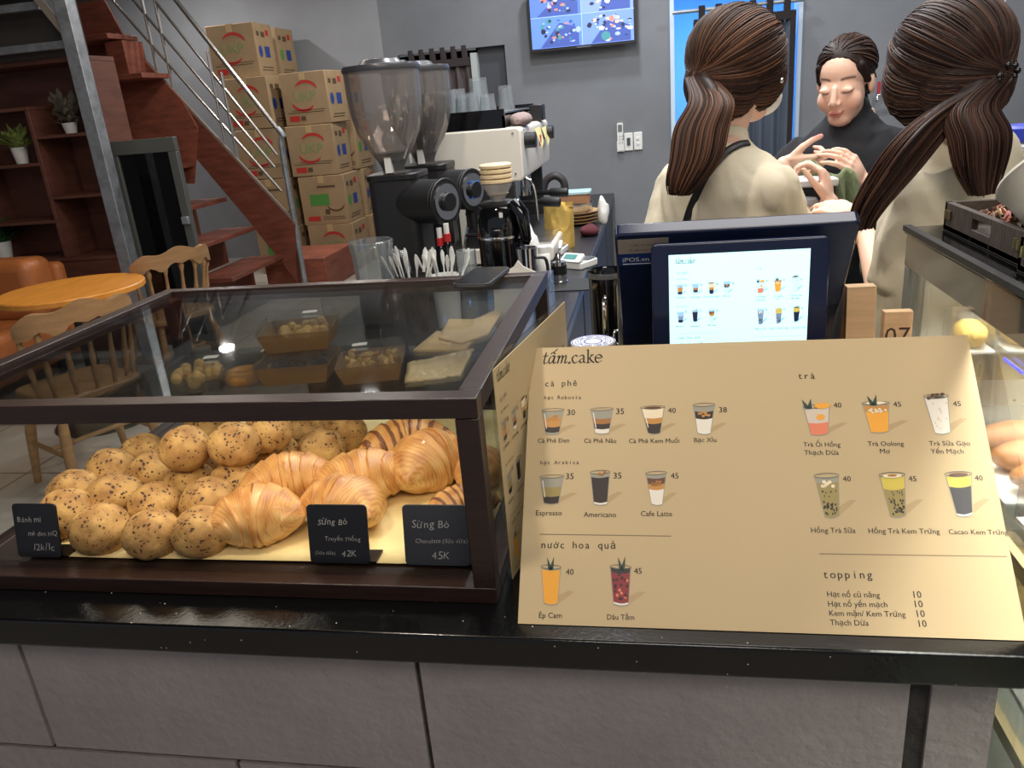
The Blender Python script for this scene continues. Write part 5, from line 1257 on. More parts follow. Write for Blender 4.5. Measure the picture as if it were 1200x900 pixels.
o = solo(b, 'dried_petals', [mat('petal_brown', (96, 62, 46), .6), mat('petal_tan', (170, 126, 84), .6), mat('petal_rose', (160, 84, 70), .6), mat('petal_cream', (214, 190, 150), .5)], 'heap of dried tea petals in the farther wooden tray', 'dried petals', (.61, 1.235, FZ+.02)); o['kind'] = 'stuff'
p = Vector((.545, 1.12, FZ+.075))
t = thing('plastic_tub', 'milky plastic tub lying tilted on the petals', 'tub', p)
Tm = Matrix.Rotation(R(-38), 3, 'X') @ Matrix.Rotation(R(-14), 3, 'Y')
prof = [(.062, .0), (.070, -.004), (.074, .001), (.078, .02), (.086, .052), (.090, .056), (.088, .060), (.082, .054), (.074, .02), (.068, .004), (.062, .0)]
MB().lathe(prof, n=40, M=Tm, cap=(False, False)).build('tub_wall', mat('milky_plastic', (236, 232, 220), .35, trans=.15), t)
MB().lathe([(.0, -.002), (.064, -.002), (.064, .001), (0, .001)], n=36, M=Tm, cap=(False, False)).build('tub_floor', mat('milky_floor', (200, 196, 184), .4), t)
# low back table with water bottle and clear container
t = thing('back_table', 'low table behind the cake cabinet carrying the bottle and clear container', 'table', (1.05, 2.15, 0))
MB().box((.72, 1.95, 1.06), (1.7, 2.45, 1.09)).build('tabletop', M_DARKPANEL, t, world=True, bev=.003)
for x in (.76, 1.66):
    for y in (1.99, 2.41): MB().box((x-.02, y-.02, 0), (x+.02, y+.02, 1.06)).build('leg', M_BLACKM, t, world=True)
p = P(1193, 160, Y=2.15)
t = thing('water_bottle', 'large clear water bottle with a blue cap beside the right woman', 'bottle', (p.x+.02, 2.15, 1.0905))
zt = p.z-1.09; r_ = .085
MB().lathe([(r_*.9, 0), (r_, .02), (r_, zt-.08), (r_*.9, zt-.05), (r_*.62, zt-.012), (r_*.6, zt)], n=32).build('bottle_body', M_CLEARP, t)
MB().lathe([(r_*.68, zt-.01), (r_*.68, zt+.02), (r_*.62, zt+.026)], n=32).build('cap', mat('cap_blue', (36, 56, 178), .4), t)
MB().lathe([(r_*.92, .012), (r_*.92, zt*.55)], n=32).build('water', glass_mat('water', (226, 236, 240), .04, edge=.3), t)
p = P(1172, 175, Y=2.02)
t = thing('clear_container', 'clear plastic container in front of the blue-capped bottle', 'container', (p.x+.005, 2.02, 1.0905)); zt = p.z-1.09
MB().lathe([(.050, 0), (.060, zt-.006), (.066, zt-.004), (.066, zt), (.058, zt), (.048, .004)], n=28, cap=(True, False)).build('container_body', M_CLEARP, t)
MB().lathe([(.062, zt-.002), (.067, zt), (.066, zt+.004)], n=28, cap=(False, False)).build('rim', mat('clear_rim', (220, 224, 228), .3), t)
# ================================================================== coffee bar behind the pastry case
BZ = .87; BXL, BXR, BYN = -1.02, -.248, 1.98
t = thing('coffee_bar', 'long dark coffee bar running back to the wall behind the pastry case', 'bar counter', (-.62, 3.6, 0))
MB().box((BXL, BYN, BZ-.04), (BXR, 5.34, BZ)).build('worktop', mat('bar_dark_stone', (44, 44, 48), .28, var=.3, vscale=120), t, world=True, bev=.004)
MB().box((BXL+.03, BYN+.03, .08), (BXR-.03, 5.33, BZ-.04)).build('cabinet', mat('bar_cabinet_dark', (34, 32, 34), .5), t, world=True)
MB().box((BXL+.06, BYN+.06, 0), (BXR-.07, 5.33, .08)).build('plinth', M_BLACKM, t, world=True)
for k in range(4):
    MB().box((BXR-.030, 2.1+.8*k, .12), (BXR-.014, 2.86+.8*k, BZ-.06)).build('door', mat('bar_door_dark', (38, 36, 40), .45), t, world=True, bev=.003)
def B(x, y): return P(x, y, Z=BZ)
# ---------------------------------------------------------------- coffee grinders
def grinder(label, Y, xpx, loc=None):
    x = P(xpx, 250, Y=Y).x
    t = thing('coffee_grinder', label, 'coffee grinder', (x, Y, BZ), 0, 'tall black coffee grinders')
    k = 1.0
    MB().rbox((-.095, -.10, 0), (.075, .14, .035), .03, 5).build('base', M_BLACKM, t, bev=.004)
    MB().rbox((-.085, -.055, .03), (.085, .13, .425), .035, 6).build('body', M_BLACKM, t, bev=.006)
    MB().rbox((-.088, -.058, .41), (.088, .133, .432), .035, 6).build('top_plate', M_BLACKP, t, bev=.004)
    # motor head towards the barista side
    MB().cyl((.02, .02, .335), (.175, -.06, .335), .072, n=32).build('head', M_BLACKM, t, bev=.006)
    d = Vector((.155, -.08, 0)).normalized(); c0 = Vector((.175, -.06, .335))
    MB().cyl(c0, c0+d*.012, .076, n=32).build('head_ring', M_BLACKP, t, bev=.003)
    MB().cyl(c0+d*.012, c0+d*.016, .058, n=32).build('dial', M_CHROME, t)
    MB().cyl(c0+d*.016, c0+d*.030, .030, n=24).build('dial_knob', M_BLACKP, t, bev=.002)
    MB().cbox((.175, -.035, .235), (.05, .06, .07)).tube([(.17, -.04, .25), (.175, -.05, .19)], [.028, .018], 14).build('chute', M_BLACKP, t)
    MB().tube([(.13, .0, .16), (.19, -.05, .16), (.215, -.075, .165)], .005, 8).tube([(.13, .03, .16), (.20, -.02, .16), (.215, -.075, .165)], .005, 8).build('portafilter_fork', M_BLACKP, t)
    MB().rbox((.08, -.05, .02), (.20, .05, .03), .02, 5).build('drip_tray', M_BRUSH, t)
    prof = [(.036, .432), (.038, .452), (.050, .475), (.080, .52), (.103, .565), (.116, .62), (.121, .68), (.122, .755), (.119, .755), (.118, .68), (.113, .62), (.100, .568), (.077, .523), (.047, .478), (.035, .455), (.033, .432)]
    MB().lathe(prof, n=40, cap=(False, False)).build('hopper', glass_mat('hopper_plastic', (240, 234, 230), .07, edge=.7, blend=.13, rough=.06, sparkle_fill=.07), t)
    MB().lathe([(.124, .750), (.126, .758), (.122, .768), (.07, .772), (.06, .784), (.05, .786)], n=40).build('hopper_lid', mat('hopper_lid_grey', (66, 66, 70), .3), t)
    MB().lathe([(.034, .44), (.046, .477), (.06, .50)], n=24).build('bean_throat', mat('dark_beans', (44, 28, 20), .5, bump=.6, bscale=160), t)
    MB().cbox((-.0, -.045, .462), (.022, .02, .05)).build('shutter_slide', M_WHITEP, t)
    return t
g1 = grinder('front coffee grinder with a tall clear hopper, at the left end of the bar', 2.62, 468)
for _c in g1.children:
    if _c.name == 'hopper': _h = _c
    if _c.name == 'head': _hd = _c
under(_h, 'hopper_lid', 'bean_throat', 'shutter_slide'); under(_hd, 'head_ring', 'dial', 'dial_knob')
g2 = dup(g1, (P(505, 250, Y=2.94).x, 2.94, BZ), 0, 'second coffee grinder half hidden behind the front one, with beans in its hopper')
for ch in list(g2.children):
    if ch.name.startswith('hopper') and 'lid' not in ch.name: hp2 = ch
b = MB(); b.lathe([(.03, .45), (.044, .478), (.074, .525), (.098, .57), (.110, .62), (.115, .66), (.09, .672), (.03, .675)], n=32); b.build('beans', mat('roasted_beans', (52, 34, 26), .45, bump=.8, bscale=120, var=.4, vscale=80), g2)
MB().cbox((.196, -.07, .335), (.004, .045, .06), Matrix.Rotation(R(-27), 3, 'Z')).build('blue_tape', mat('tape_blue', (40, 110, 200), .5), g2)

# ---------------------------------------------------------------- espresso machine: faces the barista on the right
MX0, MX1, MY0, MY1 = -.93, -.49, 3.12, 3.98
t = thing('espresso_machine', 'white two-group espresso machine with glasses on top, facing right', 'espresso machine', ((MX0+MX1)/2, (MY0+MY1)/2, BZ))
MB().rbox((MX0, MY0, 1.20), (MX1, MY1, 1.40), .02, 4, axis=1).build('upper_body', M_CREAMP, t, world=True, bev=.006)
for y0, y1 in ((MY0, MY0+.035), (MY1-.035, MY1)):
    MB().prism([(MX0+.02, y0, .93), (MX0+.16, y0, .93), (MX0+.24, y0, 1.205), (MX0+.02, y0, 1.205)], (0, y1-y0, 0)).build('end_leg', M_CREAMP, t, world=True, bev=.004)
    MB().prism([(MX0+.17, y0+.004, .93), (MX0+.40, y0+.004, .93), (MX0+.40, y0+.004, 1.19), (MX0+.30, y0+.004, 1.205), (MX0+.25, y0+.004, 1.19)], (0, y1-y0-.008, 0)).build('end_panel', M_BLACKM, t, world=True, bev=.004)
MB().box((MX0+.03, MY0+.03, .92), (MX0+.18, MY1-.03, 1.21)).build('back_splash', M_BRUSH, t, world=True)
MB().rbox((MX0-.02, MY0-.02, .885), (MX1+.10, MY1+.02, .945), .015, 4, axis=1).build('base', M_CREAMP, t, world=True, bev=.004)
MB().box((MX0+.18, MY0+.02, .945), (MX1+.085, MY1-.02, .955)).build('drip_grate', M_BRUSH, t, world=True)
for x in (MX0+.03, MX1+.04):
    for y in (MY0+.05, MY1-.05): MB().cyl((x, y, BZ), (x, y, .89), .02, n=12).build('foot', M_BLACKP, t, world=True)
b = MB(); b.box((MX0+.0, MY0+.015, 1.40), (MX1-.06, MY0+.025, 1.47)); b.box((MX0+.0, MY1-.03, 1.40), (MX1-.06, MY1-.02, 1.475)); b.box((MX0+.0, MY0+.015, 1.40), (MX0+.01, MY1-.02, 1.475)); b.box((MX1-.07, MY0+.015, 1.40), (MX1-.06, MY1-.02, 1.445)); b.build('cup_rail', M_BLACKG, t, world=True)
for y in (MY0+.10, MY1-.16):
    MB().cyl((MX1-.005, y, 1.345), (MX1+.045, y, 1.345), .030, n=24).build('steam_knob', M_BLACKP, t, world=True, bev=.004)
for y in (MY0+.25, MY1-.28):
    MB().cyl((MX1-.10, y, 1.12), (MX1-.10, y, 1.21), .042, n=24).cyl((MX1-.10, y, 1.08), (MX1-.10, y, 1.12), .036, n=24).build('group_head', M_CHROME, t, world=True)
    MB().tube([(MX1-.06, y, 1.085), (MX1+.02, y, 1.085), (MX1+.03, y, 1.085), (MX1+.105, y, 1.08), (MX1+.11, y, 1.08)], [.010, .012, .019, .021, .012], 14).build('portafilter', M_BLACKP, t, world=True)
MB().tube(catmull([(MX1-.03, MY0+.1, 1.22), (MX1+.02, MY0+.1, 1.17), (MX1+.03, MY0+.1, 1.03)], 5), .006, 8).build('steam_wand', M_CHROME, t, world=True)
MB().cyl((MX1-.0, MY0+.07, 1.385), (MX1+.004, MY0+.07, 1.385), .004, n=8).cyl((MX1-.03, MY0-.001, 1.38), (MX1-.03, MY0-.003, 1.38), .004, n=8).cyl((MX1-.03, MY0-.001, 1.23), (MX1-.03, MY0-.003, 1.23), .004, n=8).build('screw', M_CHROME, t, world=True)
M_NOTE = mat('yellow_note', (232, 222, 160), .7)
for k, (y, z) in enumerate(((MY0+.36, 1.375), (MY0+.58, 1.37))):
    solo(MB().prism([(MX1+.006, y, z), (MX1+.012, y+.11, z+.005), (MX1+.026, y+.10, z-.055), (MX1+.022, y+.06, z-.085), (MX1+.020, y+.01, z-.05)], (.0015, 0, 0)), 'sticky_note', M_NOTE, ('yellow paper note on the machine front, nearer the knob', 'yellow paper note on the machine front, farther from the knob')[k], 'note', (MX1, y, z-.05))
MB().cbox((MX1+.018, MY0+.42, 1.325), (.006, .045, .045)).build('red_lamp', mat('lamp_red', (220, 50, 60), .4), t, world=True)
# glasses upside down on top
def tumbler(label, loc, r, h, taper=.8, group='glasses on top of the espresso machine', name='drinking_glass', flip=True):
    t = thing(name, label, 'glass', loc, 0, group)
    p = [(r*taper, 0), (r, h), (r*.94, h), (r*taper*.92, .012), (0.0, .012)] if not flip else [(r, 0), (r*taper, h), (0, h), (0, h-.010), (r*taper*.92, h-.012), (r*.94, 0), (r, 0)]
    MB().lathe(p, n=22, cap=(not flip, False)).build('glass_wall', M_TUMBLER, t); return t
MB().box((MX0+.01, MY0+.03, 1.452), (MX1-.065, MY1-.03, 1.458)).build('cup_grid', M_BRUSH, t, world=True)
zt = 1.4585
for label, px, Y, r, h in (('short upturned glass at the left end of the machine top', 523, 3.3, .030, .095), ('upturned glass second from the left on the machine top', 540, 3.32, .038, .10), ('small upturned glass in front of the second one', 545, 3.2, .032, .075), ('tallest upturned glass on the machine top', 565, 3.36, .042, .135),
                           ('small upturned glass right of the tallest one', 556, 3.2, .030, .08), ('upturned glass near the right edge of the machine top', 603, 3.5, .035, .10), ('short upturned glass in front of the tallest one', 574, 3.22, .034, .07), ('upturned glass at the rear between the left two', 531, 3.5, .032, .10)):
    x = min(P(px, 150, Y=Y).x, MX1-.11); tumbler(label, (x, Y, zt), r, h)
b = MB(); b.ell((0, 0, .022), (.045, .09, .028), 24, 12); b.v = [v+Vector((0, 0, .006*noise.noise(v*70))) for v in b.v]; b.v = [Vector((v.x, v.y, max(v.z, 0))) for v in b.v]
o = b.build('folded_cloth', mat('pinkish_grey_cloth', (150, 132, 128), .95, bump=.5, bscale=200)); o.location = (MX1-.022, 3.30, 1.4005); tag(o, 'crumpled pinkish grey cloth on the right edge of the machine top', 'cloth')
solo(MB().box((MX1-.05, 3.74, 1.4005), (MX1+.01, 3.84, 1.47)), 'black_box', M_BLACKP, 'small black box at the far end of the machine top', 'box', (MX1-.02, 3.79, 1.4005), bev=.004)

# ---------------------------------------------------------------- small shiny grinder with paper filters
p = P(586, 345, Z=BZ); Yg = 2.40; xg = P(587, 270, Y=Yg).x
t = thing('bullet_grinder', 'small glossy black grinder with a clear cone hopper in front of the machine', 'coffee grinder', (xg, Yg, BZ))
zh = lambda y: P(587, y, Y=Yg).z-BZ
z1, z2, z3, z4 = zh(276), zh(240), zh(232), zh(196)
MB().lathe([(.060, 0), (.062, .02), (.070, z1*.55), (.0715, z1-.004)], n=40).build('lower_body', M_BLACKG, t)
MB().lathe([(.0725, z1-.004), (.074, z1), (.0725, z1+.006)], n=40).build('chrome_band', M_CHROME, t)
MB().lathe([(.0715, z1+.006), (.071, z1+(z2-z1)*.4), (.062, z2-.008), (.056, z2)], n=40).build('upper_body', M_BLACKG, t)
MB().lathe([(.058, z2), (.058, z2+.008), (.05, z2+.012)], n=32).build('collar', M_BLACKP, t)
MB().lathe([(.020, z2+.012), (.022, z3), (.043, z4-.055), (.046, z4-.045), (.044, z4-.045), (.02, z3+.003), (.018, z2+.012)], n=32, cap=(False, False)).build('hopper_cone', glass_mat('cone_plastic', (246, 236, 226), .06, edge=.6, blend=.14, sparkle_fill=.3), t)
MB().lathe([(.012, z2+.014), (.020, z3+.005), (.034, z4-.075)], n=24).build('pale_contents', mat('pale_contents', (214, 196, 172), .8), t)
for k in range(4):
    zz = z4-.045+.0145*k; MB().lathe([(.043, zz), (.049, zz+.003), (.049, zz+.010), (.044, zz+.0135)], n=32).build('filter_ring', mat('cream_filter', (226, 204, 164), .7), t)
MB().tube([(.05, -.03, z1+.10), (.075, -.045, z1+.07), (.085, -.05, z1-.01), (.082, -.048, z1-.02)], [.022, .022, .016, .012], 12).build('spout', M_BLACKG, t)
MB().rbox((.045, -.085, 0), (.105, -.02, .02), .015, 4).build('foot_plate', M_BLACKP, t)
p = P(614, 300, Y=2.36)
t = thing('dosing_cup', 'steel dosing cup under the spout of the small black grinder', 'cup', (p.x+.01, 2.34, BZ))
h_ = P(614, 290, Y=2.34).z-BZ
MB().lathe([(.032, 0), (.034, .01), (.033, h_*.5), (.030, h_*.8), (.034, h_), (.031, h_), (.028, h_*.8)], n=28, cap=(True, False)).build('cup_body', M_CHROME, t)
MB().tube(catmull([(.03, 0, h_*.85), (.06, 0, h_*.8), (.06, 0, h_*.4), (.032, 0, h_*.3)], 5), .005, 8).build('handle', M_BLACKP, t)

# ---------------------------------------------------------------- pitcher, spoons and cups behind the case
M_PITCH = glass_mat('pitcher_glass', (240, 244, 246), 0.09, edge=0.8, blend=0.14, rough=0.05, sparkle_fill=.06)
t = thing('glass_pitcher', 'clear ribbed glass pitcher with a handle behind the pastry case', 'pitcher', (P(441, 330, Y=2.3).x, 2.3, BZ)); h_ = P(441, 281, Y=2.3).z-BZ; r_ = .064
MB().lathe([(r_*.86, 0), (r_*.92, .02), (r_*.94, h_*.5), (r_*.97, h_*.8), (r_*1.06, h_-.004), (r_*1.0, h_), (r_*.90, h_*.8), (r_*.86, h_*.4), (r_*.8, .02), (0, .018)], n=36, cap=(True, False)).build('pitcher_wall', M_PITCH, t)
MB().tube(catmull([(r_*.9, 0, h_*.86), (r_*1.55, 0, h_*.8), (r_*1.6, 0, h_*.5), (r_*.93, 0, h_*.3)], 6), .009, 10).build('handle', M_TUMBLER, t)
MB().lathe([(r_*.82, .022), (r_*.86, h_*.42)], n=30).build('contents', mat('dark_contents', (92, 84, 78), .4, bump=.6, bscale=60), t)
def spoon_cup(label, px, Y, seed, n, col):
    p = P(px, 330, Y=Y); t = thing('spoon_holder', label, 'cutlery holder', (p.x, Y, BZ), 0, 'holders of white spoons'); h_ = P(px, 322, Y=Y).z-BZ
    MB().lathe([(.034, 0), (.044, h_), (.041, h_), (.031, .006)], n=26, cap=(True, False)).build('cup', col, t)
    rnd = random.Random(seed)
    for i in range(n):
        a = 6.283*i/n+rnd.uniform(-.3, .3); tl = rnd.uniform(.18, .42); d = Vector((math.cos(a)*tl, math.sin(a)*tl*.7, 1)).normalized(); s = Vector((math.cos(a)*.012, math.sin(a)*.012, h_*.3)); L = rnd.uniform(.09, .13)
        e = s+d*(h_*.7+L*.55)
        MB().tube([s, e-d*.03, e-d*.012, e+d*.008, e+d*.018], [.003, .004, .011, .012, .004], 8, flat=[.0015, .0015, .002, .002, .001]).build('spoon', M_WHITEP, t)
spoon_cup('holder of white spoons fanned like petals, left of its twin', 484, 2.22, 1, 13, M_BLACKP)
spoon_cup('holder of upright white spoons and stirrers, right of its twin', 522, 2.26, 2, 11, M_WHITEP)
p = P(549, 325, Y=2.3)
t = tumbler('ridged clear glass between the spoon holders and the small grinder', (p.x, 2.3, BZ), .030, P(549, 293, Y=2.3).z-BZ, .95, group='glasses behind the pastry case', flip=False)
for k, (px, py, lab) in enumerate(((516, 283, 'left'), (524, 278, 'right'))):
    x = P(px, py, Y=2.52).x; zc = P(px, py-6, Y=2.52).z
    t = thing('syrup_bottle', 'slim bottle with a red collar and white cap, %s of the two by the grinder' % lab, 'bottle', (x, 2.52, BZ), 0, 'red-collared syrup bottles')
    MB().lathe([(.016, 0), (.016, zc-BZ-.05), (.009, zc-BZ-.03)], n=16).build('bottle_body', M_BLACKG, t)
    MB().lathe([(.012, zc-BZ-.03), (.012, zc-BZ-.004)], n=16).build('red_collar', mat('collar_red', (190, 40, 44), .5), t)
    MB().lathe([(.009, zc-BZ-.004), (.009, zc-BZ+.028)], n=16).build('white_cap', M_WHITEP, t)

# ---------------------------------------------------------------- right part of the bar top
p = B(657, 290)
t = thing('foil_pouch', 'gold foil coffee pouch standing on the bar', 'pouch', (p.x, p.y, BZ)); w_ = S(34, p); h_ = S(52, p)
b = MB(); n, m = 14, 18; vs = []; fs = []
for side in (-1, 1):
    for j in range(m+1):
        v = j/m; th = .022*(1-v)**.7
        for i in range(n+1):
            u = i/n; bulge = math.sin(math.pi*u)**.5
            vs.append(((u-.5)*w_, side*(th*bulge+.001)+(.004*noise.noise((u*6, v*7, side)) if 0 < i < n else 0), v*h_))
N = (n+1)*(m+1)
for j in range(m):
    for i in range(n):
        a = j*(n+1)+i; fs.append((a, a+1, a+n+2, a+n+1)); fs.append((N+a, N+a+n+1, N+a+n+2, N+a+1))
for j in range(m):
    a = j*(n+1); fs.append((a, a+n+1, N+a+n+1, N+a)); a += n; fs.append((a, N+a, N+a+n+1, a+n+1))
fs.append(tuple(range(n, -1, -1))+tuple(N+i for i in range(n+1))); a = m*(n+1); fs.append(tuple(a+i for i in range(n+1))+tuple(N+a+i for i in range(n, -1, -1)))
b.add(vs, fs); b.build('pouch_body', mat('gold_foil', (226, 190, 104), .26, metal=.55, bump=.3, bscale=22), t)
MB().box((-w_*.5, -.0035, h_*.86), (w_*.5, .0035, h_*.885)).build('seal_strip', mat('gold_seal', (150, 116, 60), .35, metal=.7), t)
def scale(label, px, py, rz, lcd, w=.10, d=.12):
    p = B(px, py); t = thing('digital_scale', label, 'scale', (p.x, p.y, BZ), R(rz), 'small white scales on the bar')
    MB().rbox((-w/2, -d/2, 0), (w/2, d/2, .026), .012, 4).build('scale_body', M_WHITEP, t, bev=.004)
    T = Matrix.Translation((0, -d/2+.002, .024)) @ Matrix.Rotation(R(32), 4, 'X')
    MB(T).rbox((-w/2+.004, -.002, 0), (w/2-.004, .045, .010), .006, 3).build('front_panel', M_WHITEP, t)
    MB(T).box((-w/2+.014, .010, .0105), (w/2-.03, .036, .0115)).build('display', lcd, t)
    MB().rbox((-w/2+.006, -.01, .0265), (w/2-.006, d/2-.006, .031), .01, 4).build('plate', M_BRUSH, t)
scale('white scale with a light blue display behind the white bottle', 650, 296, -8, mat('lcd_blue', (150, 200, 226), .3))
scale('white scale with a teal display at the right edge of the bar', 679, 312, -30, mat('lcd_teal', (84, 142, 140), .3))
p = B(638, 320); t = thing('pill_bottle', 'white plastic bottle with a screw cap on the bar', 'bottle', (p.x, p.y, BZ)); r_ = S(8, p); h_ = S(32, p)
MB().lathe([(r_*.95, 0), (r_, .004), (r_, h_*.68), (r_*.75, h_*.76)], n=24).build('bottle_body', M_WHITEP, t); MB().lathe([(r_*.80, h_*.76), (r_*.80, h_*.97), (r_*.7, h_)], n=24).build('cap', M_WHITEP, t)
p = B(663, 334); solo(MB().rbox((p.x-.09, p.y-.10, BZ), (p.x+.09, p.y+.08, BZ+.004), .01, 4), 'tamping_mat', mat('black_rubber', (24, 23, 22), .6), 'black rubber tamping mat at the near right end of the bar', 'mat', (p.x, p.y, BZ))
p = B(656, 332); t = thing('tamper', 'steel tamper with a black grip standing on the rubber mat', 'tamper', (p.x, p.y, BZ+.0045)); r_ = S(9, p)
MB().lathe([(r_*1.1, 0), (r_*1.1, .006), (r_, .008), (r_, .03)], n=28).build('tamper_base', M_CHROME, t); MB().lathe([(r_*1.03, .03), (r_*1.03, .062)], n=28).build('grip', M_BLACKP, t); MB().lathe([(r_, .062), (r_*.95, .074), (r_*.3, .078), (r_*.3, .086), (r_*.45, .094), (r_*.3, .104)], n=28).build('top_knob', M_CHROME, t)
# plates, bowl and lidded box
p = B(676, 262)
for k in range(4):
    o = MB().lathe([(.05, 0), (.09, .006), (.115, .014), (.117, .017), (.112, .017), (.05, .006)], n=40).build('plate', M_BEECHD if False else mat('tan_plate', (196, 158, 112), .5)); o.location = (p.x, p.y, BZ+.0005+.0165*k)
    tag(o, ('bottom', 'second', 'third', 'top')[k]+' tan plate of the small stack on the bar', 'plate', 'stack of tan plates')
zz = BZ+.0005+.0165*3+.0075
t = thing('steel_bowl', 'steel bowl on the plate stack, holding the lidded box', 'bowl', (p.x-.01, p.y, zz)); MB().lathe([(.07, 0), (.088, .015), (.098, .05), (.095, .05), (.084, .016), (.06, .004)], n=36, cap=(True, False)).build('bowl_wall', M_BRUSH, t)
t = thing('lidded_box', 'clear brown-filled box with a pale blue lid on the plate stack', 'food box', (p.x-.01, p.y, zz+.0505)); MB().rbox((-.085, -.06, 0), (.085, .06, .045), .02, 5).build('box_body', mat('box_brown_food', (166, 120, 86), .5), t); MB().rbox((-.092, -.067, .045), (.092, .067, .060), .022, 5).build('lid', mat('lid_pale_blue', (176, 206, 210), .4), t, bev=.003)
# crumpled towel, red cloth, hose, glasses, orange pack
def lump(name, label, cat, c, r, m, seed, amp=.3):
    b = MB(); b.ell((0, 0, r[2]*.8), r, 28, 16)
    b.v = [Vector((v.x*(1+amp*noise.noise(v*14+Vector((seed, 0, 0)))), v.y*(1+amp*noise.noise(v*17+Vector((0, seed, 0)))), max(0, v.z*(1+amp*noise.noise(v*25+Vector((0, 0, seed))))))) for v in b.v]
    o = b.build(name, m); o.location = c; return tag(o, label, cat)
lump('dish_cloth', 'dark red cloth lying behind the gold pouch', 'cloth', B(690, 275), (.05, .08, .025), mat('dark_red_cloth', (84, 30, 38), .9), 2)
lump('paper_towel', 'crumpled white paper towel right of the plate stack', 'paper towel', (p.x+.14, p.y-.02, BZ), (.03, .05, .07), M_PAPER, 4, .4)
lump('paper_towel', 'crumpled white wipe below the machine\'s near portafilter', 'paper towel', (P(618, 250, Y=3.0).x, 3.0, BZ), (.035, .05, .09), M_PAPER, 7, .4)
q = B(628, 255)
t = thing('orange_pouch', 'orange pouch behind the near portafilter', 'pouch', (P(621, 222, Y=4.12).x, 4.12, BZ)); h_ = P(621, 208, Y=4.12).z-BZ
MB().prism([(-.07, -.03, 0), (.07, -.03, 0), (.06, -.012, h_), (-.06, -.012, h_)], (0, .04, 0)).build('pouch_body', mat('orange_pouch_film', (214, 140, 40), .4), t, bev=.006)
MB().box((-.06, -.016, h_-.02), (.06, .012, h_-.014)).build('seal_strip', mat('orange_seal', (180, 110, 30), .4), t)
for i, (px, py, Y) in enumerate(((636, 243, 4.0), (647, 243, 4.05), (641, 240, 4.18), (653, 240, 4.2))):
    x = P(px, 235, Y=Y).x; tumbler(('clear glass nearest the machine under the portafilter handle', 'clear glass beside the gold pouch top', 'clear glass in the rear row, left one', 'clear glass in the rear row, right one')[i], (x, Y, BZ), .034, .12, .85, group='glasses standing at the back of the bar', flip=False)
t = thing('coiled_hose', 'thick dark hose arching over the bar by the back wall', 'hose', (P(652, 215, Y=4.7).x, 4.7, BZ))
MB().tube(catmull([P(636, 226, Y=4.7), P(640, 212, Y=4.7), P(650, 206, Y=4.7), P(660, 212, Y=4.7), P(662, 226, Y=4.7), (P(660, 240, Y=4.7).x, 4.7, BZ+.02)], 6), .022, 12).build('hose', mat('hose_dark', (58, 52, 54), .5), t, world=True)
MB().cyl((P(660, 240, Y=4.7).x, 4.7, BZ), (P(660, 240, Y=4.7).x, 4.7, BZ+.03), .03, n=16).build('coupling', M_BLACKP, t, world=True)
# knock box and papers near the case
p = P(655, 352, Z=BZ-.0)
for k in range(3):
    c = P((650, 655, 648)[k], (352, 345, 362)[k], Z=CT)
    o = MB().box((-.05, -.035, 0), (.05, .035, .0008)).build('receipt_slip', M_PAPER); o.location = (min(max(c.x, -.34), -.20), 1.75+.05*k, .70+.001*k)
    if k == 0:
        tb = thing('under_shelf', 'low side shelf between the counter and the bar', 'shelf', (-.27, 1.80, 0))
        MB().box((-.42, 1.64, .68), (-.17, 1.97, .6995)).build('shelf_board', M_BLACKM, tb, world=True)
        for x in (-.40, -.19): MB().box((x-.01, 1.70, 0), (x+.01, 1.92, .68)).build('leg', M_BLACKM, tb, world=True)
    o.rotation_euler.z = (.3, -.4, 1.0)[k]; tag(o, ('white slip lowest in the pile beside the case', 'white slip in the middle of the pile beside the case', 'white slip on top of the pile beside the case')[k], 'paper slip', 'paper slips beside the case')
a = P(598, 320, Z=CT)
t = thing('paper_napkin', 'white paper napkin peaking up behind the case near the phone', 'napkin', (P(608, 320, Y=1.75).x, 1.75, BZ)); zt_ = P(608, 305, Y=1.75).z-BZ; zb2 = 0
b = MB(); w_ = .055
b.prism([(-w_*1.3, 0, 0), (w_*1.3, 0, 0), (w_*1.1, 0, zt_*.86), (w_*.2, 0, zt_*.95), (0, 0, zt_), (-w_*.2, 0, zt_*.95), (-w_*1.1, 0, zt_*.86)], (0, .003, 0)); b.prism([(-w_*1.3, .05, 0), (w_*1.3, .05, 0), (w_, .006, zt_*.85), (-w_, .006, zt_*.85)], (0, .003, 0)); b.build('napkin_sheet', M_PAPER, t)
MB().box((-.09, .055, 0), (.06, .15, zt_*.80)).build('napkin_box', M_CLEARP, t)
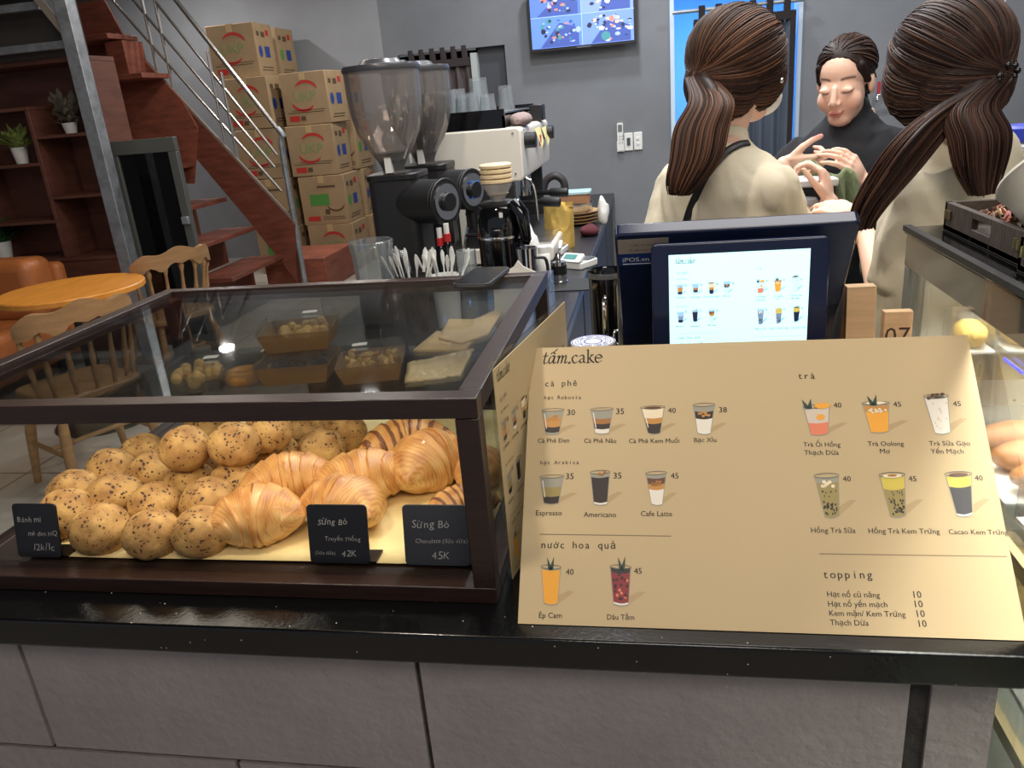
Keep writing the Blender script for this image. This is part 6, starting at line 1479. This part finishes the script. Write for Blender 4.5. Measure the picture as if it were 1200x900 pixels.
# ================================================================== people
def hand_prims(b, wrist, fwd, pn, thumb, curl, k=1.0, spread=.10):
    """palm, four unequal bent fingers and a thumb from the side of the palm; pn = the way the palm faces, thumb = towards the thumb"""
    f = Vector(fwd).normalized(); t = Vector(thumb); t = (t-f*t.dot(f)).normalized(); n = f.cross(t)
    if n.dot(Vector(pn)) < 0: n = -n
    w = Vector(wrist)
    lens = (.040, .045, .042, .033); c0 = curl if isinstance(curl, (list, tuple)) else [curl]*4
    for i in range(4):
        off = (.030-.0195*i)*k; base = w+f*(.082-.004*abs(i-1))*k+t*off
        b.cap(w+t*off*.62+f*.008*k, base, .0125*k, .0105*k, 10)
        d = (f+t*spread*(1.5-i)*.5).normalized(); p = base; a = 0; L = lens[i]*k; r = .0086*k-(.0008*k if i == 3 else 0)
        for j, (m, rr) in enumerate(((1, .94), (.62, .86), (.5, .76))):
            a += c0[i]*(1.0, 1.15, .8)[j]; dd = d*math.cos(a)+n*math.sin(a); q = p+dd*L*m
            b.cap(p, q, r, r*rr, 10); r *= rr; p = q
    p = w+t*.024*k+f*.020*k+n*.004*k; d = (t*.75+f*.62+n*.25).normalized()
    for L, r, bend in ((.040, .0125, 0), (.030, .0098, .35), (.024, .0088, .45)):
        d = (d+(f-t*.5+n*.4)*bend*.6).normalized(); q = p+d*L*k; b.cap(p, q, r*k, r*.86*k, 10); p = q
    b.ell(w+f*.045*k, (.036*k, .036*k, .016*k), 14, 8, Matrix((t, f, n)).transposed())
TORSO = [(.80, .150, .105, 0), (.88, .165, .115, 0), (.96, .150, .105, .004), (1.05, .128, .092, .006), (1.14, .138, .100, .008), (1.22, .146, .102, .006), (1.275, .146, .090, 0), (1.315, .116, .074, -.006), (1.348, .076, .060, -.012), (1.39, .058, .056, -.012)]
def person(label, loc, rz, H, head_c, head_rz, head_pitch, arms, face, voxel, skin, hands, shirt_m, sleeve_end, shirt_fat=1.12, pants_m=None, collar=True):
    """joints of the arms and the head centre are given in world space; the body stands on loc, facing rz (0 = away from the camera)"""
    t = thing('person', label, 'person', loc, R(rz))
    W = rootmat(t).inverted(); k = H/1.60
    hc = W @ Vector(head_c)
    b = MB()
    tor = [(z*k, rx*k, ry*k, y*k) for z, rx, ry, y in TORSO]
    b.tube([(0, y, z) for z, rx, ry, y in tor], [r[1] for r in tor], 28, flat=[r[2] for r in tor], up=(0, 1, 0))
    b.cap((0, -.012*k, 1.36*k), (hc.x*.8, hc.y-.018*k, hc.z-.07*k), .050*k, .047*k, 18)
    for s in (-1, 1):
        b.cap((s*.085*k, 0, .86*k), (s*.09*k, .01, .46*k), .082*k, .052*k, 18); b.cap((s*.09*k, .01, .46*k), (s*.092*k, -.02, .08*k), .050*k, .032*k, 16)
        b.cap((s*.092*k, -.025, .035*k), (s*.10*k, .13*k, .025*k), .032*k, .022*k, 12)
    A = []
    for s in (0, 1):
        sh = Vector(((-1, 1)[s]*.140*k, -.004, 1.272*k)); el = W @ Vector(arms[s][0]); wr = W @ Vector(arms[s][1]); A.append((sh, el, wr))
        b.ell(sh, .044*k, 16, 10); b.cap(sh, el, .042*k, .033*k, 16); b.cap(el, el.lerp(wr, .35), .035*k, .037*k, 16); b.cap(el.lerp(wr, .35), wr, .037*k, .024*k, 16)
    W3_ = W.to_3x3()
    for s, h in enumerate(hands):
        if h: hand_prims(b, A[s][2], W3_ @ Vector(h['fwd']), W3_ @ Vector(h['palm']), W3_ @ Vector(h['thumb']), h['curl'], h.get('k', 1.0)*k)
    # head
    Hm = Matrix.Translation(hc) @ Matrix.Rotation(R(head_rz-rz), 4, 'Z') @ Matrix.Rotation(R(-head_pitch), 4, 'X'); hk = k*1.0
    def hp(x, y, z): return Hm @ Vector((x*hk, y*hk, z*hk))
    Hr = Hm.to_3x3()
    def he(c, r): b.ell(hp(*c), tuple(q*hk for q in r), 24, 16, Hr)
    he((0, -.014, .042), (.072, .090, .076)); he((0, .024, -.018), (.061, .064, .084)); he((0, .046, -.078), (.036, .036, .028)); he((0, .008, -.058), (.052, .056, .040))
    for s in (-1, 1):
        he((s*.034, .050, -.028), (.029, .028, .032)); he((s*.073, -.008, -.004), (.009, .018, .029))
        he((s*.031, .0745, .008), (.0170, .0100, .0085)); he((s*.0105, .094, -.026), (.0075, .0085, .0062))
    b.cap(hp(0, .084, .016), hp(0, .101, -.020), .0072*hk, .0098*hk, 12)
    he((0, .089, -.0505), (.0205, .0095, .0050)); he((0, .087, -.0605), (.0175, .0100, .0062))
    o = b.build('body', skin, t)
    baked(o, [('REMESH', dict(mode='VOXEL', voxel_size=voxel)), ('SMOOTH', dict(factor=.5, iterations=3 if voxel < .005 else 5))])
    me = o.data; me.materials.clear(); me.materials.append(skin)
    ca = me.color_attributes.new('tone', 'FLOAT_COLOR', 'POINT'); Hi = Hm.inverted(); base = Vector(lin(face['skin'])[:3])
    lip, brow, lash, blush = (Vector(lin(c)[:3]) for c in (face['lip'], (66, 46, 40), (40, 28, 26), face['blush']))
    buf = []
    def ss(a, c, x): u = min(max((x-a)/(c-a), 0), 1); return u*u*(3-2*u)
    for v in me.vertices:
        q = (Hi @ v.co)/hk; c = base
        if q.y > .05 and abs(q.x) < .07 and -.1 < q.z < .07:
            ax = abs(q.x)
            c = c.lerp(blush, .35*math.exp(-((ax-.036)**2+(q.z+.03)**2)/.0005))
            ml = math.exp(-(q.x/.019)**4)*math.exp(-((q.z+.0555)/.0098)**4); c = c.lerp(lip, ml*(q.y > .078))
            mo = math.exp(-(q.x/.014)**4)*math.exp(-((q.z+.0556)/.0016)**2); c = c.lerp(lash, .75*mo*(q.y > .08))
            zb = .0335+.004*(1-((ax-.030)/.02)**2); c = c.lerp(brow, .95*math.exp(-((q.z-zb)/.0034)**2)*ss(.012, .016, ax)*(1-ss(.046, .052, ax)))
            zl = .0045-.004*(1-((ax-.031)/.016)**2); c = c.lerp(lash, .95*math.exp(-((q.z-zl)/.0022)**2)*ss(.014, .018, ax)*(1-ss(.044, .049, ax)))
            c = c.lerp(lash, .5*math.exp(-((ax-.009)**2+(q.z+.033)**2)/.00001)*(q.y > .09))
        buf += [c.x, c.y, c.z, 1]
    ca.data.foreach_set('color', buf); me.polygons.foreach_set('use_smooth', [True]*len(me.polygons))
    # shirt
    b = MB(); g = .012*k
    ts = [r for r in tor if r[0] > .84*k]
    zs = [r[0] for r in ts]; f = shirt_fat
    b.tube([(0, y, z) for z, rx, ry, y in ts[:-1]]+[(0, ts[-1][3], 1.378*k)], [max(rx*f, .150*f*k if z < 1.2*k else 0)+g for z, rx, ry, y in ts[:-1]]+[.054*k+g], 32, flat=[max(ry*f, .104*f*k if z < 1.2*k else 0)+g for z, rx, ry, y in ts[:-1]]+[.054*k+g], up=(0, 1, 0))
    if collar: b.tube([(0, -.012*k, 1.36*k), (hc.x*.35, -.012*k+(hc.y)*.35, 1.408*k)], [.060*k+g*.3, .054*k+g*.3], 24)
    for s in (0, 1):
        sh, el, wr = A[s]; e = sleeve_end[s]
        if e <= 1: b.ell(sh, .046*k+g*.6, 16, 10); b.cap(sh, sh.lerp(el, .3), .046*k+g*.6, .050*k+g*.7, 18); b.tube([sh, sh.lerp(el, .35), sh.lerp(el, e)], [.045*k+g*.6, .049*k*f+g*.5, .050*k*f+g*.7], 20)
        else:
            b.cap(sh, el, .046*k+g*.6, .046*k*f+g*.4, 18); b.tube([el, el.lerp(wr, e-1)], [.050*k*f+g*.4, .048*k*f+g*.5], 20)
    o = b.build('shirt', shirt_m, t)
    baked(o, [('REMESH', dict(mode='VOXEL', voxel_size=.007)), ('SMOOTH', dict(factor=.5, iterations=7))])
    me = o.data; me.materials.clear(); me.materials.append(shirt_m)
    for v in me.vertices:
        q = v.co; dz = noise.noise(Vector((q.x*9+loc[0]*7, q.y*9, q.z*4.5)))*.010+abs(noise.noise(Vector((q.x*15, q.y*15+3, q.z*8+q.x*9))))*.013-abs(noise.noise(Vector((q.x*26+q.z*14, q.y*24, q.z*12))))*.006
        v.co = q+v.normal*dz
    me.polygons.foreach_set('use_smooth', [True]*len(me.polygons))
    # trousers
    b = MB(); b.tube([(0, 0, .80*k), (0, 0, .90*k)], [.165*k, .172*k], 28, flat=[.118*k, .122*k], up=(0, 1, 0))
    for s in (-1, 1):
        b.cap((s*.085*k, 0, .85*k), (s*.09*k, .01, .46*k), .092*k, .068*k, 20); b.tube([(s*.09*k, .01, .48*k), (s*.092*k, -.015, .09*k)], [.068*k, .058*k], 18)
    o = b.build('trousers', pants_m, t); baked(o, [('REMESH', dict(mode='VOXEL', voxel_size=.012)), ('SMOOTH', dict(factor=.5, iterations=5))]); o.data.materials.clear(); o.data.materials.append(pants_m); o.data.polygons.foreach_set('use_smooth', [True]*len(o.data.polygons))
    for s in (-1, 1):
        b = MB(); b.cap((s*.092*k, -.03, .045*k), (s*.10*k, .13*k, .036*k), .040*k, .032*k, 14); b.v = [Vector((v.x, v.y, max(v.z, .001))) for v in b.v]; b.build('shoe', M_BLACKP, t)
    return t, Hm, hk, W
def hair_mat(name, col):
    m = mat(name, col, .52, attr='tone', spec=.22); return m
def hair(t, Hm, hk, cap_ells, tie, tails, seed, n, dark, light, mtl, front=None, rad=.0018, world=None, extra=None):
    """a smooth base volume plus combed strands that run over the head to the tie and down each tail (tails: list of (share, path, width))"""
    rnd = random.Random(seed)
    if world: tails = [(s_, [world @ Vector(q) for q in pth], w_) for s_, pth, w_ in tails]
    b = MB(); Hr = Hm.to_3x3()
    for c, r in cap_ells: b.ell(Hm @ (Vector(c)*hk), tuple(q*hk for q in r), 28, 18, Hr)
    T = Hm @ (Vector(tie)*hk)
    for share, path, w in tails:
        p = [T]+[Vector(q) for q in path]; cp = catmull(p, 5); N = len(cp)
        b.tube(cp, [w*hk*.60*(.45+.75*math.sin(math.pi*min(1, .12+.80*i/N)))*(1.02-(i/N)**3) for i in range(N)], 16, flat=[w*hk*.36*(.5+.75*math.sin(math.pi*min(1, .12+.80*i/N)))*(1.02-(i/N)**3) for i in range(N)], up=Hr @ Vector((0, 1, 0)))
    if extra: extra(b)
    o = b.build('hair', mtl, t); baked(o, [('REMESH', dict(mode='VOXEL', voxel_size=.0055)), ('SMOOTH', dict(factor=.5, iterations=6))])
    base = o.data; V = [v.co.copy() for v in base.vertices]; F = [tuple(p.vertices) for p in base.polygons]
    b = MB(); b.col = dark; b.add(V, F)
    c0, r0 = cap_ells[0]; c0 = Vector(c0); rr = Vector(r0)
    td = (Vector(tie)-c0); td = Vector((td.x/rr.x, td.y/rr.y, td.z/rr.z)).normalized()
    for i in range(n):
        while True:
            d = Vector((rnd.gauss(0, 1), rnd.gauss(0, 1), rnd.gauss(0, 1))).normalized()
            if (front(d) if front else d.z > -.35): break
        share = rnd.random(); acc = 0
        for s_, path, w in tails:
            acc += s_
            if share <= acc: break
        lift = rnd.uniform(1.0, 1.035); pts = []
        ang = d.angle(td, 0.0); m = max(4, int(ang*7))
        for j in range(m):
            u = j/m; q = d.slerp(td, u) if ang > .02 else td
            wob = 1+.012*math.sin(u*5+i)
            pp = c0+Vector((q.x*rr.x, q.y*rr.y, q.z*rr.z))*lift*wob
            for _ in range(2):
                for c_, r_ in cap_ells:
                    e = pp-Vector(c_); fq = Vector((e.x/r_[0], e.y/r_[1], e.z/r_[2])).length
                    if fq < lift: pp = Vector(c_)+e/max(fq, .05)*lift
            pts.append(Hm @ (pp*hk))
        off = Vector((rnd.uniform(-1, 1), rnd.uniform(-1, 1)*.6, 0))
        cp = catmull([T]+[Vector(q) for q in path], 5); N = len(cp); end = int(N*(1-.5*rnd.random()**1.5))
        ux = Hr @ Vector((1, 0, 0)); uy = Hr @ Vector((0, 1, 0))
        for j in range(end):
            u = j/N; ww = w*hk*(.28+1.0*math.sin(math.pi*min(1, .1+.80*u)))*(1.0-.45*u**3)
            pts.append(cp[j]+ux*off.x*ww*1.0+uy*off.y*ww*.9+Vector((0, 0, 0)))
        mixk = rnd.random()**1.6; b.col = tuple(a+(c-a)*mixk for a, c in zip(dark, light))
        L = len(pts); b.tube(pts, [rad*(.5+.5*min(1, 6*(1-j/L))*min(1, .3+6*j/L)) for j in range(L)], 5)
    b.col = None
    old = o.data; o.data = b.mesh('hair', mtl); bpy.data.meshes.remove(old)
    return o
M_SKIN = mat('skin', (214, 168, 142), .48, attr='tone', sss=.12, spec=.35)
M_CREAM = mat('cream_shirt_cloth', (226, 216, 192), .85, bump=.12, bscale=300)
M_BLACKT = mat('black_tee_cloth', (25, 27, 34), .85, bump=.08, bscale=300)
M_JEAN = mat('dark_trousers', (30, 32, 40), .85)
M_HAIR = hair_mat('brown_hair', (50, 34, 28))
FACE = dict(skin=(236, 194, 172), lip=(192, 112, 104), blush=(222, 150, 128))

# ---- woman in black facing the camera
hc3 = P(990, 99, Y=2.60)
rE, rW = P(908, 200, Y=2.58), P(920, 192, Y=2.42)
lE, lW = P(1052, 214, Y=2.56), P(1003, 214, Y=2.36)
rE = Vector((.375, 2.60, 1.145)); rW = P(919, 193, Y=2.44); lE = Vector((.775, 2.56, 1.10)); lW = P(1012, 214, Y=2.36)
b3 = (hc3.x+.035, 2.64, 0)
t3, H3, k3, W3 = person('person in a black mock-neck tee facing the camera, head bent, folding a green cloth', b3, 168, 1.60, hc3, 150, 16, [(lE, lW), (rE, rW)], FACE, .0034, M_SKIN,
    [dict(fwd=(-.55, -.35, .75), palm=(-.6, .2, -.3), thumb=(-.3, -.5, -.3), curl=.42, k=.95), dict(fwd=(.95, -.25, -.12), palm=(.1, .5, -.8), thumb=(.3, -.5, .9), curl=.95, k=.98)], M_BLACKT, (.78, .80), 1.06, M_JEAN)
def bun3(b):
    b.ell(H3 @ (Vector((.0, -.110, -.012))*k3), (.036, .034, .046), 18, 12, H3.to_3x3())
    b.cap(H3 @ (Vector((-.01, -.105, -.05))*k3), H3 @ (Vector((-.03, -.125, -.135))*k3), .018, .006, 10)
    for s in (-1, 1): b.cap(H3 @ (Vector((s*.058, .034, .060))*k3), H3 @ (Vector((s*.070, .008, .010))*k3), .014, .009, 10)
hair(t3, H3, k3, [((0, -.026, .050), (.079, .094, .080)), ((0, -.06, .0), (.066, .055, .062))], (0, -.105, -.005), [(1.0, [H3 @ (Vector((0, -.12, -.03))*k3), H3 @ (Vector((-.02, -.125, -.08))*k3)], .022)], 3, 260, (36, 25, 22), (92, 68, 58), M_HAIR,
     front=lambda d: d.z > .05 and d.y < .80, rad=.0018, extra=bun3)

# ---- left woman in cream seen from behind
hc1 = P(866, 84, Y=1.92)
b1 = (hc1.x-.035, 1.90, 0)
rE1, rW1 = P(934, 318, Y=1.98), P(972, 238, Y=2.14)
t1, H1, k1, W1 = person('person in cream with a brown ponytail and black shoulder strap, back turned', b1, -50, 1.60, hc1, -48, 4, [(Vector((b1[0]-.155, 1.87, 1.03)), Vector((b1[0]-.16, 1.95, .84))), (rE1, rW1)], FACE, .0055, M_SKIN,
    [dict(fwd=(.05, .25, -.95), palm=(1, 0, 0), thumb=(0, .9, .2), curl=.35), dict(fwd=(-.15, .3, .9), palm=(-.9, .1, .1), thumb=(-.3, -.6, .3), curl=.75, k=.98)], M_CREAM, (.98, .86), 1.09, M_JEAN)
pony1 = [P(833, 118, Y=1.765), P(822, 150, Y=1.735), P(815, 185, Y=1.715), P(802, 214, Y=1.71), P(794, 232, Y=1.72)]
hr1 = hair(t1, H1, k1, [((0, -.012, .036), (.096, .112, .098)), ((0, -.05, -.022), (.080, .078, .085)), ((.0, .030, -.005), (.088, .066, .085))], (-.004, -.118, -.012), [(1.0, pony1, .044)], 11, 1000, (44, 29, 24), (122, 84, 62), M_HAIR,
     front=lambda d: d.z > -.9 and d.y < .93, world=W1)
MB().tube([H1 @ (Vector((.020*math.cos(a*.5236), -.122+.0, -.012+.020*math.sin(a*.5236)))*k1) for a in range(13)], .005, 8).build('hair_tie', M_BLACKP, t1); under(hr1, 'hair_tie')
# white face mask seen at the cheek and ear stud
m_ = MB(); m_.ell(H1 @ (Vector((0, .076, -.052))*k1), (.052, .036, .042), 20, 14, H1.to_3x3()); m_.build('face_mask', M_PAPER, t1)
MB().ell(H1 @ (Vector((.104, .016, -.024))*k1), .0055, 10, 8).build('earring', M_CHROME, t1)
def on_cloth(o, pts, lift):
    out = []; dg = bpy.context.evaluated_depsgraph_get(); dg.update(); W = rootmat(o); Wi = W.inverted()
    for x, y in pts:
        d = ray(x, y); ok, hit, nrm, _ = o.ray_cast(Wi @ CAM, (Wi.to_3x3() @ d).normalized())
        if ok: out.append((hit+nrm*lift))
    return out
sh1 = [c for c in t1.children if c.name.startswith('shirt')][0]
sp = on_cloth(sh1, [(877, 168), (866, 170), (852, 178), (838, 192), (826, 210), (816, 230), (809, 248), (803, 268), (800, 290)], .003)
if len(sp) > 2: MB().tube(catmull(sp, 4), .009, 8, flat=.0022, up=(0, -1, .2)).build('shoulder_strap', M_BLACKP, t1)

# ---- right woman in cream seen from behind
hc2 = P(1106, 84, Y=1.72)
b2 = (hc2.x+.062, 1.745, 0)
lE2, lW2 = P(1046, 372, Y=1.70), P(1016, 278, Y=1.96)
t2, H2, k2, W2 = person('person in cream with long dark beaded-tie hair, back turned, beside the cake cabinet', b2, 42, 1.58, hc2, 30, 3, [(lE2, lW2), (Vector((b2[0]+.20, 1.72, 1.02)), Vector((b2[0]+.22, 1.78, .80)))], FACE, .0055, M_SKIN,
    [dict(fwd=(-.55, .25, .7), palm=(-.3, .5, -.5), thumb=(-.5, -.5, -.3), curl=.5, k=1.0), dict(fwd=(.05, .2, -.95), palm=(-1, 0, 0), thumb=(0, .9, .2), curl=.35)], M_CREAM, (.70, .95), 1.12, M_JEAN)
tailR = [P(1138, 125, Y=1.585), P(1148, 160, Y=1.56), P(1149, 200, Y=1.555), P(1152, 235, Y=1.56)]
tailL = [P(1108, 132, Y=1.585), P(1075, 165, Y=1.57), P(1045, 205, Y=1.585), P(1018, 245, Y=1.60), P(1008, 275, Y=1.61)]
hr2 = hair(t2, H2, k2, [((0, -.012, .036), (.096, .112, .098)), ((0, -.05, -.022), (.080, .078, .085)), ((-.006, .030, -.010), (.090, .068, .090))], (.004, -.118, -.020), [(.55, tailR, .042), (.45, tailL, .034)], 23, 1000, (38, 25, 22), (98, 68, 54), M_HAIR,
     front=lambda d: d.z > -.9 and d.y < .93, world=W2)
b = MB()
rnd = random.Random(4)
for i in range(16): b.ell(H2 @ (Vector((.004+rnd.uniform(-.03, .03), -.126+rnd.uniform(-.008, .006), -.018+rnd.uniform(-.016, .016)))*k2), .006, 8, 6)
b.build('hair_tie', mat('beaded_tie', (24, 22, 26), .25), t2); under(hr2, 'hair_tie')
# locks that hang forward on her left
# ---- green cloth held between the hands
b = MB(); n, m = 26, 14; vs = []; fs = []
top = catmull([P(936, 190, Y=2.37), P(950, 186, Y=2.33), P(962, 196, Y=2.30), P(978, 204, Y=2.29), P(992, 196, Y=2.30), P(1004, 204, Y=2.31)], 6); n = len(top)-1
for j in range(m+1):
    v = j/m
    for i, p in enumerate(top):
        u = i/n; drop = v*(.10+.16*u**1.5+.03*math.sin(u*14))
        vs.append(p+Vector((.02*math.sin(u*20+v*4)*v+.05*v*u, .022*math.sin(u*26+v*3)*(.3+v)-.01, -drop)))
for j in range(m):
    for i in range(n): fs.append((j*(n+1)+i, (j+1)*(n+1)+i, (j+1)*(n+1)+i+1, j*(n+1)+i+1))
b.add(vs, fs)
o = solo(b, 'green_cloth', mat('sage_green_cloth', (134, 146, 110), .95, bump=.3, bscale=160), 'sage green cloth held between the hands of the woman in black', 'cloth', top[n//2]); o.modifiers.new('thickness', 'SOLIDIFY').thickness = .003

# ---- dark cabinet with a white edge between the women, and a lidded dessert cup on its step
t = thing('service_cabinet', 'dark cabinet with a white top edge in front of the woman in black', 'cabinet', (.33, 2.25, 0))
zt = P(940, 211, Y=2.24).z
MB().box((.20, 2.24, 0), (.475, 2.34, zt-.02)).build('cabinet_body', mat('cabinet_navy', (26, 30, 42), .4), t, world=True, bev=.003)
MB().box((.195, 2.23, zt-.02), (.48, 2.345, zt)).build('white_edge', M_WHITEP, t, world=True, bev=.004)
zc = P(944, 262, Y=2.16).z
MB().box((.20, 2.08, 0), (.475, 2.24, zc)).build('step', M_DARKPANEL, t, world=True, bev=.003)
p = P(944, 262, Y=2.16)
t = thing('dessert_cup', 'clear lidded cup of cream dessert half behind the left woman\'s forearm', 'cup', (P(942, 245, Y=2.16).x, 2.16, zc+.0005)); r_ = S(15, p); h_ = S(22, p)
MB().lathe([(r_*.8, 0), (r_*.95, h_), (r_*1.02, h_), (r_*.98, h_+.006)], n=28, cap=(True, False)).build('cup_wall', M_CLEARP, t)
MB().lathe([(r_*1.06, h_), (r_*1.06, h_+.008), (r_*.9, h_+.016)], n=28).build('lid', mat('lid_clear_grey', (176, 180, 184), .25, trans=.4), t)
for k in range(3): MB().lathe([(r_*(.74+.05*k), .004+h_*.32*k), (r_*(.80+.05*k), .004+h_*.32*k+h_*.12), (r_*(.78+.05*k), .004+h_*.32*k+h_*.24)], n=24).build('cream_layer', mat(('cream_white', 'cocoa_layer')[k % 2], ((236, 228, 210), (120, 84, 60))[k % 2], .7), t)
